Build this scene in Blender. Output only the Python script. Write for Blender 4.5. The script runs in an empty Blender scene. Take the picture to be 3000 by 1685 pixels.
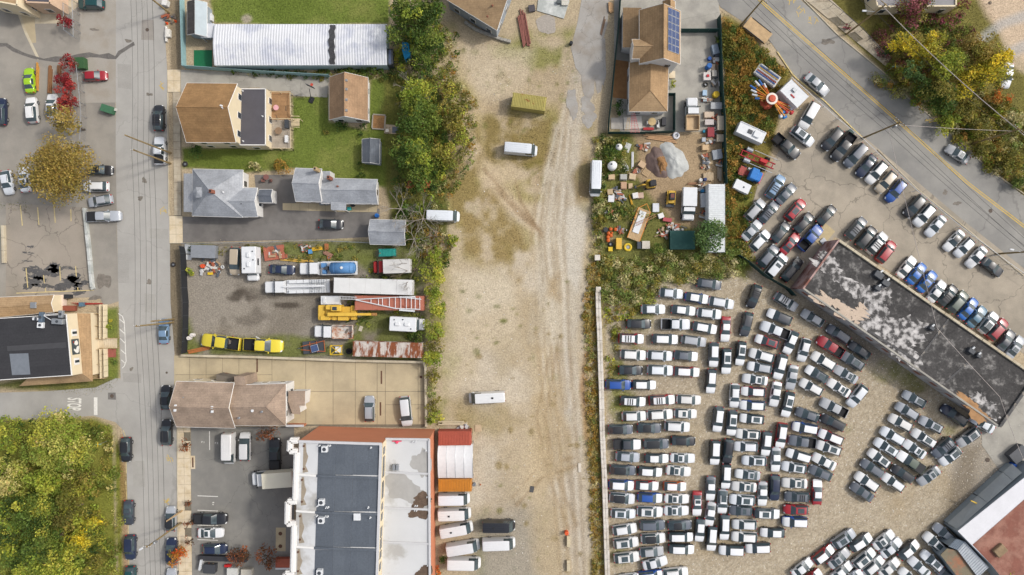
import bpy, math, random
import numpy as np
from mathutils import Vector, noise as mnoise
R = math.radians
random.seed(7)
rng = np.random.default_rng(7)
sc = bpy.context.scene
col = sc.collection
# ------------------------------------------------------------------ camera
S = 0.06          # metres per photograph pixel on the ground
H = 120.0         # flying height of the camera
cd = bpy.data.cameras.new('camera'); cam = bpy.data.objects.new('camera', cd); col.objects.link(cam)
cam.location = (0, 0, H); cam.rotation_euler = (0, 0, 0)
cd.sensor_width = 36; cd.lens = 24.0; cd.clip_end = 2000; cd.clip_start = 1
sc.camera = cam
# ------------------------------------------------------------------ sky, sun, exposure
SUN_EL, SUN_ROT = 46, 72
w = bpy.data.worlds.new('World'); sc.world = w; w.use_nodes = True
nt = w.node_tree; bg = nt.nodes['Background']
sky = nt.nodes.new('ShaderNodeTexSky'); sky.sky_type = 'NISHITA'; sky.sun_disc = False
sky.sun_elevation = R(SUN_EL); sky.sun_rotation = R(SUN_ROT); sky.air_density = 1.0; sky.dust_density = 4.0; sky.ozone_density = 1.0
hsv = nt.nodes.new('ShaderNodeHueSaturation'); hsv.inputs['Saturation'].default_value = .45      # thin high cloud whitens the sky
nt.links.new(sky.outputs[0], hsv.inputs['Color']); nt.links.new(hsv.outputs[0], bg.inputs[0]); bg.inputs[1].default_value = 0.15
sl = bpy.data.lights.new('sun', 'SUN'); sl.energy = 1.65; sl.angle = R(4.5); sl.color = (1.0, 0.95, 0.87)
so = bpy.data.objects.new('sun', sl); col.objects.link(so)
sd = Vector((math.sin(R(SUN_ROT))*math.cos(R(SUN_EL)), math.cos(R(SUN_ROT))*math.cos(R(SUN_EL)), math.sin(R(SUN_EL))))
so.rotation_euler = sd.to_track_quat('Z', 'Y').to_euler(); so.location = sd*200
sc.view_settings.view_transform = 'Standard'; sc.view_settings.look = 'None'
sc.view_settings.gamma = 1; sc.view_settings.exposure = 0.36
sc.render.engine = 'CYCLES'
# ------------------------------------------------------------------ coordinates
def W(px, py, h=0.0):                      # photograph pixel seen at height h -> world
    k = S*(H-h)/H
    return Vector(((px-1500)*k, (842.5-py)*k, h))
def T(t, u, v):                            # enlarged study tile -> photograph pixel
    return (int(t[1])*750+u*.2916, int(t[0])*421+v*.2916)
def TW(t, u, v, h=0.0): return W(*T(t, u, v), h)
def VW(x, y, h=0.0): return W(x*1.1646, y*1.1646, h)
def sr(c): return c/12.92 if c <= .04045 else ((c+.055)/1.055)**2.4
ALB = 0.74
def C(r, g, b, k=1.0): return (sr(r/255)*ALB*k, sr(g/255)*ALB*k, sr(b/255)*ALB*k, 1)
# ------------------------------------------------------------------ materials
MT = {}
def mat(name, c=(.5,.5,.5,1), rough=.7, var=.12, scale=1.2, fine=.0, fscale=6., bump=0., metal=0., spec=.3, c2=None, c2s=.4, c2t=(.45,.62), coat=0., objcol=False, attr=False, trans=0., stretch=None):
    if name in MT: return MT[name]
    m = bpy.data.materials.new(name); m.use_nodes = True; n = m.node_tree.nodes; l = m.node_tree.links
    b = n['Principled BSDF']; b.inputs['Roughness'].default_value = rough; b.inputs['Metallic'].default_value = metal
    b.inputs['Specular IOR Level'].default_value = spec
    if coat: b.inputs['Coat Weight'].default_value = coat; b.inputs['Coat Roughness'].default_value = .06
    if objcol: src = n.new('ShaderNodeObjectInfo').outputs['Color']
    elif attr:
        a = n.new('ShaderNodeAttribute'); a.attribute_name = 'Col'; src = a.outputs['Color']
    else:
        rgb = n.new('ShaderNodeRGB'); rgb.outputs[0].default_value = c; src = rgb.outputs[0]
    pos = n.new('ShaderNodeNewGeometry').outputs['Position']
    if stretch:
        mp = n.new('ShaderNodeMapping'); mp.inputs['Scale'].default_value = stretch; mp.inputs['Rotation'].default_value=(0,0,0); l.new(pos, mp.inputs[0]); pos = mp.outputs[0]
    def nz(s, det=4, ro=.6):
        t = n.new('ShaderNodeTexNoise'); t.inputs['Scale'].default_value = s; t.inputs['Detail'].default_value = det; t.inputs['Roughness'].default_value = ro
        l.new(pos, t.inputs['Vector']); return t.outputs[0]
    if c2:
        mr = n.new('ShaderNodeMapRange'); mr.inputs[1].default_value = c2t[0]; mr.inputs[2].default_value = c2t[1]; l.new(nz(c2s, 6, .65), mr.inputs[0])
        mx = n.new('ShaderNodeMix'); mx.data_type = 'RGBA'; l.new(mr.outputs[0], mx.inputs[0]); l.new(src, mx.inputs[6]); mx.inputs[7].default_value = c2; src = mx.outputs[2]
    for s, a in ((scale, var), (fscale, fine)):
        if a > 0:
            mr = n.new('ShaderNodeMapRange'); mr.inputs[1].default_value = .25; mr.inputs[2].default_value = .75; mr.inputs[3].default_value = 1-a; mr.inputs[4].default_value = 1+a
            l.new(nz(s), mr.inputs[0])
            vm = n.new('ShaderNodeVectorMath'); vm.operation = 'SCALE'; l.new(src, vm.inputs[0]); l.new(mr.outputs[0], vm.inputs['Scale']); src = vm.outputs[0]
    l.new(src, b.inputs['Base Color'])
    if bump:
        bp = n.new('ShaderNodeBump'); bp.inputs['Strength'].default_value = bump; bp.inputs['Distance'].default_value = .12
        l.new(nz(fscale, 5, .7), bp.inputs['Height']); l.new(bp.outputs[0], b.inputs['Normal'])
    if trans:
        out = n['Material Output']; tr = n.new('ShaderNodeBsdfTranslucent'); l.new(src, tr.inputs[0]); ms = n.new('ShaderNodeMixShader'); ms.inputs[0].default_value = trans
        l.new(b.outputs[0], ms.inputs[1]); l.new(tr.outputs[0], ms.inputs[2]); l.new(ms.outputs[0], out.inputs[0])
    MT[name] = m; return m
def rows_mat(name, c, c2, bw, bh, rough=.85, rot=0., var=.24, mort=.012):   # shingle courses, membrane sheets
    if name in MT: return MT[name]
    m = mat(name, c, rough, var, .45, .16, 4., .15)
    n = m.node_tree.nodes; l = m.node_tree.links; b = n['Principled BSDF']
    br = n.new('ShaderNodeTexBrick'); br.inputs['Scale'].default_value = 1.; br.inputs['Brick Width'].default_value = bw; br.inputs['Row Height'].default_value = bh
    br.inputs['Mortar Size'].default_value = mort; br.inputs['Color1'].default_value = c; br.inputs['Color2'].default_value = tuple((a*2+b_)/3 for a, b_ in zip(c, c2)); br.inputs['Mortar'].default_value = c2
    mp = n.new('ShaderNodeMapping'); mp.inputs['Rotation'].default_value = (0, 0, rot); l.new(n.new('ShaderNodeNewGeometry').outputs['Position'], mp.inputs[0]); l.new(mp.outputs[0], br.inputs['Vector'])
    for k in list(l):
        if k.from_node.type == 'RGB': to = k.to_socket; l.remove(k); l.new(br.outputs[0], to)
    return m
# ------------------------------------------------------------------ mesh builder
class MB:
    def __init__(s): s.v = []; s.f = []
    def add(s, vs, fs):
        o = len(s.v); s.v += [tuple(p) for p in vs]; s.f += [tuple(i+o for i in f) for f in fs]; return s
    def box(s, x, y, z, sx, sy, sz, rz=0., ch=None):      # centre in plan, z = underside; chamfered top and corners
        a, b = sx/2, sy/2; c = min(sx, sy, sz)*.12 if ch is None else ch
        c = min(c, a*.49, b*.49, sz*.49)
        cs, sn = math.cos(rz), math.sin(rz)
        def ring(i, zz):
            a2, b2 = a-i, b-i
            o = [(a2, b2-c), (a2-c, b2), (-a2+c, b2), (-a2, b2-c), (-a2, -b2+c), (-a2+c, -b2), (a2-c, -b2), (a2, -b2+c)]
            return [(x+p*cs-q*sn, y+p*sn+q*cs, zz) for p, q in o]
        if c < .004:
            o = [(a, b), (-a, b), (-a, -b), (a, -b)]; o = [(x+p*cs-q*sn, y+p*sn+q*cs) for p, q in o]
            return s.add([(p, q, z) for p, q in o]+[(p, q, z+sz) for p, q in o], [(3,2,1,0), (4,5,6,7)]+[(i, (i+1) % 4, 4+(i+1) % 4, 4+i) for i in range(4)])
        vs = ring(0, z)+ring(0, z+sz-c)+ring(c*.8, z+sz); fs = [tuple(range(7, -1, -1)), tuple(range(16, 24))]
        for k in (0, 8): fs += [(k+i, k+(i+1) % 8, k+8+(i+1) % 8, k+8+i) for i in range(8)]
        return s.add(vs, fs)
    def prism(s, poly, z0, z1):
        n = len(poly); ar = sum(poly[i][0]*poly[(i+1) % n][1]-poly[(i+1) % n][0]*poly[i][1] for i in range(n))
        if ar < 0: poly = poly[::-1]
        return s.add([(p[0], p[1], z0) for p in poly]+[(p[0], p[1], z1) for p in poly],
                     [tuple(range(n-1, -1, -1)), tuple(range(n, 2*n))]+[(i, (i+1) % n, n+(i+1) % n, n+i) for i in range(n)])
    def tube(s, p0, p1, r0, r1=None, n=6, cap=True):
        r1 = r0 if r1 is None else r1
        p0 = Vector(p0); p1 = Vector(p1); d = (p1-p0)
        if d.length < 1e-5: return s
        q = d.to_track_quat('Z', 'Y'); vs = []
        for p, r in ((p0, r0), (p1, r1)):
            for i in range(n):
                a = 2*math.pi*i/n; vs.append(p+q @ Vector((r*math.cos(a), r*math.sin(a), 0)))
        fs = [(i, (i+1) % n, n+(i+1) % n, n+i) for i in range(n)]
        if cap: fs += [tuple(range(n-1, -1, -1)), tuple(range(n, 2*n))]
        return s.add(vs, fs)
    def lathe(s, x, y, prof, n=14):                       # prof: (r, z) bottom to top
        o = []
        for r, z in prof: o += [(x+r*math.cos(2*math.pi*i/n), y+r*math.sin(2*math.pi*i/n), z) for i in range(n)]
        fs = []
        for k in range(len(prof)-1): fs += [(k*n+i, k*n+(i+1) % n, (k+1)*n+(i+1) % n, (k+1)*n+i) for i in range(n)]
        fs += [tuple(range(n-1, -1, -1)), tuple(range((len(prof)-1)*n, len(prof)*n))]
        return s.add(o, fs)
    def slab(s, pts, t=.12):                              # sloped plate: 3-n points, thickened downward
        n = len(pts); nrm = sum((Vector(pts[i]).cross(Vector(pts[(i+1) % n])) for i in range(n)), Vector())
        if nrm.z < 0: pts = pts[::-1]
        return s.add([tuple(p) for p in pts]+[(p[0], p[1], p[2]-t) for p in pts],
                     [tuple(range(n)), tuple(range(2*n-1, n-1, -1))]+[(i, n+i, n+(i+1) % n, (i+1) % n) for i in range(n)])
    def mesh(s, name, m=None, smooth=False):
        me = bpy.data.meshes.new(name); me.from_pydata(s.v, [], s.f); me.update()
        if m: me.materials.append(m if not isinstance(m, str) else MT[m])
        if smooth: me.polygons.foreach_set('use_smooth', [True]*len(me.polygons))
        return me
    def build(s, name, m=None, parent=None, smooth=False, color=None, loc=None, rz=None): return obj(name, s.mesh(name, m, smooth), parent, color, loc, rz)
def obj(name, me, parent=None, color=None, loc=None, rz=None):
    o = bpy.data.objects.new(name, me); col.objects.link(o)
    if parent: o.parent = parent
    if color: o.color = color
    if loc is not None: o.location = loc
    if rz is not None: o.rotation_euler = (0, 0, rz)
    return o
def tag(o, label=None, cat=None, group=None, kind=None):
    if label: o['label'] = label
    if cat: o['category'] = cat
    if group: o['group'] = group
    if kind: o['kind'] = kind
    return o
def thing(name, label, cat, loc=(0, 0, 0), rz=0., group=None):
    o = bpy.data.objects.new(name, None); col.objects.link(o); o.empty_display_size = .2
    o.location = (loc[0], loc[1], loc[2] if len(loc) > 2 else 0); o.rotation_euler = (0, 0, rz)
    return tag(o, label, cat, group)
def struct(o): o['kind'] = 'structure'; return o
def sheet(name, pts, z, m, parent=None):                  # flat polygon
    me = bpy.data.meshes.new(name)
    import bmesh
    bm = bmesh.new(); vs = [bm.verts.new((p[0], p[1], z)) for p in pts]; es = [bm.edges.new((vs[i], vs[(i+1) % len(vs)])) for i in range(len(vs))]
    r = bmesh.ops.triangle_fill(bm, use_beauty=True, use_dissolve=False, edges=es)
    bmesh.ops.recalc_face_normals(bm, faces=bm.faces[:])
    for f in bm.faces:
        if f.normal.z < 0: f.normal_flip()
    bm.to_mesh(me); bm.free(); me.materials.append(MT[m] if isinstance(m, str) else m)
    o = obj(name, me, parent)
    return o
# ------------------------------------------------------------------ ground: one sheet, soil colours from what lies on it
def vnoise(shape, cell, seed):
    r = np.random.default_rng(seed); gy, gx = int(shape[0]/cell)+3, int(shape[1]/cell)+3
    g = r.random((gy, gx)); y = np.arange(shape[0])/cell; x = np.arange(shape[1])/cell
    y0 = y.astype(int); x0 = x.astype(int); fy = (y-y0)[:, None]; fx = (x-x0)[None, :]
    fy = fy*fy*(3-2*fy); fx = fx*fx*(3-2*fx)
    return (g[y0][:, x0]*(1-fy)*(1-fx)+g[y0+1][:, x0]*fy*(1-fx)+g[y0][:, x0+1]*(1-fy)*fx+g[y0+1][:, x0+1]*fy*fx)
def fbm(shape, cell, seed): return sum(vnoise(shape, cell/2**k, seed+k)*.5**(k+1) for k in range(4))/.9375
GX0, GX1, GY0, GY1, GS = -60, 2640, -60, 1510, 4.6       # painted window in overview pixels
gx = np.arange(GX0, GX1, GS); gy = np.arange(GY0, GY1, GS)
XX, YY = np.meshgrid(gx, gy); SH = XX.shape
N1 = fbm(SH, 28, 1); N2 = fbm(SH, 9, 20); N3 = fbm(SH, 60, 40); N4 = fbm(SH, 4, 60)
def dist_poly(pts):
    d = np.full(SH, 1e9); ins = np.zeros(SH, bool); n = len(pts)
    for i in range(n):
        (x0, y0), (x1, y1) = pts[i], pts[(i+1) % n]
        dx, dy = x1-x0, y1-y0; t = np.clip(((XX-x0)*dx+(YY-y0)*dy)/(dx*dx+dy*dy+1e-9), 0, 1)
        d = np.minimum(d, np.hypot(XX-x0-t*dx, YY-y0-t*dy))
        c = ((y0 > YY) != (y1 > YY)) & (XX < (x1-x0)*(YY-y0)/(y1-y0+1e-9)+x0); ins ^= c
    return np.where(ins, d, -d)
def dist_line(pts):
    d = np.full(SH, 1e9)
    for (x0, y0), (x1, y1) in zip(pts[:-1], pts[1:]):
        dx, dy = x1-x0, y1-y0; t = np.clip(((XX-x0)*dx+(YY-y0)*dy)/(dx*dx+dy*dy+1e-9), 0, 1)
        d = np.minimum(d, np.hypot(XX-x0-t*dx, YY-y0-t*dy))
    return d
def soft(d, f, amp, N=None): return np.clip(.5+(d+((N1 if N is None else N)-.5)*amp)/f, 0, 1)
COLG = np.zeros(SH+(3,)); COLG[:] = C(190, 172, 144)[:3]
GRASS = np.zeros(SH)                                       # where blades grow
def paint(m, c, k=1.): global COLG; COLG = COLG*(1-(m*k)[..., None])+np.array(C(*c)[:3])*(m*k)[..., None]
def grass(m, k=1.): global GRASS; GRASS = np.clip(np.maximum(GRASS, m*k), 0, 1)
P = dist_poly
big = np.clip((N3-.5)*3+.5, 0, 1)
paint(big, (182, 166, 138), .7); paint(np.clip((N2-.55)*5, 0, 1), (166, 152, 126), .45)
# gravel track and side tracks through the vacant lot
lot = P([(1090,80),(1470,120),(1500,640),(1515,1510),(1190,1510),(1100,1080),(1120,640),(1040,560),(1170,300)])
lotm = soft(lot, 30, 40)
paint(lotm, (190, 174, 147), .6); paint(lotm*np.clip((N3-.5)*5, 0, 1), (176, 162, 138), .5); paint(lotm*np.clip((N1-.58)*6, 0, 1), (168, 146, 112), .5); paint(lotm*np.clip((.42-N1)*6, 0, 1), (208, 198, 182), .5)
paint(soft(26-dist_line([(1470,200),(1420,420),(1400,560),(1415,760),(1425,1000),(1440,1230),(1445,1500)]), 34, 40), (190, 181, 167), .8)
paint(soft(24-dist_line([(1120,110),(1200,330),(1300,470),(1370,620),(1390,760),(1370,1000),(1340,1250)]), 40, 44), (200, 181, 148), .7)
paint(soft(14-dist_line([(1420,330),(1390,560),(1400,900),(1420,1300)]), 18, 18), (186, 166, 134), .5)
for a in range(7):                                          # wheel ruts
    xo = (-52, -30, -14, 6, 24, 40, 58)[a]
    paint(soft(3.2-dist_line([(1450+xo*.4,220),(1405+xo,430),(1395+xo,640),(1410+xo,900),(1430+xo*.8,1200),(1450+xo*.7,1490)]), 9, 34, N1), ((170,150,120), (208,198,180))[a % 2], .45)
paint(soft(6-dist_line([(1240,440),(1330,540),(1385,640),(1400,760)]), 8, 14), (170, 148, 116), .5)
paint(soft(7-dist_line([(1480,850),(1465,980),(1478,1100)]), 10, 16), (170, 132, 92), .7)
def dry(pts, amp=60, k=.75, c=(164, 152, 92), g=.5):
    m = soft(P(pts), 26, amp)*np.clip((N2-.3)*3, 0, 1); paint(m, c, k); grass(m, g)
dry([(1100,180),(1190,230),(1215,420),(1180,560),(1150,620),(1060,560)])
dry([(1230,270),(1400,270),(1400,420),(1370,520),(1260,500),(1250,400)], c=(158,146,90))
dry([(1130,560),(1260,520),(1370,600),(1360,700),(1240,690),(1140,640)], 80, .55)
dry([(1100,620),(1140,620),(1150,900),(1120,1080),(1090,1080)], 50, .7, (150,146,80))
dry([(1120,1000),(1300,1010),(1250,1100),(1180,1120)], 70, .4)
dry([(1330,80),(1440,80),(1400,180),(1250,130)], 60, .8, (138,138,76)); dry([(1250,230),(1300,300),(1290,420),(1230,380)], 60, .7, (150,136,86)); dry([(1380,280),(1420,300),(1400,420),(1370,380)], 40, .8, (140,132,80))
dry([(1100,60),(1140,60),(1160,220),(1110,260)], 60, .7, (140,140,70), .8)
dry([(1480,560),(1510,560),(1530,1500),(1490,1500),(1470,760)], 26, .8, (166,150,84), 1.)
dry([(1500,640),(1560,690),(1640,720),(1560,800),(1520,900),(1520,1000),(1508,1000)], 40, .85, (148,146,70), .9)
dry([(1195,1290),(1230,1260),(1220,1447),(1195,1447)], 40, .6, (120,130,60), .6)
paint(lotm*np.clip((N4-.66)*6, 0, 1)*np.clip((N1-.35)*3, 0, 1), (120, 126, 62), .6)
grass(lotm*np.clip((N2-.62)*4, 0, 1), .35)
paint(soft(P([(1195,1300),(1330,1260),(1360,1510),(1195,1510)]), 60, 50), (158, 152, 140), .75)
paint(soft(P([(1225,1170),(1300,1200),(1290,1280),(1220,1250)]), 50, 40), (172, 160, 138), .5)
def cv(u, v): return (1106.8+.615*u, 352+.615*v)             # study crop of the lot's middle
def zone(pts, c, k=.8, f=18, amp=46, N=None, brk=None, g=0.):
    m = soft(P([cv(*p) for p in pts]), f, amp, N)
    if brk is not None: m = m*np.clip((N2-brk)*4, 0, 1)
    paint(m, c, k); grass(m, g)
zone([(470,-60),(570,-60),(560,150),(520,260),(540,420),(600,600),(560,830),(360,830),(380,560),(390,420),(420,260)], (192,181,162), .8)
zone([(430,300),(480,280),(500,420),(520,620),(500,830),(420,830),(430,560)], (206,194,172), .6)
zone([(120,-40),(180,60),(270,190),(400,340),(430,400),(380,380),(240,260),(110,80)], (204,184,154), .7, 14, 30)
zone([(190,-80),(450,-80),(440,60),(400,110),(260,100),(200,60)], (142,124,78), .85, 16, 50, None, .25, .5)
zone([(350,100),(410,90),(405,230),(370,200)], (134,122,70), .85, 12, 40, None, .25, .6)
zone([(60,300),(200,220),(320,330),(390,470),(350,600),(230,560),(100,460)], (154,134,90), .95, 24, 70, None, .3, .35)
zone([(260,420),(380,430),(370,560),(280,540)], (140,126,72), .7, 20, 60, None, .35, .6)
zone([(20,-40),(150,-40),(130,160),(170,240),(60,320),(20,200)], (148,130,84), .9, 20, 60, None, .3, .4)
zone([(550,150),(600,70),(612,260),(560,240)], (138,118,84), .8, 16, 30)  # brown soil left of the white van, with the van's shadow painted into the colour
zone([(500,280),(610,260),(600,420),(560,620),(520,560)], (206,199,186), .7, 14, 30)
zone([(430,560),(500,540),(490,660),(430,640)], (166,142,104), .7, 20, 40)
zone([(40,520),(330,600),(330,860),(40,860)], (204,189,163), .6, 30, 50)
for a_ in range(9):                                          # curved ruts where vehicles turn
    o_ = (-60,-40,-26,-8,8,24,40,56,72)[a_]
    paint(soft(2.6-dist_line([cv(500+o_*.5,-50),cv(455+o_*.9,200),cv(432+o_,400),cv(450+o_,600),cv(455+o_,820),cv(480+o_,1100),cv(520+o_*.8,1500),cv(540+o_*.7,1800)]), 5, 13, N2), ((160,140,110),(214,204,188),(150,132,106))[a_ % 3], .42)
for l_ in ([(230,200),(320,300),(400,370)],[(300,130),(330,250),(420,400)],[(180,120),(300,260),(420,380)]): paint(soft(2.4-dist_line([cv(*p) for p in l_]), 5, 12, N2), (146,122,92), .6)
for u_, v_ in ((160,640),(230,680),(120,700),(190,760),(260,740),(90,620),(300,690),(150,810),(230,830),(330,760)):
    x_, y_ = cv(u_, v_); m = soft(6-np.hypot(XX-x_, (YY-y_)*1.6), 7, 16, N2); paint(m, (118,122,62), .8); grass(m, .9)
r_ = random.Random(21)
for i_ in range(110):
    x_, y_ = r_.uniform(1110,1470), r_.choice((r_.uniform(90,330), r_.uniform(640,1440)))
    m = soft(r_.uniform(2,6)-np.hypot(XX-x_, (YY-y_)*r_.uniform(.7,1.6)), 6, 18, N2)*lotm; paint(m, r_.choice(((120,122,64),(150,132,86),(142,126,82),(128,124,70))), .7); grass(m, .8)
for pts_, c_, k_ in (([(1130,1010),(1260,1000),(1320,1060),(1260,1110),(1150,1090)],(160,142,100),.5),([(1290,740),(1360,700),(1370,860),(1320,900)],(176,158,126),.5),([(1330,1000),(1420,960),(1440,1180),(1370,1240)],(178,158,124),.55),([(1340,1280),(1440,1260),(1450,1447),(1360,1447)],(184,166,134),.5),([(1210,880),(1290,850),(1310,960),(1230,990)],(170,154,122),.45),([(1150,690),(1280,660),(1300,760),(1180,800)],(208,196,174),.5),([(1170,120),(1330,130),(1300,240),(1200,230)],(208,194,170),.5),([(1120,900),(1200,860),(1230,960),(1130,1000)],(206,192,166),.5)):
    paint(soft(P(pts_), 30, 80)*lotm, c_, k_)
for l_ in ([(1380,900),(1350,1050),(1380,1200),(1430,1330)],[(1400,880),(1372,1050),(1402,1200),(1450,1320)],[(1290,1250),(1350,1180),(1440,1150)],[(1300,1270),(1365,1200),(1450,1172)]): paint(soft(2.6-dist_line(l_), 5, 12, N2), (154,132,100), .5)
# gravel car lot
gl = soft(P([(1520,690),(1700,700),(1890,690),(2005,730),(2250,900),(2480,1060),(2640,1050),(2640,1510),(1528,1510)]), 14, 20)
paint(gl, (178, 165, 143)); N5 = rng.random(SH); paint(gl*np.clip((N5-.6)*4, 0, 1), (214, 201, 178), .4); paint(gl*np.clip((.3-N5)*5, 0, 1), (150, 134, 108), .4)
paint(gl*np.clip((N1-.55)*5, 0, 1), (172, 152, 118), .4)
gg = soft(P([(1540,690),(1660,720),(1640,860),(1600,960),(1590,1070),(1535,1080),(1528,900)]), 20, 50)*np.clip((N2-.36)*4, 0, 1); paint(gg, (132, 134, 66), .8); grass(gg, .8)
for x, y, r in ((2230,930,40),(2300,960,34),(2390,1080,26),(2120,1080,30),(1560,1400,34),(1640,1420,20),(1545,1180,24),(2060,1150,22),(1560,1030,30)):
    m = soft(r-np.hypot(XX-x, (YY-y)*1.3), 22, 40)*np.clip((N2-.35)*3, 0, 1); paint(m, (124, 126, 58), .7); grass(m, .6)
paint(soft(P([(1990,720),(2080,690),(2250,880),(2200,920),(2080,830)]), 26, 26), (158, 148, 134), .8)
paint(soft(P([(2400,1100),(2540,1060),(2640,1180),(2420,1290),(2390,1180)]), 24, 24), (162, 154, 142), .8)
paint(soft(P([(2420,1120),(2470,1120),(2440,1260),(2395,1330),(2370,1310)]), 24, 24), (124, 112, 94), .6)
# junk yard
jy = soft(P([(452,612),(1064,606),(1070,912),(452,894)]), 5, 4); paint(jy, (152, 144, 132)); paint(jy*np.clip((N1-.5)*4, 0, 1), (130, 122, 110), .8); paint(jy*np.clip((N2-.6)*6, 0, 1), (116, 108, 98), .5)
for x, y, a, b in ((585,750,34,14),(720,768,34,9),(640,800,50,16),(690,740,60,12)): paint(soft(.9-np.hypot((XX-x)/a, (YY-y)/b), .5, 2.6, N2), (74, 66, 58), .8 if a < 40 else .4)
for q in ([(470,612),(1060,606),(1060,655),(880,660),(660,636),(470,640)], [(880,640),(1068,640),(1068,910),(900,896),(900,800),(960,770),(940,700)], [(470,836),(520,850),(760,850),(900,840),(1060,900),(460,892)], [(455,800),(480,800),(490,890),(455,890)]):
    m = soft(P(q), 14, 26)*np.clip((N2-.25)*4, 0, 1); paint(m, (118, 124, 66), .9); grass(m, .9)
# lawns
for q in ([(520,-60),(985,-60),(980,62),(536,62)], [(730,240),(826,240),(828,305),(925,330),(930,196),(1030,190),(1040,250),(970,470),(830,450),(740,425),(610,432),(458,424),(458,372),(735,374)]):
    m = soft(P(q), 8, 14); paint(m, (116, 130, 60)); paint(m*np.clip((N2-.5)*4, 0, 1), (142, 144, 80), .65); paint(m*np.clip((N1-.55)*5, 0, 1), (98, 114, 46), .6); paint(m*np.clip((N3-.6)*6, 0, 1), (146, 140, 84), .4); grass(m, 1.)
m = soft(14-np.hypot(XX-620, (YY-48)*1.2), 8, 10); paint(m, (176, 166, 146))
# contractor yard
cy = soft(P([(1510,332),(1830,332),(1830,640),(1505,640)]), 10, 20); paint(cy, (172, 150, 120)); paint(cy*np.clip((N1-.5)*4, 0, 1), (150, 128, 100), .6)
m = soft(P([(1505,332),(1590,332),(1600,430),(1640,500),(1700,560),(1860,600),(1880,700),(1505,720)]), 16, 36)*np.clip((N2-.2)*4, 0, 1); paint(m, (112, 116, 56), .9); grass(m, .9)
# vine bank, woods
for q, c in (([(1815,30),(1860,60),(1990,190),(1960,320),(1880,560),(1830,640),(1822,300)], (128,116,56)), ([(1820,330),(1900,480),(1890,680),(1830,680)], (124,126,60)),
             ([(2140,-60),(2470,-60),(2540,160),(2640,240),(2640,560),(2490,420),(2300,240),(2120,80),(2060,-20)], (118,112,56)),
             ([(-60,1060),(240,1052),(290,1072),(308,1130),(316,1510),(-60,1510)], (128,132,52)), ([(960,180),(1110,180),(1130,600),(980,600)], (110,112,56)),
             ([(-60,508),(80,500),(80,530),(-60,530)], (96,112,48)), ([(-60,960),(290,930),(290,980),(-60,986)], (110,112,60)), ([(260,772),(298,772),(300,960),(256,940)], (112,126,56))):
    m = soft(P(q), 12, 26); paint(m, c, .95); paint(m*np.clip((N2-.55)*4, 0, 1), (150,144,76), .5); grass(m, .9)
paint(soft(P([(2440,-60),(2640,-60),(2640,210),(2560,140),(2480,40)]), 20, 20), (206, 184, 158))
for l in ([(2455,110),(2520,60),(2640,20)], [(2500,150),(2640,90)]): paint(soft(14-dist_line(l), 14, 16), (182, 180, 176), .7)
m = soft(P([(1440,330),(1500,300),(1520,350),(1500,560),(1460,560)]), 20, 30)*np.clip((N2-.4)*4, 0, 1); paint(m, (150, 138, 96), .6)
# strip between carriageway and left yard fences
paint(soft(P([(420,600),(458,600),(458,900),(424,880)]), 6, 10), (128, 116, 96), .9)
paint(soft(P([(418,-60),(456,-60),(456,196),(430,196)]), 6, 10), (140, 126, 104), .9)
m = soft(P([(300,1090),(312,1090),(326,1510),(312,1510)]), 5, 8); paint(m, (168, 130, 96), .6)
m = soft(3-dist_line([(286,1080),(288,1200),(292,1350),(296,1510)]), 4, 8, N2); paint(m, (196, 180, 150), .7)
# the sheet itself
ny, nx = SH
k = 1.1646*S
vx = (XX*1.1646-1500)*S; vy = (842.5-YY*1.1646)*S
relief = (N2-.5)*.05*np.clip(lotm+gl+GRASS*.6, 0, 1)-.03
vz = relief.copy(); vz[0, :] = vz[-1, :] = -.03; vz[:, 0] = vz[:, -1] = -.03
vz = np.minimum(vz, 0.)
co = np.stack([vx, vy, vz], -1).reshape(-1, 3)
idx = np.arange(ny*nx).reshape(ny, nx)
fa = np.stack([idx[1:, :-1], idx[1:, 1:], idx[:-1, 1:], idx[:-1, :-1]], -1).reshape(-1, 4)
ring = np.array([[-400, 400, -.03], [400, 400, -.03], [400, -400, -.03], [-400, -400, -.03]])
co = np.vstack([co, ring]); o0 = ny*nx
corner = [idx[0, 0], idx[0, -1], idx[-1, -1], idx[-1, 0]]
edge = [list(idx[0, :]), list(idx[:, -1]), list(idx[-1, ::-1]), list(idx[::-1, 0])]
faces = fa.tolist()
for i in range(4): faces.append([o0+i]+[int(a) for a in edge[i]]+[o0+(i+1) % 4])
me = bpy.data.meshes.new('ground'); me.from_pydata(co.tolist(), [], faces); me.update()
ca = me.color_attributes.new('Col', 'FLOAT_COLOR', 'POINT')
cc = np.ones((len(co), 4)); cc[:o0, :3] = COLG.reshape(-1, 3); cc[o0:, :3] = C(170, 158, 132)[:3]
ca.data.foreach_set('color', cc.ravel())
me.materials.append(mat('soil', rough=.95, attr=True, var=.10, scale=.9, fine=.34, fscale=4.0, bump=.6, spec=.1))
struct(obj('ground', me))
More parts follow.
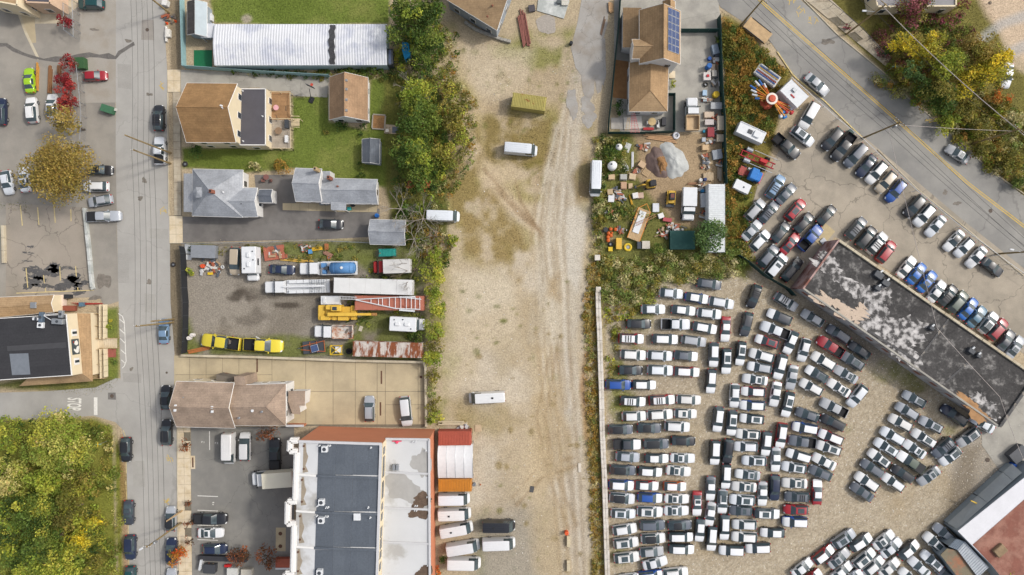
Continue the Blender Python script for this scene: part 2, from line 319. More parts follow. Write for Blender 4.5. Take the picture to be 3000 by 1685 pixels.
# ------------------------------------------------------------------ hard surfaces
def add_cracks(m, scale=.14, width=.012, dark=.45):
    n = m.node_tree.nodes; l = m.node_tree.links; b = n['Principled BSDF']; lk = b.inputs['Base Color'].links[0]; src = lk.from_socket
    pos = n.new('ShaderNodeNewGeometry').outputs['Position']
    nz = n.new('ShaderNodeTexNoise'); nz.inputs['Scale'].default_value = .5; nz.inputs['Detail'].default_value = 5; l.new(pos, nz.inputs['Vector'])
    mx = n.new('ShaderNodeVectorMath'); mx.operation = 'MULTIPLY_ADD'; mx.inputs[1].default_value = (3.5, 3.5, 0); l.new(nz.outputs['Color'], mx.inputs[0]); l.new(pos, mx.inputs[2])
    vo = n.new('ShaderNodeTexVoronoi'); vo.feature = 'DISTANCE_TO_EDGE'; vo.inputs['Scale'].default_value = scale; l.new(mx.outputs[0], vo.inputs['Vector'])
    mr = n.new('ShaderNodeMapRange'); mr.inputs[1].default_value = width*.3; mr.inputs[2].default_value = width; mr.inputs[3].default_value = dark; mr.inputs[4].default_value = 1; l.new(vo.outputs['Distance'], mr.inputs[0])
    vm = n.new('ShaderNodeVectorMath'); vm.operation = 'SCALE'; l.new(src, vm.inputs[0]); l.new(mr.outputs[0], vm.inputs['Scale']); l.new(vm.outputs[0], b.inputs['Base Color'])
    return m
mat('road_grey', C(178,175,169), .9, .07, .35, .07, 9., .1, c2=C(165,162,156), c2s=.09, c2t=(.45,.7))
mat('road_dark', C(142,140,136), .88, .10, .25, .07, 9., .1, c2=C(164,161,154), c2s=.07, c2t=(.4,.62)); add_cracks(MT['road_dark'], .05, .006, .8)
add_cracks(MT['road_grey'], .06, .005, .86)
mat('asphalt_yard', C(160,154,144), .9, .10, .3, .08, 8., .1, c2=C(145,140,132), c2s=.12)
mat('asphalt_lot', C(168,158,145), .9, .10, .4, .09, 8., .12, c2=C(150,142,130), c2s=.2); add_cracks(MT['asphalt_lot'], .16, .012, .62)
mat('asphalt_upper', C(178,167,150), .92, .10, .4, .10, 6., .12, c2=C(158,149,134), c2s=.12); add_cracks(MT['asphalt_upper'], .13, .012, .62)
mat('asphalt_drive', C(126,122,118), .9, .12, .35, .08, 8., .1, c2=C(112,108,105), c2s=.25)
mat('asphalt_business', C(134,132,127), .9, .08, .4, .07, 8., .1, c2=C(148,145,138), c2s=.15); add_cracks(MT['asphalt_business'], .10, .006, .75)
mat('asphalt_lane', C(172,168,162), .9, .10, .4, .08, 8., .1, c2=C(160,152,142), c2s=.3); add_cracks(MT['asphalt_lane'], .2, .01, .75)
mat('concrete', C(205,194,170), .88, .10, .5, .07, 8., .1, c2=C(190,176,150), c2s=.4)
mat('concrete_tan', C(198,182,150), .88, .09, .3, .06, 8., .08, c2=C(178,164,136), c2s=.18, c2t=(.42,.66))
mat('concrete_grey', C(176,172,162), .88, .12, .4, .08, 8., .1, c2=C(160,156,148), c2s=.3); add_cracks(MT['concrete_grey'], .12, .006, .75)
mat('concrete_white', C(222,215,205), .85, .10, .6, .06, 8., .08, c2=C(200,190,175), c2s=.8)
mat('tar', C(92,91,91), .85, .22, 1.2, .25, 5., .1, c2=C(150,142,131), c2s=1.4, c2t=(.56,.60))
mat('paint_white', C(236,233,226), .7, .12, 2.0, .15, 7.)
mat('paint_yellow', C(222,186,74), .7, .14, 2.0, .15, 7.)
mat('paint_faded', C(216,196,140), .8, .2, 1.5, .2, 6.)
mat('iron', C(96,84,74), .7, .2, 3.)
def vpoly(name, pts, z, m): return struct(sheet(name, [VW(*p) for p in pts], z, m))
def tpoly(name, t, pts, z, m, parent=None):
    o = sheet(name, [TW(t, *p) for p in pts], z, m, parent)
    return o if parent else struct(o)
def ribbon(name, pts, w_, z, m, jit=0., parent=None):
    pts = [Vector((p[0], p[1], 0)) for p in pts]; L_ = []; Rr = []; rr = random.Random(int(pts[0].x*10))
    for i, p in enumerate(pts):
        d = (pts[min(i+1, len(pts)-1)]-pts[max(i-1, 0)]).normalized(); n_ = Vector((-d.y, d.x, 0))
        L_.append(p+n_*(w_/2)*(1+jit*rr.uniform(-1, 1))); Rr.append(p-n_*(w_/2)*(1+jit*rr.uniform(-1, 1)))
    b = MB(); n_ = len(pts); b.add([(q.x, q.y, z) for q in L_+Rr], [(i, n_+i, n_+i+1, i+1) for i in range(n_-1)])
    o = b.build(name, m, parent); return o if parent else struct(o)
def blob(cx, cy, rx, ry, n=26, rough=.35, seed=0, rot=0.):
    r = random.Random(seed); ph = [r.uniform(0, 6.28) for _ in range(5)]; out = []
    for i in range(n):
        a = 6.2832*i/n; k_ = 1+rough*sum(math.sin((j+2)*a+ph[j])/(j+1.3) for j in range(5))*.6+rough*.25*r.uniform(-1, 1)
        x, y = rx*k_*math.cos(a), ry*k_*math.sin(a); out.append((cx+x*math.cos(rot)-y*math.sin(rot), cy+x*math.sin(rot)+y*math.cos(rot)))
    return out
# carriageways
lane_street = vpoly('street', [(284,-60),(292,-60),(291,380),(294,560),(298,740),(304,975),(306,1072),(318,1140),(326,1510),(452,1510),(448,1250),(444,1080),(440,900),(429,760),(427,560),(424,230),(416,100),(412,-60)], .010, 'road_grey')
vpoly('side_street', [(-60,990),(120,984),(240,975),(290,952),(304,952),(308,1080),(290,1062),(235,1046),(120,1054),(-60,1058)], .006, 'road_grey')
main_road = vpoly('main_road', [(1780,-60),(1812,18),(1932,96),(1996,186),(2070,262),(2190,358),(2420,552),(2640,726),(2640,540),(2490,429),(2420,362),(2345,295),(2282,243),(2227,185),(2105,85),(2052,33),(2014,0),(1960,-60)], .010, 'road_dark')
# left yards
vpoly('yard_asphalt', [(-60,-60),(286,-60),(292,400),(294,600),(299,758),(262,770),(250,748),(-60,752)], .005, 'asphalt_yard')
tpoly('forecourt', '00', [(795,-200),(1170,-200),(1165,1030),(820,1035),(800,500)], .009, mat('asphalt_forecourt', C(172,166,156), .9, .08, .3, .08, 8., .1, c2=C(160,152,140), c2s=.3))
parking_lot = tpoly('parking_lot', '10', [(60,600),(830,640),(900,1540),(60,1560)], .009, 'asphalt_lot')
tpoly('concrete_path', '00', [(150,80),(190,60),(350,60),(350,240),(365,430),(310,432)], .009, 'concrete_tan')
tpoly('concrete_pad', '00', [(352,80),(350,20),(640,-20),(790,-40),(790,60),(640,180),(600,236),(352,238)], .0095, 'concrete')
ribbon('path_edging', [TW('00',*p) for p in ((170,80),(260,330),(390,600))], .45, .013, 'concrete')
ribbon('tar_seam', [TW('00',*p) for p in ((-40,440),(60,460),(130,505),(240,545),(330,580),(440,600),(560,600),(680,590),(790,575),(900,555),(1000,555),(1090,560),(1160,572),(1200,530),(1240,500),(1300,470),(1355,450))], .7, .016, mat('tar_worn', C(112,108,104), .85, .2, 1.2, .25, 5.), .8)
for i, (x, y, a, b) in enumerate(((430,1290,150,80),(330,1390,90,60),(690,1250,60,18),(690,1400,130,60),(780,1390,90,50),(540,1250,60,40),(290,1100,40,16),(310,1035,25,14),(440,1430,70,30),(270,1180,40,10),(820,30,70,14))):
    p = TW('10', x, y); struct(sheet('sealer_patch', blob(p.x, p.y, a*.0175, b*.0175, 60, .8, 90+i), .0135, 'tar'))
p = TW('20', 790, 45); struct(sheet('sealer_patch', blob(p.x, p.y, 1.4, .5, 30, .6, 77), .0135, 'tar'))
def line(t, a, b, w_=.13, m='paint_white', z=.018, nm='road_marking', par=None): return ribbon(nm, [TW(t, *a), TW(t, *b)], w_, z, m, parent=par)
for a, b in (((205,620),(225,825)),((378,640),(392,815)),((542,620),(556,795)),((712,660),(715,780)),((262,1250),(280,1447)),((437,1320),(446,1400)),((600,1235),(608,1375)),((760,1230),(768,1335))): line('10', a, b, .16, 'paint_faded')
line('20', (165,58), (945,28), .14, 'paint_faded'); line('20', (780,0), (785,30), .14, 'paint_faded'); line('20', (455,5), (460,45), .14, 'paint_faded')
# street markings: hatched bay, stop bar, STOP, edge line
hb = [(1190,262),(1230,290),(1248,340),(1255,450),(1262,650),(1268,740),(1250,790),(1228,812)]
ribbon('road_marking', [TW('20',*p) for p in hb], .13, .018, 'paint_white')
for a, b in (((1200,318),(1245,355)),((1203,420),(1250,462)),((1208,512),(1254,560)),((1215,627),(1260,668)),((1220,728),(1264,770))): line('20', a, b, .12)
line('20', (962,1105), (962,1282), .62)
ribbon('road_marking', [TW('30',*p) for p in ((1240,-10),(1262,60),(1268,330),(1270,420))], .12, .018, 'paint_faded')
ribbon('road_marking', [TW('30',*p) for p in ((1264,500),(1290,960),(1290,1050),(1295,1360),(1300,1500))], .12, .018, 'paint_faded')
def text(name, s, loc, size, rz, m, stretch=1., parent=None, thick=0., font_w=1., up=None):
    cu = bpy.data.curves.new(name, 'FONT'); cu.body = s; cu.size = size; cu.align_x = 'CENTER'; cu.align_y = 'CENTER'; cu.extrude = thick; cu.offset = .012*font_w
    tmp = bpy.data.objects.new('tmp', cu); col.objects.link(tmp)
    me = bpy.data.meshes.new_from_object(tmp.evaluated_get(bpy.context.evaluated_depsgraph_get())); bpy.data.objects.remove(tmp); bpy.data.curves.remove(cu)
    me.materials.clear(); me.materials.append(MT[m]); o = obj(name, me, parent, loc=loc); o.rotation_euler = up if up else (0, 0, rz); o.scale = (1, stretch, 1); return o
p = TW('20', 740, 1172); struct(text('stop_lettering', 'STOP', (p.x, p.y, .018), .92, R(-92), 'paint_white', 3.6, font_w=2.))
# yellow centre lines of the main road
cl = [(2190,-60),(2225,0),(2305,70),(2419,169),(2542,277),(2638,362),(2705,421),(2833,535),(3000,663),(3080,724)]
cw = [W(*p) for p in cl]
for s_ in (-1, 1): ribbon('centre_line', [Vector((q.x+s_*.11, q.y+s_*.13, 0)) for q in cw], .13, .018, 'paint_yellow', .15)
rg = random.Random(3)
for t, x, y in (('03',330,110),('03',455,210),('03',220,15),('03',1220,875),('03',1620,1215),('10',1650,680),('30',1690,270),('30',1700,715),('00',1640,870)):
    pp = TW(t, x, y)
    for k in range(5):
        a = rg.uniform(0, 3.1); q = Vector((pp.x+rg.uniform(-.7,.7), pp.y+rg.uniform(-.6,.6), 0)); d = Vector((math.cos(a), math.sin(a), 0))*rg.uniform(.25,.6)
        ribbon('survey_paint', [q-d, q+d*.2+Vector((.1,.1,0)), q+d], .09, .02, 'paint_yellow')
for t, x, y, r_ in (('00',1480,300,.32),('20',1125,1092,.33),('20',1675,857,.2),('03',2230,30,.3),('21',915,1217,.32),('13',2235,675,.36),('33',2205,290,.4)):
    q = TW(t, x, y); o = MB().lathe(q.x, q.y, [(r_,.0),(r_,.021),(r_*.8,.0215),(r_*.78,.026),(.01,.027)], 18).build('manhole_cover', 'iron'); struct(o)
q = TW('20', 1125, 1092); struct(sheet('manhole_patch', [(q.x-.7,q.y-.6),(q.x+.7,q.y-.65),(q.x+.65,q.y+.6),(q.x-.7,q.y+.6)], .0135, 'asphalt_drive'))
q = TW('00', 1470, 300); struct(sheet('street_patch', [TW('00',*p) for p in ((1425,200),(1545,200),(1550,405),(1420,400))], .0135, mat('patch', C(158,152,144), .9, .1, .8, .08)))
mat('patch_b', C(171,168,161), .9, .08, .8, .08); mat('patch_c', C(166,163,157), .9, .1, .5, .1)
for i_, (t_, pts_) in enumerate((('00',((1180,640),(1320,650),(1325,900),(1185,880))),('10',((1500,850),(1690,860),(1690,960),(1505,950))),('10',((1180,1100),(1290,1100),(1300,1400),(1190,1400))),('20',((1450,60),(1560,70),(1560,260),(1455,250))),('20',((1230,860),(1420,870),(1420,960),(1240,950))),('30',((1330,300),(1450,300),(1460,560),(1340,560))),('30',((1560,1010),(1680,1000),(1690,1200),(1570,1210))))):
    struct(sheet('street_patch', [TW(t_,*p) for p in pts_], .0125+.0004*i_, 'patch_b' if i_ % 2 else 'patch_c'))
for i_, (t_, u_, v_, a_, b_) in enumerate((('00',1500,950,.5,.3),('10',1450,370,.4,.5),('10',1410,550,.5,.35),('10',1040,1380,1.1,1.4),('20',955,105,1.0,.45),('20',1320,820,.3,.35),('00',945,298,.7,.25),('00',1290,412,.7,.25),('10',1500,1390,.5,.4),('13',1780,490,.5,.4),('13',1900,600,.6,.4),('03',600,420,1.,.6))):
    q_ = TW(t_, u_, v_); struct(sheet('oil_stain', blob(q_.x, q_.y, a_, b_, 24, .5, 400+i_), .0165, mat('oil', C(128,121,112), .8, .25, 1.5, .2, 5.)))
q = [TW('13',*p) for p in ((2330,690),(2420,690),(2572,810),(2700,920),(2700,1010),(2572,930),(2440,800))]; struct(sheet('road_patch', q, .0135, 'asphalt_business'))
# pavements built slab by slab
def slabs(base, name, l0, l1, r0, r1, n, m, across=1, z=.0, h=.11, gap=.02, holes=(), parent=None):
    out = parent or base
    for j in range(across):
        for i in range(n):
            if (i, j) in holes: continue
            def pt(a, b): return l0.lerp(l1, a).lerp(r0.lerp(r1, a), b)
            g = gap/max((l1-l0).length/n, .1); ga = gap/max((r0-l0).length/across, .1)
            q = [pt((i+g)/n, (j+ga)/across), pt((i+1-g)/n, (j+ga)/across), pt((i+1-g)/n, (j+1-ga)/across), pt((i+g)/n, (j+1-ga)/across)]
            dz = random.uniform(-.006, .006)
            MB().prism([(p.x, p.y) for p in q], z, z+h+dz).build(name, m, out)
def pave(name, pts, z=.03): return struct(sheet(name, pts, z, 'joint'))
mat('joint', C(128,120,104), .95, .2, 2.)
mat('slab_a', C(198,186,164), .88, .12, .9, .07, 8., .1, c2=C(182,168,146), c2s=.7)
mat('slab_pale', C(224,208,180), .88, .08, .9, .06, 8., .08, c2=C(212,192,158), c2s=.6)
pv = pave('sidewalk', [W(506,271),W(508,421),W(512,632),W(533,632),W(531,421),W(528,271)])
slabs(pv, 'slab', W(507,271), W(511,631), W(528,271), W(532,631), 15, 'slab_a')
pv = pave('driveway_apron', [W(490,203),W(490,271),W(529,271),W(529,203)]); slabs(pv, 'slab', W(490,204), W(491,270), W(529,204), W(529,270), 2, 'slab_pale', 2, 0, .06)
pv = pave('driveway_apron', [W(496,632),W(497,714),W(536,714),W(535,632)]); slabs(pv, 'slab', W(496,633), W(497,713), W(535,633), W(536,713), 3, 'slab_pale', 2, 0, .06)
pv = pave('sidewalk', [W(519,1240),W(525,1700),W(563,1700),W(558,1240)])
slabs(pv, 'slab', W(519,1241), W(525,1699), W(558,1241), W(563,1699), 18, 'slab_pale', 2, holes=((1,1),(9,1),(12,1)))
pv = pave('sidewalk', [W(2310,-40),W(2596,195),W(2612,168),W(2395,-40)])
slabs(pv, 'slab', W(2312,-38), W(2594,194), W(2396,-38), W(2611,168), 10, 'slab_a', 2, holes=((4,0),(6,0)))
# kerb stones
def kerb(t, pts, n, m='concrete', w_=.18, h=.13, name='kerb'):
    P_ = [TW(t, *p) if t else VW(*p) for p in pts]; base = None
    L_ = [0]
    for a, b in zip(P_[:-1], P_[1:]): L_.append(L_[-1]+(b-a).length)
    def at(s_):
        for i in range(len(P_)-1):
            if s_ <= L_[i+1]+1e-6: return P_[i].lerp(P_[i+1], (s_-L_[i])/(L_[i+1]-L_[i]))
        return P_[-1]
    base = struct(ribbon(name, P_, w_*.7, .02, 'joint'))
    for i in range(n):
        a, b = at(L_[-1]*i/n), at(L_[-1]*(i+1)/n); d = b-a
        MB().box((a.x+b.x)/2, (a.y+b.y)/2, .0, d.length-.02, w_, h, math.atan2(d.y, d.x), .02).build('kerb_stone', m, base)
kerb('00', ((1686,930),(1690,1443)), 8); kerb('10', ((1694,0),(1698,725)), 10); kerb('30', ((1782,-60),(1790,1500)), 20)
kerb('03', ((300,-60),(690,345),(1180,745),(1400,975),(1650,1185),(1950,1450)), 34)
kerb('13', ((1950,0),(2230,270),(2572,505)), 12)
kerb('03', ((90,520),(260,770),(560,1010),(960,1400)), 18, 'paint_faded', .22)
kerb('13', ((1100,60),(1500,460),(1960,830),(2572,1330)), 26, 'concrete', .2)
# concrete lot beside the shingle house, panel by panel
xs = [510,556,604,652,700,752,797,896,976,1041,1105,1129,1225,1247]
lotb = struct(sheet('concrete_lot', [W(508,1040),W(750,1047),W(1249,1060),W(1249,1254),W(760,1246),W(508,1180)], .004, 'joint'))
def ytop(x): return 1041+(x-508)*.029 if x < 900 else 1052.4+(x-900)*.028
for i in range(len(xs)-1):
    for y0, y1 in ((None, 1098), (1098, 1147), (1147, 1190), (1190, 1244)):
        a, b = xs[i], xs[i+1]
        if y0 is None and i >= 6: y1 = 1147
        if y0 == 1098 and i >= 6: continue
        if y0 == 1147: y1 = 1244 if a < 1129 else 1186
        if y0 == 1190 and a < 1129: continue
        if y0 == 1190: y0 = 1186
        q = [W(a+.6, (ytop(a) if y0 is None else y0+.6)), W(b-.6, (ytop(b) if y0 is None else y0+.6)), W(b-.6, y1-.6), W(a+.6, y1-.6)]
        MB().prism([(p.x, p.y) for p in q], 0, .05+random.uniform(-.003,.003)).build('concrete_panel', 'concrete_tan', lotb)
for x0, y0, x1, y1 in ((1253,838,1268,970),(1243,1153,1259,1288),(5,715,20,850)):
    q = [TW('21',a,b) for a, b in ((x0,y0),(x1,y0),(x1,y1),(x0,y1))]; MB().prism([(p.x, p.y) for p in q], .0, .057).build('drain_grate', mat('rust_dark', C(104,74,58), .8, .2, 3.), lotb)
q = TW('21', 1657, 900); MB().box(q.x, q.y, 0, .45, .45, .058, 0, .003).build('drain_grate', 'rust_dark', lotb)
# driveways and yards
tpoly('driveway', '00', [(1815,700),(2600,735),(3300,775),(3290,980),(2960,965),(2600,880),(1880,900),(1815,930)], .006, 'concrete_grey')
vpoly('driveway', [(458,545),(650,548),(640,440),(745,440),(745,525),(955,525),(955,545),(930,596),(820,602),(458,610)], .006, 'asphalt_drive')
dr = tpoly('garden_path', '11', [(268,596),(750,590),(1225,600),(1215,690),(850,688),(600,676),(268,668)], .010, 'joint')
slabs(dr, 'slab', TW('11',268,598), TW('11',1220,602), TW('11',268,670), TW('11',1215,690), 11, 'concrete_tan', 1, 0, .05)
vpoly('business_lot', [(480,1074),(740,1074),(740,1510),(482,1510)], .006, 'asphalt_business')
for a, b in (((2105,0),(2107,190)),((1985,650),(2190,658)),((1985,795),(2190,803)),((1985,945),(2190,950)),((1985,1090),(2190,1098))): line('30', a, b, .12)
for s_, x, y, rz in (('B 1',2040,112,0),('B 2',2175,122,0),('B 8',2145,728,90)):
    q = TW('30', x, y); struct(text('bay_lettering', s_, (q.x, q.y, .018), .42, R(rz), 'paint_white', font_w=1.2))
dp = tpoly('drain_pad', '31', [(200,970),(300,970),(297,1208),(198,1205)], .012, 'concrete_tan')
for y in (1030, 1157): q = TW('31', 245, y); MB().lathe(q.x, q.y, [(.34,0),(.34,.03),(.28,.034),(.01,.034)], 16).build('manhole_cover', 'rust_dark', dp)
dp = tpoly('drain_pad', '30', [(1912,248),(1960,248),(1962,380),(1914,382)], .012, 'slab_pale'); tpoly('drain_grate', '30', [(1928,265),(1944,265),(1946,365),(1930,365)], .016, 'rust_dark', dp)
vpoly('dead_end_lane', [(1474,-60),(1540,-60),(1528,60),(1512,120),(1502,165),(1496,190),(1494,235),(1480,262),(1466,230),(1462,190),(1448,170),(1436,120),(1452,60)], .008, 'asphalt_lane')
for i, (x, y, a, b) in enumerate(((1478,268,18,22),(1440,260,12,40),(1512,170,14,60),(1482,300,16,20))):
    q = VW(x, y); struct(sheet('broken_asphalt', blob(q.x, q.y, a*.07, b*.07, 30, .4, 300+i), .0095+.0015*i, 'asphalt_lane'))
vpoly('house_yard', [(1545,-60),(1800,-60),(1814,60),(1822,330),(1700,332),(1560,332),(1545,200)], .006, 'concrete_grey')
tpoly('sand_strip', '02', [(1040,600),(1180,620),(1170,1000),(1010,980)], .010, mat('sand', C(172,128,86), .95, .18, 1.5, .1, 7., .1))
vpoly('upper_lot', [(1880,560),(1905,470),(1960,380),(1990,330),(2020,280),(2062,238),(2130,296),(2190,352),(2420,546),(2640,730),(2640,940),(2576,890),(2330,740),(2100,596),(2010,716),(1900,655)], .006, 'asphalt_upper')
vpoly('back_alley', [(2470,1010),(2640,880),(2640,1240),(2576,1160),(2520,1190),(2470,1120)], .006, 'concrete_grey')
q = [TW('02',*p) for p in ((270,-60),(570,-60),(575,20),(520,190),(250,110))]; MB().prism([(p.x,p.y) for p in q], 0, .14).build('foundation_slab', mat('slab_grey', C(182,186,182), .9, .15, .5, .1, 6., c2=C(206,208,204), c2s=.5)); struct(bpy.data.objects['foundation_slab'])
q = TW('02', 345, 245); struct(sheet('gravel_patch', blob(q.x, q.y, 1.9, 1.6, 22, .2, 5), .008, mat('gravel_patch', C(172,164,154), .95, .12, 2., .15, 5., .3)))
# ------------------------------------------------------------------ cars
mat('car_paint', rough=.32, var=.03, scale=3., objcol=True, spec=.5, coat=.35)
mat('car_glass', C(70,84,89,1.), .12, .4, .9, spec=.7)
mat('rubber', C(44,44,46), .85, .15, 6.)
mat('wheel_rim', C(168,170,172), .35, .1, 5., metal=.6)
mat('lamp_clear', C(225,228,228), .12, .05, 9., spec=.6)
mat('lamp_red', C(176,32,30), .2, .05, 9., spec=.6)
mat('black_trim', C(46,47,50), .6, .1, 5.)
mat('liner', C(40,40,43), .8, .15, 4.)
CARD = dict(  # L, W, H, belt, hoodz, cowl, header, roof_end, rglass_end, deck z
    S=(4.42,1.80,1.64,1.05,.95,1.06,.34,-1.52,-2.04,1.06), D=(4.52,1.78,1.42,.94,.82,.92,.14,-.94,-1.60,1.02),
    U=(4.50,1.83,1.76,1.12,1.02,1.10,.46,-1.78,-2.12,1.14), W=(4.34,1.80,1.58,1.02,.92,1.00,.20,-1.26,-1.95,1.08), N=(4.62,1.86,1.70,1.08,.98,1.14,.42,-1.62,-2.16,1.08),
    H=(4.15,1.78,1.52,.98,.86,.96,.22,-1.45,-1.92,1.02), M=(5.00,1.98,1.78,1.10,1.0,1.50,.62,-2.05,-2.38,1.12),
    P=(5.60,1.98,1.84,1.16,1.10,1.20,.50,-.92,-1.10,1.16), V=(5.85,2.00,2.42,1.34,1.14,2.50,1.86,-2.80,-2.88,1.6))
def car_parts(ty):
    L_, Wd, Hh, zb, zh, cowl, head, rend, gend, deck = CARD[ty]; hw = Wd/2; a = L_/2
    st = []   # x, kind, width factor, top z
    st += [(a,'n',.52,zh-.34), (a-.10,'n',.78,zh-.18), (a-.36,'n',.93,zh-.03), ((a-.34+cowl)/2,'n',.985,zh+.06), (cowl,'n',1.,zb+.02)]
    st += [(head,'c',1.,Hh-.03), (head-.35,'c',1.,Hh)]
    if ty in 'V': st += [(head-1.0,'c',1.,Hh)]
    st += [((head+rend)/2,'c',1.,Hh), (rend+.25,'c',1.,Hh-.01), (rend,'c',.99,Hh-.05)]
    tags = ['nose','nose','hood','hood','ws','roof','roof','roof','roof'] if ty != 'V' else ['nose','nose','hood','hood','ws','roof','roof','panel','panel','panel']
    if ty in 'SHMUWN': st += [(gend,'n',.95,deck), (-a+.07,'n',.86,deck-.15), (-a,'n',.68,.62)]; tags += ['rear','tail','tail']
    elif ty == 'D': st += [(gend,'n',.97,deck), (-a+.28,'n',.93,deck-.02), (-a+.08,'n',.84,deck-.12), (-a,'n',.66,.6)]; tags += ['rear','trunk','tail','tail']
    elif ty == 'P': st += [(gend,'n',.99,deck), (-a+.12,'n',.985,deck), (-a,'n',.95,deck-.06)]; tags += ['rear','bed','tail']
    else: st += [(gend,'c',.97,Hh-.12), (-a,'n',.95,1.)]; tags += ['tail','tail']
    rings = []
    zbot = .30
    for x, k_, wf, zt in st:
        w_ = hw*wf
        zmid = min(.72, zt-.1)
        if k_ == 'n': pr = [(w_*.95,zbot),(w_,zbot+.12),(w_,zmid),(w_*.97,zt-.06),(w_*.92,zt-.015),(w_*.80,zt),(w_*.4,zt+.025),(0,zt+.03)]
        else:
            tw = .77 if ty != 'V' else .90
            if abs(x-head) < .01 or abs(x-rend) < .01: tw *= .94
            pr = [(w_*.95,zbot),(w_,zbot+.12),(w_,zmid),(w_*.965,zb),(w_*tw,zt-.085),(w_*(tw-.10),zt-.02),(w_*.38,zt+.005),(0,zt+.012)]
        rings.append([(x,y,z) for y, z in pr]+[(x,-y,z) for y, z in pr[-2::-1]])
    K = len(rings[0]); out = {}
    def put(nm, q): out.setdefault(nm, MB()).add(q, [tuple(range(len(q)))])
    for i, tg in enumerate(tags):
        for j in range(K-1):
            q = [rings[i][j], rings[i+1][j], rings[i+1][j+1], rings[i][j+1]][::-1]
            jj = j if j < 7 else K-2-j; side = 'l' if j < 7 else 'r'
            nm = 'body'
            if tg in ('hood','nose') and jj >= 4: nm = 'hood'
            elif tg == 'ws' and jj >= 4: nm = 'windshield'
            elif tg == 'roof' and jj == 3: nm = 'side_window_'+side
            elif tg in ('roof','panel') and jj >= 5: nm = 'roof'
            elif tg == 'rear' and jj >= 4: nm = 'rear_window'
            elif tg == 'rear' and jj == 3 and ty in 'SHMUWN': nm = 'side_window_'+side
            elif tg == 'ws' and jj == 3 and ty in 'MV': nm = 'side_window_'+side
            elif tg == 'bed' and jj >= 4: continue
            put(nm, q)
    put('body', rings[0]); put('body', rings[-1][::-1])
    o = out['body']
    o.add([(a-.1,hw*.8,.31),(-a+.1,hw*.8,.31),(-a+.1,-hw*.8,.31),(a-.1,-hw*.8,.31)], [(0,1,2,3)][:1])
    ms = {}
    for nm, b in out.items():
        g = 'car_glass' if ('window' in nm or nm == 'windshield') else 'car_paint'
        me = b.mesh(nm, g, True)
        import bmesh
        bm = bmesh.new(); bm.from_mesh(me); bmesh.ops.remove_doubles(bm, verts=bm.verts, dist=.0005); bmesh.ops.recalc_face_normals(bm, faces=bm.faces) if nm == 'body' else None; bm.to_mesh(me); bm.free()
        if nm == 'body': me.set_sharp_from_angle(angle=R(48))
        ms[nm] = me
    r = .36 if ty in 'PV' else .34
    wm = MB()
    wm.tube((0,-.11,0),(0,.11,0), r, r, 14); nt_ = len(wm.f); wm.tube((0,-.122,0),(0,.122,0), r*.62, r*.62, 10)
    me = wm.mesh('wheel', 'rubber'); me.materials.append(MT['wheel_rim'])
    for f in list(me.polygons)[nt_:]: f.material_index = 1
    ms['wheel'] = me
    hl = MB().add([(a-.30,hw*.90,zh-.06),(a-.07,hw*.80,zh-.22),(a-.03,hw*.52,zh-.25),(a-.22,hw*.66,zh-.045),(a-.30,hw*.90,zh-.25),(a-.05,hw*.72,zh-.36)], [(0,1,2,3),(0,4,1),(1,5,2),(4,5,1)])
    hl.v = [(x+.012,y*1.012,z+.012) for x, y, z in hl.v]
    ms['headlight_l'] = hl.mesh('headlight', 'lamp_clear'); h2 = MB(); h2.v = [(x,-y,z) for x, y, z in hl.v]; h2.f = [f[::-1] for f in hl.f]; ms['headlight_r'] = h2.mesh('headlight', 'lamp_clear')
    for s_, nm in ((1,'l'),(-1,'r')):
        ms['tail_light_'+nm] = MB().box(-a+.05, s_*hw*.76, (deck if ty != 'V' else 1.6)-.34, .16, .22, .26, 0, .03).mesh('tail_light', 'lamp_red')
        ms['mirror_'+nm] = MB().box(cowl-.32, s_*(hw+.07), zb-.06, .16, .20, .15, 0, .03).mesh('mirror', 'car_paint')
    rl = -(rend-head)
    ms['sunroof'] = MB().box(head-.55-(.35 if ty in 'SUWN' else .1), 0, Hh+.006, 1.15 if ty in 'SUWN' else .62, hw*1.02, .02, 0, .008).mesh('sunroof', 'car_glass')
    ms['roof_rail'] = MB().box((head+rend)/2, 0, 0, rl*.8, .05, .07, 0, .015).mesh('roof_rail', 'black_trim')
    cb = MB()
    for q in (.3, .5, .7): cb.box(head-rl*q, 0, Hh+.03, .16, hw*1.2, .04, 0, .01)
    ms['cross_bars'] = cb.mesh('cross_bars', 'black_trim')
    if ty == 'P':
        x0, x1, y_, zf, zt = -a+.14, gend-.06, hw*.86, .75, deck-.01
        b = MB(); b.add([(x0,y_,zt),(x1,y_,zt),(x1,-y_,zt),(x0,-y_,zt),(x0,y_*.97,zf),(x1,y_*.97,zf),(x1,-y_*.97,zf),(x0,-y_*.97,zf)], [(7,6,5,4),(0,4,5,1),(1,5,6,2),(2,6,7,3),(3,7,4,0)])
        ms['bed'] = b.mesh('bed', 'liner')
        ms['bed_cover'] = MB().box((x0+x1)/2, 0, zt-.02, x1-x0, y_*2, .05, 0, .02).mesh('bed_cover', 'black_trim')
    if ty == 'V':
        ms['roof_rib'] = MB().box(-.75, 0, Hh-.012, 3.7, .07, .045, 0, .015).mesh('roof_rib', 'car_paint')
        ms['roof_vent'] = MB().box(-.9, 0, Hh-.01, .35, .3, .12, 0, .03).mesh('roof_vent', 'black_trim')
    return ms
CARM = {k_: car_parts(k_) for k_ in CARD}
CC = dict(w=(232,234,236), k=(40,42,48), g=(100,106,116), s=(178,182,188), r=(166,34,46), b=(36,84,164), n=(34,46,74), t=(196,180,156), e=(26,74,76), o=(190,92,24), l=(168,216,40), c=(128,158,190), d=(66,70,78), m=(92,104,92), B=(28,108,196), a=(84,124,148), y=(228,208,64))
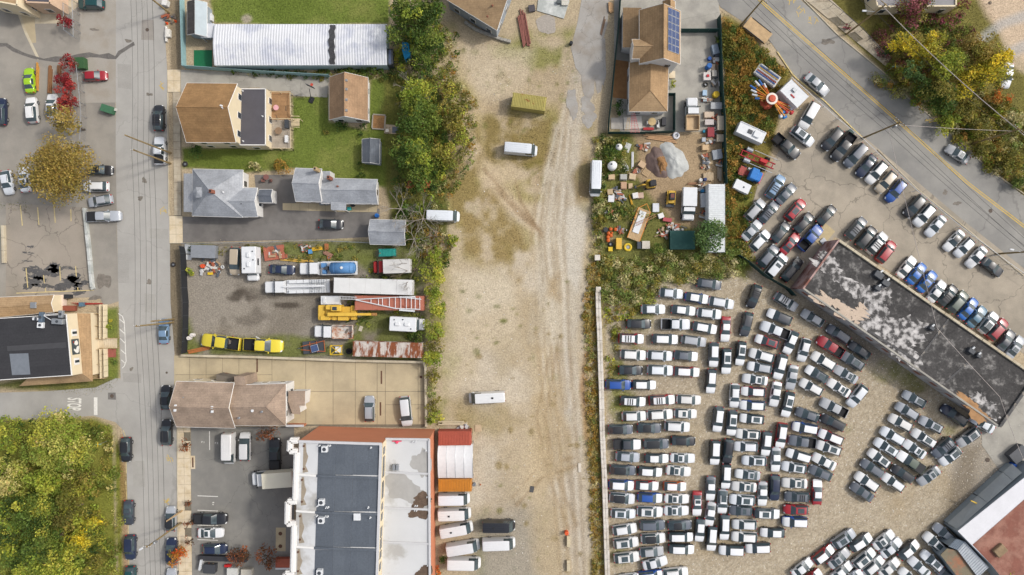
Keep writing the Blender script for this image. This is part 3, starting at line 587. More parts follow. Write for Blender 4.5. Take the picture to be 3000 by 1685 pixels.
CN = dict(w='white', k='black', g='grey', s='silver', r='red', b='blue', n='navy', t='beige', e='dark teal', o='orange', l='lime green', c='pale blue', d='charcoal', m='green-grey', B='bright blue', a='steel blue', y='yellow')
TN = dict(S='SUV', D='sedan', H='hatchback', M='minivan', P='pickup truck', V='cargo van')
NT = dict(S='parked_suv', D='parked_sedan', H='parked_hatchback', M='parked_minivan', P='pickup_truck', V='cargo_van')
ORD = ['first','second','third','fourth','fifth','sixth','seventh','eighth','ninth','tenth','eleventh','twelfth','thirteenth','fourteenth','fifteenth','sixteenth','seventeenth','eighteenth','nineteenth','twentieth','twenty-first','twenty-second']
def car(t, u, v, ang, ty, c, fl='', L_=None, label='', group=None):
    px, py = T(t, u, v); v0 = ty
    if ty == 'S': v0 = random.choice('SSUWNN')
    ms = CARM[v0]; Hh = CARD[v0][2]
    p = W(px, py, Hh*.45)
    e = thing(NT[ty] if 'A' not in fl else 'moving_car', label, 'van' if ty == 'V' else ('pickup' if ty == 'P' else 'car'), (p.x, p.y, .05 if False else .0), R(-ang), group)
    k_ = 1. if L_ is None else min(1.12, max(.88, L_*.0172/CARD[v0][0]))
    k_ *= random.uniform(.985, 1.01); k_ *= .985; e.scale = (k_, random.uniform(.93, .985), random.uniform(.96, 1.03))
    if 'B' in fl: e.scale = (1.22, 1.16, 1.12)
    j = random.uniform(.88, 1.06); tw_ = random.uniform(-.03, .03); base = tuple(min(.8, x*j*q) for x, q in zip(C(*CC[c])[:3], (1-tw_, 1, 1+tw_*1.4)))+(1,)
    film = (.66, .67, .68, 1); blk = C(38,40,44)
    hood = film if 'f' in fl or 'h' in fl else base
    roof = film if 'f' in fl else (blk if 'q' in fl else base)
    dark_glass = None
    for nm in ('body','hood','roof','windshield','rear_window','side_window_l','side_window_r','headlight_l','headlight_r','tail_light_l','tail_light_r','mirror_l','mirror_r'):
        if nm in ms:
            o = obj(nm.replace('_l','').replace('_r','') if nm[-2:] in ('_l','_r') and nm != 'rear_window' else nm, ms[nm], e); o.color = hood if nm == 'hood' else roof if nm == 'roof' else base
    L0, Wd = CARD[v0][0], CARD[v0][1]; r = .36 if ty in 'PV' else .34
    for sx in (.285, -.285):
        for sy in (1, -1): obj('wheel', ms['wheel'], e, loc=(sx*L0, sy*(Wd/2-.10), r))
    if 'x' in fl: obj('sunroof', ms['sunroof'], e)
    if 'z' in fl: obj('cross_bars', ms['cross_bars'], e)
    if ty == 'S' and 'D' not in fl:
        for sy in (1, -1): obj('roof_rail', ms['roof_rail'], e, loc=(0, sy*Wd/2*.70, Hh-.02))
    if ty == 'P': obj('bed', ms['bed'], e)
    if ty == 'P' and 'T' in fl: obj('bed_cover', ms['bed_cover'], e)
    if ty == 'V':
        for y in (-.55,-.2,.2,.55): obj('roof_rib', ms['roof_rib'], e, roof, (0, y, 0))
    if ty == 'V' and 'v' in fl: obj('roof_vent', ms['roof_vent'], e)
    return e
ROWS = """
#wall|white wall|wallside row {n} from the top|white-walled lot wallside rows
12 1980 1410 8 S g;22 1597 60 5 S w;22 1855 107 9 S b f;22 2103 155 10 S w
22 1418 220 0 S w;22 1722 230 6 S g f;22 1980 263 6 S w
22 1273 367 1 S k;22 1643 370 1 P w - 300;22 1935 407 10 S g f
22 1197 515 2 S r fz;22 1537 520 2 S g f;22 1825 537 8 S s - 265
22 1217 677 3 S w;22 1483 685 3 S w;22 1745 687 5 S g h
22 1190 832 1 S k;22 1490 832 2 S w;22 1753 847 3 S r f
22 1067 978 1 S b;22 1325 978 1 S k f
22 1213 1143 3 S d fz;22 1505 1130 -3 S r fz;22 1775 1127 3 S w
22 1227 1293 -2 S w;22 1485 1277 -3 S w;22 1743 1267 2 H w x
22 1090 1426 0 S g q;22 1378 1412 1 S g q;22 1660 1398 3 S w
32 1157 132 0 P d hT 285;32 1447 127 -1 S g q;32 1720 97 2 S k
32 1162 258 4 S s;32 1452 272 1 S d f;32 1713 270 2 D w x
32 1112 390 3 S g q;32 1385 405 4 S k f;32 1672 398 5 D w x
32 1098 542 3 S b f;32 1350 545 3 S r f;32 1635 553 2 H o f
32 1105 673 5 S w q;32 1385 668 3 S b h;32 1655 677 2 D w x
32 1117 827 2 S w x;32 1385 808 2 S w x;32 1650 797 0 D w x
32 1132 985 -8 S w;32 1410 945 -2 S g;32 1685 942 -2 S g q
32 1145 1120 -6 S w x;32 1418 1075 -3 S w q;32 1695 1060 0 S k f
32 1152 1268 -6 S w x;32 1402 1210 -5 S s;32 1700 1182 2 S k f
32 1435 1322 -14 D w
32 1195 1480 -6 S w;32 1395 1452 -6 S b f;32 1640 1425 -6 S w
#file|top|short nose-down file nearest the weed bank/left nose-down file of the gravel lot/second nose-down file of the gravel lot|nose-down cars in the gravel lot
22 2430 90 110 S k z;22 2353 370 103 S d;22 2143 420 93 D r f
22 2025 677 92 S g f;22 1998 942 94 S k f;22 2070 1325 97 S g f;32 2037 215 93 S k f;32 1993 575 92 D g f;32 1857 728 91 D r fx;32 1988 835 98 D s f;32 1885 992 94 S k f
22 2150 740 92 S k fx;22 2295 662 97 S k fx;22 2233 1088 93 S w;22 2207 1362 95 S g fx;32 2165 203 95 S k;32 2147 455 93 S k f;32 2113 708 93 S s fx;32 2133 965 92 S k f;32 2005 1078 94 S k f
#file|top|first nose-left file of the gravel lot|nose-left cars in the gravel lot
23 115 297 203 S d h;23 70 430 201 P w - 310;23 -10 545 199 S r hx;23 -65 685 196 S w;23 -85 805 190 S s h;22 2440 925 188 D w x;22 2425 1047 184 S r f;22 2415 1185 183 S b f;22 2410 1320 186 S k fx;32 2370 30 184 S w x;32 2348 155 182 S w;32 2433 297 183 S w x;32 2365 435 186 D s hx;32 2328 557 184 D w x;32 2313 690 184 S w x;32 2298 797 182 H g x;32 2335 938 182 S w;32 2335 1062 183 S w;32 2205 1195 182 S k f;32 2470 1173 178 S d f
#file|top|right nose-down file of the gravel lot|inner nose-down cars in the gravel lot
23 225 553 113 S g f;23 358 628 105 S w;23 120 797 105 S g f;23 238 905 100 D s;23 72 1073 100 D w;23 195 1175 103 S k fx;33 130 45 98 S r f;33 -20 125 96 S d f;33 75 285 92 D s f;32 2515 630 92 D s f;33 65 570 92 S n
#file|top|slanted line nearest the warehouse wall/slanted pair second from the warehouse wall/slanted line third from the warehouse wall/slanted line fourth from the warehouse wall|cars slanted along the warehouse wall
23 180 145 32 S s z 265;23 448 310 211 S s;23 705 470 214 S g;23 915 632 215 S d
23 625 595 213 P r - 300;23 845 740 213 S g x 270
23 557 740 211 S w;23 780 875 211 D s x;23 708 1008 213 D w x;23 895 1090 129 S w
23 487 872 211 S g hx;23 433 1003 209 S w;23 660 1208 207 P s - 300;23 650 1357 206 S k;23 393 1278 199 S g
#file|top|second nose-left file of the gravel lot/outermost nose-left file of the gravel lot|nose-left cars at the end of the files
23 370 1412 190 S b f;33 340 105 188 P g - 290;33 305 245 197 S d f;33 262 365 189 S w x;33 265 522 183 D w x;33 290 660 183 S g z;33 280 787 182 S r x;33 270 910 182 S b f;33 45 1018 182 S k f;32 2560 828 2 S g fx
33 630 60 202 S r f;33 610 170 199 S w x;33 560 305 207 D w;33 525 420 204 S g;33 490 610 272 D r f
#file|top|left line of the detached slanted block/right line of the detached slanted block/line crossing the detached slanted block's end|cars in the detached double file
23 1330 1360 209 S w;33 1250 50 211 S w;33 1187 165 213 S w x;33 1115 275 217 S w x;33 1045 375 214 S g;33 993 510 215 S w;33 940 610 215 D g
23 1468 1123 209 S s x;23 1395 1245 212 S s;23 1635 1380 208 S s x;33 1560 70 213 S w x;33 1467 180 215 D w x;33 1430 310 214 P m hT;33 1350 430 214 S k;33 1255 515 215 S w
33 2010 60 143 S s x;33 1753 165 139 S g z;33 1825 250 141 S w x;33 1612 450 143 D s x
#file|left|upper line of the bottom slanted block/middle line of the bottom slanted block/bottom line cut by the picture edge|cars slanted in the bottom block
33 760 1080 326 S s x;33 930 1115 327 S g f;33 1160 1090 322 D w x;33 1235 1170 320 D w;33 1410 1190 321 S d f;33 1675 1125 222 S w x;33 1770 1030 221 S s
33 555 1240 322 S r f;33 710 1275 321 D s x;33 965 1275 321 S w x;33 1060 1350 320 S w;33 1215 1370 320 D w;33 1515 1365 223 D w;33 1645 1305 222 S w x
33 345 1370 322 D w;33 430 1485 322 S r f;33 740 1405 322 D w f;33 850 1480 322 S w;33 1420 1475 222 S w;33 1790 1450 220 D g
#file|top left|fence row of the upper asphalt lot|cars nosed away from the road fence
13 648 -47 131 S k - 270;13 755 35 128 P k - 330;13 880 120 133 M g;13 985 225 129 D n;13 1090 290 132 S w;13 1185 385 132 S t;13 1285 475 130 S b;13 1470 630 133 S k;13 1570 720 132 S w;13 1680 830 132 D w;13 1865 975 133 D w q;13 1970 1045 135 H w;13 2090 1140 132 D w;13 2245 1240 37 D k
#file|top left|row backed against the warehouse's upper edge|cars backed against the warehouse
13 885 850 312 S g z;13 985 940 310 S k;13 1095 1000 312 S w z;13 1185 1085 308 S r;13 1390 1240 310 D w;13 1490 1305 311 D B;13 1595 1385 312 D B x;23 1692 40 308 D w;23 1803 80 312 S k z;23 1905 145 312 S m;23 2010 215 311 D B;23 2095 295 312 D a;23 2215 355 310 S w x;23 2305 420 313 S r;23 2385 535 308 D d;23 2480 600 307 D s x
#file|left|upper pair of the block below blue truck/second line of the block below blue truck/third line of the block below blue truck/fourth line of the block below blue truck/lowest pair of the block below blue truck|cars in the upper lot's left block
13 75 430 304 S c z;13 180 505 314 D g
13 -132 665 312 S s;13 5 690 311 S g z;13 275 665 311 S r x;13 585 720 313 S k
12 2410 870 314 D s;12 2490 975 313 S w;13 125 890 309 S d;13 355 795 313 S k
13 0 1130 311 S g;13 220 1005 311 D r x;13 425 945 312 P b - 310
13 85 1225 310 M w x;13 240 1265 310 S k - 295
#file|top|vans parked beside the orange commercial building|white vans beside the commercial building
31 1990 680 -1 V w - 325;31 1995 830 -2 V w v;31 2015 985 -10 V w v;31 2080 1165 -9 V w;31 2090 1325 1 V w
"""
SINGLE = [
('03',2400,760,100,'D','w','',None,'white car half hidden under the right wood trees'),
('20',2222,548,188,'P','y','B',None,'yellow utility truck with loaded bed beside the black fence'),('21',75,582,3,'P','y','B',None,'yellow utility truck with brown debris bed, nose right'),
('03',415,1160,120,'M','w','',300,'white minivan beside the carnival ride near the road fence'),('03',345,1370,38,'S','w','x',None,'white SUV just below the white minivan at the lot top'),
('13',185,30,42,'P','k','',320,'black pickup nosed down by the red truck chassis'),('03',490,850,41,'D','s','',295,'silver sedan parked on the main road beside the concession trailer'),
('13',1900,105,213,'D','s','xA',None,'silver sedan with sunroof driving along the main road'),
('00',912,40,180,'S','e','',None,'dark teal SUV at the top edge beside the metal fence'),('00',300,808,265,'D','l','',None,'lime green coupe in the left asphalt yard'),
('00',960,765,-3,'H','r','',None,'red hatchback parked right of the red-leaved trees'),('00',10,1120,270,'S','n','',280,'dark blue SUV cut by the left edge of the picture'),
('00',322,1105,265,'S','w','',None,'white SUV below the lime green coupe'),('00',527,1065,270,'S','w','x',None,'white SUV with sunroof half under the red and yellow trees'),
('00',1597,1185,270,'S','k','z',None,'black SUV parked at the kerb by the brown gable house'),('10',1605,70,270,'P','w','T',280,'white pickup at the kerb under the double utility poles'),
('10',75,390,80,'S','w','',None,'white SUV nosed down beside the large yellow tree, leftmost'),('10',250,360,263,'D','w','x',None,'white car with open sunroof at the yellow tree\'s left edge'),
('10',1010,265,2,'D','k','',None,'black sedan nosing out from under the yellow tree'),('10',960,430,180,'S','w','',None,'white SUV backed out of the yellow tree\'s shade'),
('10',1005,575,170,'S','s','',None,'silver wagon between the white SUV and silver pickup'),('10',1045,730,-2,'P','s','T',355,'silver pickup with dark bed cover beside the low wall'),
('20',1650,440,270,'D','c','',None,'pale blue car at the kerb below leaning utility poles'),('20',1670,1105,270,'S','k','',None,'black SUV at the kerb beside the grey-brown shingle house'),
('30',1675,14,270,'S','k','q',None,'black SUV behind the one beside the shingle house'),('30',1270,187,90,'S','k','',None,'black car at the left kerb, uppermost below the side street'),
('30',1297,820,90,'D','d','x',None,'charcoal sedan with sunroof at the weedy left kerb'),('30',1310,1170,90,'S','n','',None,'navy SUV at the left kerb below the charcoal sedan'),
('30',1315,1480,90,'S','e','',None,'dark teal car at the left kerb, cut by bottom edge'),('30',1720,880,270,'S','s','q',None,'silver SUV with dark roof under the crossing poles'),
('30',1725,1205,270,'S','n','',None,'dark blue SUV under the orange-leaved street tree'),('30',1725,1510,270,'S','s','',None,'silver car at the right kerb, cut by bottom edge'),
('30',2300,175,90,'V','w','',330,'white high-roof van nosed down in the business lot'),('30',2462,155,270,'M','w','',None,'white work van beside the high-roof van'),
('31',190,228,270,'P','k','T',None,'black pickup with covered bed beside the cornice wall'),('30',2115,880,0,'P','k','T',345,'black pickup in the marked business bays'),
('30',2120,1020,0,'D','w','x',None,'white sedan with glass roof below the black pickup'),('30',2160,1182,0,'S','n','',None,'navy SUV in the lowest business bay'),
('11',755,810,2,'S','k','',None,'black SUV alone on the dark asphalt driveway'),('11',1880,727,2,'V','w','',335,'white van half under the bare trees'),
('21',2320,1105,177,'V','w','v',370,'white van alone in the lower vacant lot'),('21',1140,1220,270,'S','s','',None,'silver SUV on the tan concrete lot'),
('21',1505,1245,84,'M','w','',310,'white minivan on the tan concrete lot'),('12',88,58,5,'V','w','',340,'white van below the yellow shipping container'),
('12',840,352,92,'V','w','',360,'white van beside the contractor yard\'s weedy edge'),('31',2440,950,0,'V','k','v',None,'black van parked right of the white vans'),
('31',2440,1130,-2,'V','w','',None,'white van below the black van'),('10',2365,1180,92,'M','t','',None,'tan minivan beside the motorhome in the junk yard'),
('11',262,1265,3,'D','n','',None,'navy sedan in front of the tanker truck in the junk yard'),('23',2150,1370,212,'D','w','',None,'white car nosing from under the warehouse corner'),
('23',1870,1285,215,'S','n','q',330,'navy and orange trimmed SUV against the warehouse wall'),
]
NUM = ['first','second','third','fourth','fifth','sixth','seventh','eighth','ninth','tenth','eleventh','twelfth','thirteenth','fourteenth','fifteenth','sixteenth','seventeenth','eighteenth','nineteenth','twentieth','twenty-first','twenty-second','twenty-third']
def cdesc(ty, c, fl):
    s_ = CN[c]+' '+TN[ty]
    if 'f' in fl and c != 'w': s_ = 'white-filmed '+s_
    elif 'h' in fl: s_ += ' with white hood'
    elif 'q' in fl: s_ += ' with black roof'
    elif 'x' in fl: s_ += ' with sunroof'
    return s_
NCAR = 0
hdr = None; rown = 0; multi = {}
body = ROWS.strip().split('\n')
blocks = []
for ln in body:
    if ln[0] == '#': blocks.append((ln[1:].split('|'), []))
    else: blocks[-1][1].append([q.split() for q in ln.split(';')])
for (kind, end, desc, grp), rows in blocks:
    ds = desc.split('/')
    for ri, row in enumerate(rows):
        key = {'top': lambda q: T(q[0], float(q[1]), float(q[2]))[1], 'top left': lambda q: sum(T(q[0], float(q[1]), float(q[2])))}.get(end, lambda q: T(q[0], float(q[1]), float(q[2]))[0])
        for ci, q in enumerate(sorted(row, key=key)):
            fl = q[6] if len(q) > 6 and q[6] != '-' else ''; L_ = float(q[7]) if len(q) > 7 else None
            if kind == 'wall': lab = f"{cdesc(q[4], q[5], fl)}, {NUM[ci]} from white wall in {NUM[ri]} row from the top"
            else: lab = f"{cdesc(q[4], q[5], fl)}, {NUM[ci]} from {end} in {ds[ri]}"
            if len(lab.split()) > 16: lab = lab.replace('of the ', 'of ').replace('from the ', 'from ').replace('the warehouse', 'warehouse')
            car(q[0], float(q[1]), float(q[2]), float(q[3]), q[4], q[5], fl, L_, lab, grp); NCAR += 1
for t, u, v, an, ty, c, fl, L_, lab in SINGLE: car(t, u, v, an, ty, c, fl, L_, lab); NCAR += 1
print('CARS', NCAR)
# ------------------------------------------------------------------ buildings
mat('siding_white', C(226,224,220), .8, .06, .8); mat('siding_cream', C(234,218,186), .8, .06, .8); mat('siding_grey', C(160,168,176), .8, .08, .8)
mat('trim_white', C(238,236,232), .7, .04, 2.); mat('pane_glass', C(58,66,74), .08, .1, 2., spec=.6); mat('metal_grey', C(168,172,176), .4, .1, 3., metal=.5)
mat('metal_white', C(226,228,230), .5, .06, 2.); mat('metal_dark', C(72,76,82), .5, .15, 3.); mat('brick_red', C(150,96,78), .9, .2, 2.)
mat('terracotta', C(206,134,100), .85, .05, .5); mat('cedar', C(190,164,124), .85, .15, 2.); mat('timber', C(196,166,126), .85, .2, 1.5, .12, 7.); mat('timber_old', C(150,128,100), .9, .25, 1.2, .15, 6.)
for nm, c1, c2, bw, bh, rot in (('shingle_brown', (160,126,86), (132,100,66), 1.0, .34, 0), ('shingle_brown_ns', (174,142,104), (144,112,78), 1.0, .34, R(90)), ('shingle_tan', (180,152,116), (154,126,96), 1., .34, 0),
        ('shingle_tan_ns', (172,142,106), (142,114,82), 1., .34, R(90)), ('shingle_garage', (166,136,106), (142,112,86), 1., .36, R(90)), ('shingle_grey', (166,170,176), (146,150,157), 1.1, .36, 0), ('shingle_grey_ns', (170,173,178), (150,153,158), 1.1, .36, R(90)),
        ('shingle_taupe', (168,148,130), (142,124,110), 1., .36, 0), ('shingle_slate', (112,118,128), (90,96,106), 1., .34, 0), ('shingle_slate_ns', (104,110,118), (84,88,96), 1., .34, R(90)), ('deck_board', (176,138,98), (132,100,70), 6., .15, 0), ('deck_old', (188,176,160), (150,138,122), 6., .15, 0)):
    rows_mat(nm, C(*c1), C(*c2), bw, bh, rot=rot)
rows_mat('membrane_dark', C(96,103,112), C(80,87,97), 14., 1.9, .7, R(90), .08, .012)
rows_mat('membrane_black', C(60,60,63), C(48,48,52), 12., .95, .8, R(-4), .10, .015)
mat('membrane_addition', C(88,86,92), .8, .1, .5, .06)
mat('membrane_white', C(212,213,214), .6, .05, .3, .03, 6., c2=C(184,182,178), c2s=.10, c2t=(.52,.60))
m_ = mat('tar_roof', C(74,72,71), .9, .3, .35, .35, 3., .4, c2=C(150,147,143), c2s=.7, c2t=(.53,.72), stretch=(1,1,1))
def V3(p, z): return Vector((p.x, p.y, z))
def inset(poly, d):
    c_ = sum(poly, Vector())/len(poly); return [p+(c_-p).normalized()*d for p in poly]
def wall_windows(par, a, b, zs, n, ww=.95, wh=1.25, mfr='trim_white'):
    d = b-a; L_ = d.length; rz = math.atan2(d.y, d.x); d.normalize(); nrm = Vector((d.y, -d.x, 0))
    for z in zs:
        for i in range(n):
            p = a+d*(L_*(i+.5)/n)+nrm*.02
            o = MB().box(p.x, p.y, z, ww+.16, .09, wh+.16, rz, .0).build('window', mfr, par); q = p+nrm*.05
            MB().box(q.x, q.y, z+.08, ww, .03, wh, rz, .0).build('pane', 'pane_glass', o)
def ccw(poly):
    s_ = sum(poly[i].x*poly[(i+1) % len(poly)].y-poly[(i+1) % len(poly)].x*poly[i].y for i in range(len(poly))); return poly if s_ > 0 else poly[::-1]
def auto_windows(par, poly, storeys, z0=.9, step=3.0, mfr='trim_white'):
    P_ = ccw(poly)
    for i in range(len(P_)):
        a, b = V3(P_[i], 0), V3(P_[(i+1) % len(P_)], 0); L_ = (b-a).length
        if L_ > 2.2: wall_windows(par, a, b, [z0+2.8*s_ for s_ in range(storeys)], max(1, int(L_/step)), mfr=mfr)
def gable(e, t, cs, he, hr, rm, wm='siding_white', over=.35, storeys=1, z0=0., rm2=None, ends=True, win=True):
    a, b, c_, d = [TW(t, *p, he) for p in cs]
    r0, r1 = (a+d)/2, (b+c_)/2; r0.z = r1.z = hr
    MB().slab([a, b, r1, r0], .14).build('roof_slope', rm, e); MB().slab([d, c_, r1, r0], .14).build('roof_slope', rm2 or rm, e)
    MB().tube(r0+Vector((0,0,.01)), r1+Vector((0,0,.01)), .09, .09, 6).build('ridge_cap', rm, e)
    A = [a, b, c_, d]; I = inset(A, over); i0, i1 = (I[0]+I[3])/2, (I[1]+I[2])/2
    dz = .16; k_ = hr-he
    MB().add([V3(p, z0) for p in I]+[V3(p, he-dz) for p in I]+[V3(i0, hr-dz-.05), V3(i1, hr-dz-.05)],
             [(0,1,5,4),(1,2,6,9,5),(2,3,7,6),(3,0,4,8,7)]).build('wall', wm, e)
    for p, q in ((a, b), (d, c_)):                         # gutters
        MB().tube(p+Vector((0,0,-.07)), q+Vector((0,0,-.07)), .07, .07, 5).build('gutter', 'trim_white', e)
    for p, q, r_ in ((a, d, r0), (b, c_, r1)):              # bargeboards
        for s_ in (p, q): MB().tube(s_+Vector((0,0,-.05)), r_+Vector((0,0,-.05)), .06, .06, 4).build('bargeboard', 'trim_white', e)
    if win: auto_windows(e, I, storeys)
    return A, r0, r1
def hip(e, t, cs, he, hr, f, rm, wm='siding_white', over=.35, storeys=1, rm2=None, win=True):
    a, b, c_, d = [TW(t, *p, he) for p in cs]               # ridge along a->b, f = ridge start/end fractions
    m0, m1 = (a+d)/2, (b+c_)/2; r0, r1 = m0.lerp(m1, f[0]), m0.lerp(m1, f[1]); r0.z = r1.z = hr; rm2 = rm2 or rm
    if (r1-r0).length < .05:
        for p, q, m in ((a,b,rm),(b,c_,rm2),(c_,d,rm),(d,a,rm2)): MB().slab([p, q, r0], .14).build('roof_slope', m, e)
    else:
        MB().slab([a, b, r1, r0], .14).build('roof_slope', rm, e); MB().slab([d, c_, r1, r0], .14).build('roof_slope', rm, e)
        if f[0] > .01: MB().slab([a, d, r0], .14).build('roof_slope', rm2, e)
        if f[1] < .99: MB().slab([b, c_, r1], .14).build('roof_slope', rm2, e)
    for p, q in ((a,r0),(d,r0),(b,r1),(c_,r1)): MB().tube(p, q+Vector((0,0,.0)), .07, .07, 5).build('ridge_cap', rm, e)
    I = inset([a, b, c_, d], over); MB().prism([(p.x, p.y) for p in I], 0, he-.16).build('wall', wm, e)
    Q = [a, b, c_, d]
    for i in range(4): MB().tube(Q[i]+Vector((0,0,-.07)), Q[(i+1) % 4]+Vector((0,0,-.07)), .07, .07, 5).build('gutter', 'trim_white', e)
    if win: auto_windows(e, I, storeys)
    return r0, r1
def flat(e, t, cs, h, rm, wm, par=.0, z0=0., storeys=0, parm=None, pw=.25, wn='wall', rn='roof'):
    P_ = ccw([TW(t, *p, h) for p in cs]); xy = [(p.x, p.y) for p in P_]
    MB().prism(xy, z0, h-.05).build(wn, wm, e); MB().prism([(p.x, p.y) for p in inset(P_, .04)], h-.05, h).build(rn, rm, e)
    if par:
        for i in range(len(P_)):
            a, b = P_[i], P_[(i+1) % len(P_)]; d = b-a
            c_ = (a+b)/2; n_ = Vector((-d.y, d.x, 0)).normalized()*pw/2; c_ = c_+n_
            MB().box(c_.x, c_.y, h-.1, d.length-.01, pw, par+.1, math.atan2(d.y, d.x), .02).build('parapet', parm or wm, e)
    if storeys: auto_windows(e, P_, storeys)
    return P_
def vent(e, p, s_=.35, h=.35, m='metal_grey', nm='roof_vent'): MB().box(p.x, p.y, p.z-.08, s_, s_, h+.08, 0, .06).build(nm, m, e)
def pipe(e, p, r_=.07, h=.45, m='metal_white'): MB().lathe(p.x, p.y, [(r_*1.8,p.z-.1),(r_*1.6,p.z+.05),(r_,p.z+.08),(r_,p.z+h),(r_*.5,p.z+h)], 8).build('vent_pipe', m, e)
def chimney(e, t, u, v, h0, h1, s_=.55, m='brick_red'):
    p = TW(t, u, v, h1); o = MB().box(p.x, p.y, h0, s_, s_*1.2, h1-h0, 0, .03).build('chimney', m, e); MB().box(p.x, p.y, h1+.005, s_*.55, s_*.7, .04, 0, .0).build('flue', 'liner', o)
def bld(name, label, cat='building', group=None, at=None): return thing(name, label, cat, at or (0,0,0), 0, group)
# brown gable house with dark addition
e = bld('gable_house', 'brown shingled gable house with dark flat addition beside the street', 'house')
A, r0, r1 = gable(e, '00', [(1875,835),(2385,840),(2370,1432),(1870,1430)], 6., 9.6, 'shingle_brown', 'siding_cream', storeys=2)
flat(e, '00', [(2410,890),(2672,890),(2672,1462),(2405,1462)], 3.6, 'membrane_addition', 'siding_cream', .12, storeys=1, parm='trim_white', pw=.15)
for u, v in ((2225,1065),(2240,1085)): pipe(e, TW('00', u, v, 9.4), .12, .4)
for u, v in ((2500,915),(2505,1420),(2700,1170)): pipe(e, TW('00', u-60, v, 3.6), .08, .4)
# deck
dk = thing('wooden_deck', 'raised wooden deck with rail and steps behind the gable house', 'deck')
b = MB(); b2 = MB()
for i in range(60):
    y0 = 915+i*9.6
    p, q = TW('01', 138, y0+4.8, .9), TW('01', 345, y0+4.8, .9)
    (b if y0 < 1195 else b2).box((p.x+q.x)/2, (p.y+q.y)/2, .82, (q-p).length, .15, .08, 0, .0)
b.build('deck_planks', 'deck_board', dk)['kind'] = 'stuff'; b2.build('deck_planks', 'deck_old', dk)['kind'] = 'stuff'
mat('rail', C(214,196,160), .8, .15, 2.)
for (a0, b0) in (((140,922),(340,928)),((342,930),(346,1150)),((346,1285),(350,1490)),((130,1490),(350,1490)),((125,1192),(440,1196))):
    p, q = TW('01', *a0, 1.7), TW('01', *b0, 1.7)
    MB().box((p.x+q.x)/2, (p.y+q.y)/2, 1.72, (q-p).length, .1, .07, math.atan2(q.y-p.y, q.x-p.x), .01).build('hand_rail', 'rail', dk)
    n_ = max(2, int((q-p).length/1.3))
    for i in range(n_+1): s_ = p.lerp(q, i/n_); MB().box(s_.x, s_.y, 0., .1, .1, 1.72, 0, .01).build('rail_post', 'rail', dk)
for i in range(5): p = TW('01', 360+i*17, 1230, .8-.16*i); MB().box(p.x, p.y, max(.02,.72-.17*i), .28, 1.2, .06, 0, .01).build('stair_tread', 'rail', dk)
for v in (1165, 1275): p, q = TW('01', 350, v, 1.5), TW('01', 438, v+4, .9); MB().tube(p, q, .05, .05, 5).build('hand_rail', 'rail', dk)
# garage
e = bld('garage', 'detached garage with tan gable roof and four roof vents', 'garage')
A, r0, r1 = gable(e, '01', [(735,1205),(735,775),(1125,780),(1125,1213)], 2.7, 5.6, 'shingle_garage', 'siding_white', win=True)
for v in (808, 898, 1003, 1110): vent(e, TW('01', 908, v, 5.35), .42, .2)
# long corrugated shed
e = bld('corrugated_shed', 'long white corrugated metal shed beside the top lawn', 'shed')
def corrugated(e, pts, he, hr, pitch, amp, m, name='corrugated_roof'):   # pts: px corners nw, ne, se, sw at he; ridge parallel nw->ne; sheets run down the slope
    a, b, c_, d = [W(*p, he) for p in pts]; n_ = int((b-a).length/pitch)*2; vs = []; fs = []
    for i in range(n_+1):
        k_ = i/n_; z = amp if i % 2 else 0
        p, q = a.lerp(b, k_), d.lerp(c_, k_); mid = (p+q)/2; mid.z = hr
        for r_, s_ in ((p, 0), (p.lerp(mid, .5), .15*(hr-he)), (mid, 0), (q.lerp(mid, .5), .15*(hr-he)), (q, 0)): vs.append((r_.x, r_.y, r_.z+z+s_))
    for i in range(n_): fs += [(i*5+j, i*5+j+1, i*5+j+6, i*5+j+5) for j in range(4)]
    o = MB().add(vs, fs).build(name, m, e); return a, b, c_, d
mat('corr_white', C(222,224,228), .45, .06, .4, .05, 4., metal=.0, c2=C(196,200,212), c2s=.22, c2t=(.5,.62))
a, b, c_, d = corrugated(e, [(628,71),(1134,71),(1134,191),(628,192)], 2.7, 3.3, .46, .06, 'corr_white')
MB().prism([(p.x, p.y) for p in inset([a, b, c_, d], .1)], 0, 2.7).build('wall', mat('wall_pale_teal', C(176,196,200), .7, .1, 1.), e)
p, q = TW('01', 738, 248, 3.), TW('01', 796, 645, 3.)
vs = []; n_ = 12
for i in range(n_+1):
    k_ = i/n_; y = p.y+(q.y-p.y)*k_; z = 2.82+(.6+.02)*(1-abs(2*k_-1))+.09*math.sin(math.pi*min(1,max(0,k_)))
    jx = .15*math.sin(i*2.1); vs += [(p.x+jx, y, z+.05), (q.x+jx*.7, y, z+.05)]
MB().add(vs, [(2*i, 2*i+2, 2*i+3, 2*i+1) for i in range(n_)]).build('roof_patch', mat('tar_shiny', C(70,70,72), .5, .45, 2.5, .3, 5.), e)
e = bld('lean_to', 'dark glazed lean-to at the right end of the corrugated shed', 'shed'); flat(e, '01', [(1318,490),(1372,490),(1375,655),(1318,655)], 2.3, mat('roof_bluegrey', C(94,104,128), .4, .1, 2.), 'metal_dark', .06)
e = bld('tarpaulin_store', 'bright blue tarpaulin shelter under the green trees', 'shelter')
P_ = [TW('01', *p, 2.0) for p in ((1470,420),(1530,425),(1550,560),(1495,600),(1465,500))]; MB().prism([(p.x,p.y) for p in P_], .1, 2.).build('tarpaulin', mat('tarp_blue', C(30,140,190), .5, .15, 2., .1), e)
for p in P_: MB().tube((p.x*.999,p.y*.999,0),(p.x*.999,p.y*.999,2.04),.05).build('pole', 'metal_grey', e)
e = bld('old_shed', 'weathered black-roofed shed at the top by the teal fence', 'shed')
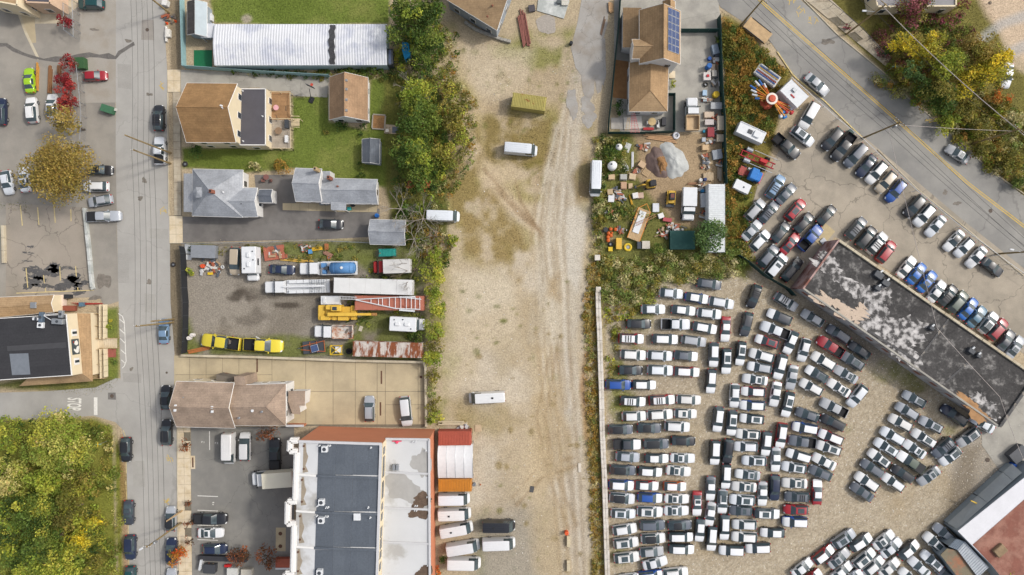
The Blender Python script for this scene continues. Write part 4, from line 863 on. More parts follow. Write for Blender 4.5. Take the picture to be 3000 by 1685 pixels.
gable(e, '00', [(1880,350),(1880,15),(2078,25),(2078,368)], 2.5, 3.5, mat('roof_weathered', C(84,80,78), .9, .35, .8, .2, 5., stretch=(1,4,1)), 'siding_grey', win=False, rm2=mat('corr_grey', C(172,184,190), .5, .1, 1.))
e = bld('canopy', 'small white metal canopy between old shed and corrugated shed', 'canopy')
P_ = flat(e, '00', [(2018,235),(2150,235),(2150,380),(2014,378)], 2.4, 'corr_white', 'metal_white', z0=2.25, wn='frame')
for p in inset(P_, .1): MB().box(p.x, p.y, 0, .08, .08, 2.25, 0, .01).build('post', 'metal_white', e)
# grey hipped house
e = bld('hip_house', 'grey hip-roofed house with chimney beside the sidewalk', 'house')
hip(e, '10', [(1935,255),(2440,265),(2435,740),(1930,725)], 3.3, 6.4, (.5,.5), 'shingle_grey', 'siding_white', rm2='shingle_grey_ns')
L4 = [TW('10', 1845, 300, 2.8), TW('10', 1952, 300, 3.35), TW('10', 1958, 690, 3.35), TW('10', 1845, 685, 2.8)]; MB().slab(L4, .12).build('porch_roof', 'shingle_grey_ns', e)
MB().prism([(p.x,p.y) for p in inset(L4, .25)], 0, 2.65).build('porch_wall', 'siding_white', e)
gable(e, '10', [(2300,445),(2588,445),(2590,735),(2300,735)], 3.25, 4.7, 'shingle_grey', 'siding_white')
dm = TW('10', 1990, 488, 5.2); MB().lathe(dm.x, dm.y, [(.95,4.0),(.95,4.9),(1.05,4.92),(.1,5.5)], 6).build('dormer', 'shingle_grey', e)
chimney(e, '10', 2112, 476, 5.5, 7.2, .5); vent(e, TW('10', 2242, 488, 5.4), .3, .12, 'metal_white'); pipe(e, TW('10', 2430, 605, 4.3), .08, .4, 'metal_dark')
e = bld('entry_porch', 'small slate-roofed entry porch behind the grey hip house', 'porch'); gable(e, '11', [(30,460),(165,460),(165,592),(30,592)], 2.5, 3.2, 'shingle_slate', 'siding_white', .1, win=False)
# grey cottage
e = bld('grey_cottage', 'grey shingled cottage with long rear wing and two chimneys', 'house')
gable(e, '11', [(396,246),(662,254),(660,585),(398,580)], 4.3, 6.2, 'shingle_grey', 'siding_white', storeys=1)
gable(e, '11', [(650,345),(1220,360),(1222,605),(655,600)], 2.8, 4.2, 'shingle_grey', 'siding_white')
P_ = [TW('11', *p, 3.0) for p in ((750,585),(905,592),(902,672),(752,666))]; MB().prism([(p.x,p.y) for p in P_], 2.82, 2.98).build('porch_roof', 'shingle_grey', e)
for p in inset(P_, .15): MB().box(p.x, p.y, 0, .1, .1, 2.82, 0, .01).build('porch_post', 'trim_white', e)
flat(e, '11', [(662,275),(745,275),(745,350),(662,345)], 3., 'shingle_grey', 'siding_white', wn='annex_wall', rn='annex_roof')
chimney(e, '11', 590, 250, 4.5, 7.0, .5, 'cedar'); chimney(e, '11', 725, 338, 2.5, 5., .5); pipe(e, TW('11', 820, 428, 4.), .1, .4, 'brick_red'); vent(e, TW('11', 1125, 490, 3.9), .35, .12)
for u, v in ((662,605),(715,605)): p = TW('11', u, v, .4); MB().box(p.x, p.y, .05, .7, .45, .7, 0, .04).build('condenser', 'metal_grey', e)
e = bld('grey_shed', 'grey gable-roofed shed half under the bare trees', 'shed'); gable(e, '11', [(1145,762),(1505,770),(1500,1020),(1145,1010)], 2.5, 4.0, 'shingle_grey', 'siding_grey', win=False)
e = bld('garden_shed', 'small dark-roofed blue garden shed on the lawn edge', 'shed'); gable(e, '11', [(1066,190),(1066,-45),(1244,-45),(1240,205)], 2.2, 3.0, 'shingle_slate_ns', 'siding_grey', .15, win=False)
# black-roofed bar building with shingle skirt
e = bld('tavern_building', 'cream building with black flat roof, shingle skirt and wall emblem', 'building')
P_ = flat(e, '20', [(-160,318),(670,266),(726,886),(-160,944)], 6.6, 'membrane_black', 'siding_cream', .14, parm='trim_white', pw=.12)
a, b = TW('20', 670, 266, 6.6), TW('20', 726, 886, 6.6); c_ = TW('20', -160, 944, 6.6)
o0, o1, o2 = TW('20', 905, 262, 2.9), TW('20', 930, 944, 2.9), TW('20', 190, 993, 2.9)
MB().slab([V3(a, 3.9), V3(b, 3.9), o1, o0], .12).build('skirt_roof', 'shingle_tan_ns', e)
k_ = V3(b, 3.9).lerp(V3(c_, 3.9), .62); MB().slab([V3(b, 3.9), k_, o2, o1], .12).build('skirt_roof', 'shingle_tan', e)
MB().prism([(p.x,p.y) for p in (a+(o0-a)*.0, o0+(a-o0)*.25, o1+(a-o1)*.09, o2+(k_-o2)*.25, k_)], 0, 2.75).build('porch_wall', 'siding_cream', e)
n_ = (b-a).normalized(); out = Vector((n_.y*-1, n_.x, 0)); out = out if out.x > 0 else -out; rzw = math.atan2(n_.y, n_.x)
def on_wall(s_, z, w_, h_, m, nm, d=.04, par=None): p = V3(a, 0).lerp(V3(b, 0), s_)+out*(d/2+.01); return MB().box(p.x, p.y, z, w_, d, h_, rzw, .0).build(nm, m, par or e)
for s_ in (.315, .785):
    o = on_wall(s_, 4.55, 1.15, 1.3, 'trim_white', 'window', .1); on_wall(s_, 4.65, .42, 1.1, 'pane_glass', 'pane', .16, o)
    for ds in (-.075, .075): on_wall(s_+ds, 4.5, .3, 1.45, 'siding_cream', 'shutter', .07)
o = on_wall(.545, 4.2, 2.6, 1.9, mat('sign_dark', C(70,80,84), .6, .1, 2.), 'emblem_panel', .06)
def wall_poly(pts, m, nm, par):                             # pts: (along metres from sign centre, z)
    cpt = V3(a, 0).lerp(V3(b, 0), .545)+out*.085
    return MB().add([cpt+n_*s_+Vector((0,0,z)) for s_, z in pts], [tuple(range(len(pts)))]).build(nm, m, par)
wall_poly([(-.1,4.3),(.45,4.35),(.95,4.5),(1.15,4.9),(.9,5.4),(.55,5.75),(.3,5.6),(.5,5.2),(.2,5.0),(-.05,4.8)], 'paint_white', 'emblem', o)
wall_poly([(-1.1,4.75),(-.7,4.45),(-.35,4.5),(-.2,5.1),(-.5,5.5),(-.9,5.3)], 'paint_white', 'emblem', o); wall_poly([(-1.0,5.6),(-.8,5.45),(-.6,5.6),(-.8,5.8)], 'lamp_red', 'emblem', o)
struct_patch = sheet('skylight', [TW('20',*p, 6.62) for p in ((95,668),(285,662),(305,875),(122,882))], 6.63, mat('roof_patch_grey', C(122,128,136), .7, .12, 1., .06), e)
sheet('roof_strip', [TW('20',*p, 6.61) for p in ((70,590),(662,550),(668,606),(75,642))], 6.622, mat('strip_dark', C(74,74,77), .8, .1), e)
for u, v, sx, sy, h, m in ((590,342,1.8,.9,.9,'metal_grey'),(612,270,.7,1.2,.6,'metal_grey'),(403,380,1.0,.95,.5,'metal_white'),(362,318,1.2,.45,.5,'metal_white'),(416,300,.6,1.7,.7,mat('duct_blue', C(92,108,124), .5, .1, 2.))):
    p = TW('20', u, v, 7.); o = MB().box(p.x, p.y, 6.6, sx, sy, h, R(-4), .05).build('rooftop_unit', m, e); MB().lathe(p.x, p.y, [(.25,6.6+h),(.25,6.62+h),(.1,6.63+h)], 10).build('fan', 'metal_dark', o)
pts = [TW('20',*p, 7.1) for p in ((540,345),(440,285),(450,272),(580,265))]
for p, q in zip(pts[:-1], pts[1:]): MB().tube(p, q, .06).build('conduit', 'metal_white', e)
e2 = bld('tavern_annex', 'low brown shingled building joined above the black-roofed tavern', 'building')
gable(e2, '20', [(-160,108),(540,76),(540,248),(-160,316)], 3.4, 4.1, 'shingle_tan', 'siding_cream', .2, win=False); vent(e2, TW('20', 335, 180, 4.1), 1.05, .12, 'metal_grey', 'skylight')
# terrace in front
e = thing('terrace_fence', 'tan slatted terrace enclosure in front of the tavern', 'fence')
sheet('terrace_floor', [TW('20',*p) for p in ((905,268),(1045,255),(1050,920),(935,920))], .05, 'cedar', e)
for (p0, p1) in (((912,268),(1002,262)),((1002,172),(1002,520)),((1042,172),(1042,520)),((1005,620),(1012,915)),((1046,615),(1050,905)),((930,918),(1048,915)),((912,395),(1000,385)),((918,515),(990,515)),((918,640),(1005,620)),((925,785),(1010,765))):
    p, q = TW('20', *p0, 1.1), TW('20', *p1, 1.1); n_ = max(2, int((q-p).length/.9)); rz = math.atan2(q.y-p.y, q.x-p.x)
    for i in range(n_):
        s_ = p.lerp(q, (i+.5)/n_); MB().box(s_.x, s_.y, .05, (q-p).length/n_-.04, .08, 1.25, rz, .01).build('fence_panel', 'siding_cream' if p0[0] > 1000 else 'cedar', e)
e = thing('entrance_ramp', 'tan boardwalk ramp leading from street to tavern terrace', 'ramp')
for i in range(9):
    q = [TW('20',u,v) for u, v in ((992+i*21,514),(1011+i*21,514),(1011+i*21,608),(992+i*21,606))]; MB().prism([(p.x,p.y) for p in q], 0, .22-.015*i).build('ramp_board', 'slab_pale', e)
for v in (512, 611): p, q = TW('20', 992, v, .9), TW('20', 1180, v, .9); MB().tube(p, q, .05).build('hand_rail', 'cedar', e); [MB().tube((p.lerp(q,s_).x,p.lerp(q,s_).y,0), p.lerp(q,s_), .04).build('rail_post', 'cedar', e) for s_ in (.02,.35,.68,.98)]
p = TW('20', 965, 560); MB().box(p.x, p.y, .05, .9, 1.3, .08, 0, .02).build('door_mat', 'black_trim', e)
# taupe shingle house
e = bld('shingle_house', 'taupe shingled two-part house with white gable trim beside tan lot', 'house')
gable(e, '20', [(1770,945),(2352,960),(2362,1415),(1770,1400)], 5.8, 8.2, 'shingle_taupe', 'siding_cream', storeys=2)
hip(e, '20', [(2300,985),(2872,968),(2872,1390),(2310,1388)], 5.3, 7.2, (.0,.72), 'shingle_taupe', 'siding_white', storeys=2)
for u, v, z in ((1765,1190,8.),(1758,1235,8.),(2132,1205,8.),(2132,1248,8.),(2535,1240,6.9)): vent(e, TW('20',u,v,z), .42, .18, 'metal_white')
for u, v in ((1850,1105),(1830,1120),(2400,1312),(2630,1250)): pipe(e, TW('20',u,v,7.), .12, .35, 'metal_grey')
P_ = [TW('21', *p, 4.0) for p in ((325,1042),(490,1042),(487,1190),(432,1190),(446,1276),(365,1272),(322,1150))]; MB().prism([(p.x,p.y) for p in P_], 3.8, 3.98).build('porch_roof', 'shingle_taupe', e)
MB().prism([(p.x,p.y) for p in inset(P_, .3)], 0, 3.8).build('porch_wall', 'siding_white', e)
P_ = [TW('20', *p, 5.5) for p in ((2350,895),(2455,895),(2470,985),(2360,985))]; MB().prism([(p.x,p.y) for p in P_], 0, 5.5).build('stair_tower', 'shingle_taupe', e)
P_ = [TW('20', *p, 3.) for p in ((2172,875),(2345,905),(2345,960),(2172,950))]; MB().prism([(p.x,p.y) for p in P_], 0, 3.).build('side_entry', mat('side_dark', C(120,112,102), .9, .1), e)
for u, v, m in ((2462,930,'lamp_red'),):
    pass
# commercial building
e = bld('commercial_building', 'large flat-roofed commercial building with orange walls and white cornice', 'building')
hi, lo = 11.4, 8.0
flat(e, '31', [(432,96),(1268,124),(1216,1620),(372,1620)], hi, 'membrane_white', 'terracotta', wn='high_wall', rn='high_roof')
P_ = flat(e, '31', [(1302,74),(1742,80),(1750,1620),(1258,1620)], lo, 'membrane_white', 'terracotta', wn='low_wall', rn='low_roof')
mat('coping', C(206,206,208), .6, .05, 2.)
def bar(p, q, w_, z0, z1, m, nm, par=None):
    c_ = (p+q)/2; d = q-p; return MB().box(c_.x, c_.y, z0, d.length, w_, z1-z0, math.atan2(d.y, d.x), .02).build(nm, m, par or e)
for a0, b0, h in (((1302,77),(1742,83),lo),((1740,80),(1748,1620),lo)): bar(TW('31',*a0,h), TW('31',*b0,h), .35, h, h+.28, 'coping', 'parapet')
bar(TW('31',432,102,hi), TW('31',1264,128,hi), .4, hi, hi+.3, 'coping', 'parapet'); bar(TW('31',1256,128,hi), TW('31',1212,1620,hi), .4, hi+.001, hi+.31, 'coping', 'parapet')
a, b = TW('31', 1268, 124, hi), TW('31', 1216, 1620, hi)
dd = (b-a).normalized(); oe = Vector((-dd.y, dd.x, 0)); oe = oe if oe.x > 0 else -oe
pw_ = MB(); P1 = V3(a, lo)+oe*.04; P2 = V3(b, lo)+oe*.04; pw_.add([P1, P2, V3(P2, hi), V3(P1, hi)], [(0,1,2,3)]); pw_.build('clerestory_wall', 'siding_cream', e)
LL = (b-a).length
for s_ in (.02, .095, .165, .265, .32, .40, .47, .575, .655, .73, .81, .93):
    p = V3(a, 0)+dd*(LL*s_+1.0)+oe*.08; o = MB().box(p.x, p.y, lo+1.2, 1.6 if int(s_*1000) % 2 else 1.1, .08, 1.3, math.atan2(dd.y, dd.x), .0).build('window', 'pane_glass', e)
# membrane panels on the high roof
for r_ in range(5):
    v0, v1 = [(118,440),(466,806),(832,1164),(1192,1540),(1565,1620)][r_]
    for c_ in range(3):
        f0, f1 = ((0,.285),(.287,.565),(.567,1.))[c_]
        def uu(f, v): return 628-.031*(v-110)+f*((1258-.033*(v-125))-(628-.031*(v-110)))
        q = [TW('31', uu(f,v), v, hi+.02) for f, v in ((f0,v0),(f1,v0+4),(f1,v1+4),(f0,v1))]
        MB().prism([(p.x,p.y) for p in q], hi+.005, hi+.03+.004*((r_+c_) % 3)).build('roof_panel', 'membrane_dark', e)
    if r_ < 4:
        v = v1+12; p, q = TW('31', uu(-.02,v), v, hi+.2), TW('31', uu(1.0,v+22), v+22, hi+.2); bar(p, q, .38, hi, hi+.26, 'membrane_dark', 'roof_divider')
        p, q = TW('31', uu(-.02,v), v, hi+.2), TW('31', 445-.09*v*.6, v-14, hi+.2); bar(p, q, .3, hi, hi+.24, 'trim_white', 'roof_divider')
for v in (410, 768, 1112): bar(TW('31', 1300-.03*v, v, lo), TW('31', 1740, v+18, lo), .32, lo, lo+.22, 'coping', 'low_divider')
for i, (u, v, rx, ry) in enumerate(((1460,560,2.6,2.2),(1690,330,1.0,2.6),(1620,300,1.2,1.2),(1640,700,2.,1.6))):
    p = TW('31', u, v, lo); sheet('ponding_stain', blob(p.x, p.y, rx, ry, 30, .35, 50+i), lo+.006+.002*i, mat('stain_grey', C(176,174,170), .6, .1, .8), e)
for i, (u, v, rx, ry) in enumerate(((1660,700,1.6,1.3),(1640,830,1.4,1.0),(1690,1420,1.3,1.2))):
    p = TW('31', u, v, lo); sheet('mud_stain', blob(p.x, p.y, rx, ry, 34, .5, 70+i), lo+.016+.002*i, mat('stain_mud', C(104,86,72), .8, .35, 1.6, .2, 5.), e)
for i, (v0, v1) in enumerate(((120,420),(460,750),(825,1130),(1185,1447))):   # gravel gutters in the white strip
    q = blob(0, 0, 1, 1, 8, .2, i); us = 490-.055*v0
    pts = [(us-6,v0),(us+18,v0+4),(us+24,v0+(v1-v0)*.3),(us+42,v0+(v1-v0)*.45),(us+30,v0+(v1-v0)*.6),(us+14,v0+(v1-v0)*.75),(us+44,v1-10),(us-14,v1)]
    sheet('roof_gutter', [TW('31',*p, hi) for p in pts], hi+.008, mat('stain_tan', C(158,146,128), .9, .15, 1., .1), e)
    for vv in (v0+30, v1-40): p = TW('31', us-2, vv, hi); MB().lathe(p.x, p.y, [(.17,hi),(.17,hi+.1),(.08,hi+.12)], 10).build('roof_drain', 'rust_dark', e)
mat('cornice', C(238,236,232), .6, .04, 2.)
def cornice(pts): 
    for k_, (gw, z0, z1) in enumerate(((.9, hi-.6, hi+.25), (.45, hi+.25, hi+.45))):
        for p, q in zip(pts[:-1], pts[1:]): bar(TW('31',*p,hi), TW('31',*q,hi), gw, z0+.002*k_, z1, 'cornice', 'cornice')
cornice([(412,215),(395,690)]); cornice([(385,945),(372,1410)]); cornice([(425,95),(345,95),(340,200),(420,205)]); cornice([(410,705),(322,708),(316,930),(400,930)]); cornice([(385,1425),(300,1428),(295,1620)])
for u, v in ((690,180),(658,714),(655,896),(640,1420)):
    p = TW('31', u, v, hi+.5); b_ = bar(p+Vector((-.45,0,0)), p+Vector((.45,0,0)), .95, hi+.05, hi+.85, 'metal_white', 'condenser'); MB().lathe(p.x, p.y, [(.3,hi+.85),(.3,hi+.87),(.22,hi+.875),(.08,hi+.88)], 12).build('fan', 'metal_dark', b_)
for u, v in ((642,145),(725,145),(745,145),(1157,165),(1130,766),(620,750),(708,766),(728,764),(1150,868),(615,850),(700,856),(722,856)): pipe(e, TW('31',u,v,hi), .1, .5)
p = TW('31', 1015, 863, hi+.3); MB().box(p.x, p.y, hi, 1.1, 1.1, .4, 0, .03).build('roof_hatch', 'metal_white', e)
for u, v in ((1580,104),(1608,104),(1708,195),(1720,660),(1722,880),(1600,750),(1620,750),(1595,795),(1615,798),(1725,1345)): pipe(e, TW('31',u,v,lo), .08, .5)
for u in (1385, 1420): p = TW('31', u, 365, lo+.4); MB().box(p.x, p.y, lo, .45, .95, .7, 0, .05).build('condenser', 'metal_grey', e)
p = TW('31', 1415, 112, lo+.2); MB().lathe(p.x, p.y, [(.28,lo),(.28,lo+.2),(.2,lo+.3),(.05,lo+.32)], 12).build('valve', mat('pink', C(230,80,110), .5), e); bar(TW('31',1370,100,lo), TW('31',1465,100,lo), .16, lo, lo+.2, 'pink', 'valve_pipe')
e = thing('boundary_wall', 'low orange rendered wall left of the commercial building', 'wall')
for a0, b0 in (((300,-50),(480,-55)),): p, q = TW('31',*a0,1.6), TW('31',*b0,1.6); MB().box((p.x+q.x)/2, (p.y+q.y)/2, 0, (q-p).length, .3, 1.6, 0, .02).build('wall_panel', 'terracotta', e); MB().box((p.x+q.x)/2, (p.y+q.y)/2, 1.6, (q-p).length, .4, .1, 0, .02).build('coping', 'coping', e)
e = thing('planter_wall', 'low orange planter wall below the marked drain pad', 'wall'); p, q = TW('31',195,1330,1.), TW('31',372,1330,1.); MB().box((p.x+q.x)/2, (p.y+q.y)/2, 0, (q-p).length, 1.6, 1., 0, .03).build('wall_panel', mat('terracotta_dark', C(168,92,72), .85, .1), e); MB().box((p.x+q.x)/2, (p.y+q.y)/2-.9, 0, (q-p).length, .3, 1.1, 0, .03).build('coping', 'coping', e)
# house with solar panels
e = bld('solar_house', 'tan shingled house with rear wing and blue solar panels', 'house')
he, hr = 6., 8.9
A, r0, r1 = gable(e, '02', [(1280,640),(1280,100),(1695,112),(1690,645)], he, hr, 'shingle_tan_ns', 'siding_white', storeys=2)
L4 = [TW('02',1116,76,3.5), TW('02',1300,80,5.0), TW('02',1290,470,5.0), TW('02',1113,475,3.5)]; MB().slab(L4, .14).build('side_roof', 'shingle_tan_ns', e); MB().prism([(p.x,p.y) for p in inset(L4,.35)], 0, 3.3).build('side_wall', 'siding_white', e)
gable(e, '02', [(1205,395),(1440,398),(1440,590),(1205,590)], 6.1, 7.6, 'shingle_tan', 'siding_white', .2, z0=3., win=False)
hip(e, '02', [(1180,620),(1572,665),(1562,1122),(1175,1120)][1:]+[(1180,620)], 3.6, 5.3, (.0,.62), 'shingle_tan_ns', 'siding_white', rm2='shingle_tan')
gable(e, '02', [(1512,110),(1512,10),(1640,15),(1640,112)], 6., 7.2, 'shingle_tan_ns', 'siding_white', .2, win=False)
P_ = [TW('02',*p,.4) for p in ((1575,715),(1640,715),(1640,785),(1578,785))]; MB().prism([(p.x,p.y) for p in P_], 0, .4).build('entry_step', 'slab_pale', e)
sa = thing('solar_array', 'blue solar panels mounted on the tan house roof', 'solar array')
mat('solar_cell', C(70,88,128), .15, .1, 1.5, spec=.7); mat('solar_frame', C(200,204,210), .4, .05)
b_, c_ = A[1], A[2]; a_, d_ = A[0], A[3]                    # right slope: d-c eave, r0-r1 ridge
def slope(s_, f): p = d_.lerp(c_, s_).lerp(r0.lerp(r1, s_), f); return p
up = (r0-d_).normalized(); al = (c_-d_).normalized(); nr = al.cross(up); nr = nr if nr.z > 0 else -nr
S0, S1, F0, F1 = .165, .965, .10, .78
for i in range(6):
    for j in range(3):
        s0, s1 = S0+(S1-S0)*(i+.03)/6, S0+(S1-S0)*(i+.97)/6; f0, f1 = F0+(F1-F0)*(j+.02)/3, F0+(F1-F0)*(j+.98)/3
        q = [slope(*x)+nr*.12 for x in ((s0,f0),(s1,f0),(s1,f1),(s0,f1))]
        o = MB().slab([tuple(x) for x in q], .05).build('solar_panel', 'solar_frame', sa); q2 = inset([Vector(x)+nr*.006 for x in q], .05); MB().slab([tuple(x) for x in q2], .01).build('solar_cells', 'solar_cell', o)
# warehouse with the peeling black roof
e = bld('warehouse', 'long warehouse with peeling black tar roof and parapet', 'building')
wh = 4.8
WP = [W(*T('13',712,962), wh), W(*T('23',2680,880), wh), W(*T('23',2322,1398), wh), W(*T('13',352,1452), wh)]
MB().prism([(p.x,p.y) for p in WP], 0, wh-.06).build('wall', mat('wall_block', C(196,194,192), .9, .15, .5, .08, 4., c2=C(150,140,134), c2s=.5, stretch=(1,1,.3)), e)
MB().prism([(p.x,p.y) for p in WP], wh-.06, wh).build('roof', 'tar_roof', e)
n_ = 26
for i in range(n_):
    a, b = WP[0].lerp(WP[1], i/n_), WP[0].lerp(WP[1], (i+1)/n_); c_ = (a+b)/2; d = b-a; q = Vector((d.y,-d.x,0)).normalized()*.2
    MB().box(c_.x+q.x, c_.y+q.y, wh, d.length-.03, .42, .38+random.uniform(-.02,.02), math.atan2(d.y,d.x), .03).build('coping_stone', 'concrete', e)
a, b = WP[3], WP[0]; d = b-a; c_ = (a+b)/2
MB().box(c_.x-.12, c_.y-.1, 0, d.length, .3, wh+.35, math.atan2(d.y,d.x), .02).build('end_wall', mat('wall_pink', C(190,160,154), .9, .15, 1.2, .1, 5., c2=C(140,96,84), c2s=.6), e)
a, b = WP[2], WP[3]; bar(a, b, .3, wh, wh+.12, 'concrete_grey', 'eave_trim', e); a, b = WP[1], WP[2]; bar(a, b, .5, wh, wh+.3, 'tar', 'eave_trim', e)
for i, (t, u, v, rx, ry, c1) in enumerate((('23',640,150,2.8,1.0,0),('23',950,270,2.4,2.2,0),('23',1080,100,3.0,1.4,1),('23',1250,420,4.4,3.0,1),('23',1180,330,3.2,2.4,1),('23',1330,560,4.0,2.4,1),('23',1000,60,2.4,1.2,1),('13',640,1220,2.6,1.3,1),('13',720,1350,3.,1.2,1),('23',2080,1230,3.2,1.,2),('23',2200,1180,2.2,1.2,1))):
    p = TW(t, u, v, wh); sheet('bare_patch', blob(p.x, p.y, rx, ry, 70, .9, 200+i, R(-32)), wh+.004+.0015*i, (mat('roof_tan', C(206,186,166), .9, .12, .8, .12, 5., c2=C(90,84,80), c2s=1.6, c2t=(.6,.66)), mat('roof_peel', C(204,200,197), .8, .22, .6, .3, 4., c2=C(76,74,73), c2s=1.0, c2t=(.42,.56)), mat('roof_wood', C(176,136,96), .9, .3, 1.))[c1], e)
for t, u, v, s_ in (('13',1110,1320,1.6),('13',1180,1400,1.4),('23',1640,410,.9),('23',2040,640,1.2),('23',2110,690,.8),('23',1100,10,1.1)):
    p = TW(t, u, v, wh+.4); o = MB().box(p.x, p.y, wh, s_, s_*.7, .7, R(-35), .1).build('rooftop_unit', 'metal_dark', e); MB().box(p.x+.3, p.y+.4, wh, s_*.8, .35, .45, R(40), .05).build('duct', 'metal_grey', o)
wall_windows(e, V3(WP[2],0), V3(WP[3],0), [1.9], 12, 1.1, .8, 'brick_red') if True else None
for a0, b0 in ((('23',1000,430),('23',1500,740)),(('23',1500,740),('23',1830,300)),(('23',1780,960),('23',2000,760))):
    p, q = TW(*a0, wh), TW(*b0, wh); bar(p, q, .35, wh, wh+.06, 'tar', 'roof_seam', e)
# lower right sheds
e = bld('rusty_roof_building', 'building with white and rust-red sheet roof at lower right corner', 'building')
flat(e, '33', [(1905,1005),(2720,350),(2720,1640),(2480,1640),(2242,1345)], 3.9, mat('roof_white_rust', C(226,226,230), .6, .06, .5, .05, 5., c2=C(170,110,86), c2s=.35, c2t=(.66,.70)), mat('wall_bluegrey', C(150,160,166), .7, .1), rn='white_roof')
sheet('red_roof', [TW('33',*p, 3.92) for p in ((2056,1142),(2720,560),(2720,1640),(2480,1640),(2246,1345))], 3.935, mat('roof_rust', C(142,92,78), .85, .16, .5, .1, 4., c2=C(164,120,104), c2s=.4), e)
p = TW('33', 2330, 1200, 4.2); MB().box(p.x, p.y, 3.9, 2.0, 1.6, .6, R(40), .1).build('rooftop_unit', 'timber_old', e)
e = bld('grey_lean_to', 'long grey sheet-metal lean-to beside the rust-red roof', 'shed')
for i, (f0, f1) in enumerate(((0,.52),(.525,.96),(.965,1.12))):
    A0, A1, B0, B1 = Vector((1808,928,0)), Vector((2385,395,0)), Vector((1902,985,0)), Vector((2482,478,0))
    q = [A0.lerp(A1,f0), A0.lerp(A1,f1), B0.lerp(B1,f1), B0.lerp(B1,f0)]; P_ = [TW('33', x.x, x.y, 3.9) for x in q]
    P_ = [TW('33', q[0].x, q[0].y, 1.4), TW('33', q[1].x, q[1].y, 1.4), TW('33', q[2].x, q[2].y, 3.4), TW('33', q[3].x, q[3].y, 3.4)]
    MB().slab([tuple(p) for p in P_], .12).build('roof_sheet', mat('sheet_grey', C(176,182,184), .5, .08, .6, .04, 5.), e); I_ = inset(P_,.1); MB().add([V3(p,0) for p in I_]+[V3(p,p.z-.16) for p in I_], [(0,1,5,4),(1,2,6,5),(2,3,7,6),(3,0,4,7)]).build('wall', 'wall_bluegrey', e)
p, q = TW('33',2035,698,2.2), TW('33',2095,725,2.2); MB().box((p.x+q.x)/2,(p.y+q.y)/2,2.15,(q-p).length,.2,.2,math.atan2(q.y-p.y,q.x-p.x),.02).build('yellow_beam', 'paint_yellow', e)
for nm, lab, pts, h, m, c1 in (('corrugated_lean_to','dark corrugated lean-to attached below the rust-red building',[(1815,1160),(1890,1085),(1980,1110),(1905,1195)],3.2,'c1',(132,144,156)),('corrugated_lean_to','pale ribbed lean-to roof attached below the rust-red building',[(1905,1195),(1980,1112),(2218,1370),(2110,1470)],3.2,'c2',(188,194,200)),('rusty_shed','green and rust stained shed at the bottom edge',[(1735,1245),(1800,1180),(1900,1200),(2120,1475),(2000,1560),(1960,1540)],2.8,'c3',(128,118,96))):
    e = bld(nm, lab, 'shed')
    P_ = [TW('33',*p,h) for p in pts]; MB().prism([(p.x,p.y) for p in inset(P_,.15)], 0, h-.1).build('wall', 'wall_bluegrey', e)
    MB().prism([(p.x,p.y) for p in P_], h-.1, h).build('roof', mat('lean_'+m, C(*c1), .6, .12, .8, .1, 5., c2=C(164,110,80) if m == 'c3' else None, c2s=.6), e)
    if m != 'c3':
        a, b, c_, d = P_[0], P_[1], P_[2], P_[3]; rb = MB()
        for i in range(14 if m == 'c2' else 5):
            f = (i+.5)/(14 if m == 'c2' else 5); p, q = (a.lerp(d,f), b.lerp(c_,f)); rb.tube(V3(p,h+.02), V3(q,h+.02), .07, .07, 4)
        rb.build('roof_ribs', 'lean_'+m, e)
# houses cut by the top edge
e = bld('corner_house', 'tan-roofed grey house at the top edge beside the dirt lot', 'house')
gable(e, '01', [(1905,-10),(2422,306),(2640,-260),(2120,-560)], 4.6, 6.6, 'shingle_tan', 'siding_grey', storeys=1)
for u, v in ((2325,165),(2375,55)): pipe(e, TW('01',u,v,6.), .1, .3, 'brick_red')
e = thing('retaining_wall', 'low stone retaining wall curving round the tan-roofed house', 'wall')
pts = [(2095,215),(2200,290),(2330,340),(2450,385),(2560,415)]
for p0, p1 in zip(pts[:-1], pts[1:]):
    for i in range(3): p, q = TW('01',*p0,.6).lerp(TW('01',*p1,.6), i/3), TW('01',*p0,.6).lerp(TW('01',*p1,.6), (i+1)/3); MB().box((p.x+q.x)/2,(p.y+q.y)/2,0,(q-p).length-.02,.5,.6+random.uniform(-.05,.05),math.atan2(q.y-p.y,q.x-p.x),.05).build('wall_block', 'concrete_grey', e)
e = bld('corner_building', 'beige house corner at the top left edge', 'house'); flat(e, '00', [(-200,-300),(170,-300),(180,60),(-200,-10)], 5.5, 'shingle_tan', 'siding_cream', .1, storeys=1)
e = bld('brick_garage', 'tan brick building corner beside the metal fence at top', 'house'); flat(e, '00', [(240,-300),(505,-300),(512,40),(255,30)], 4.6, 'membrane_addition', mat('brick_tan', C(214,184,158), .9, .12, 1.), .15, storeys=1)
e = bld('terrace_house', 'grey flat roof with cream edging at the top right', 'house'); flat(e, '03', [(1040,-200),(1890,-200),(1890,70),(1090,75)], 3.2, mat('roof_grey2', C(150,148,150), .8, .1), 'siding_cream', .2, storeys=1)
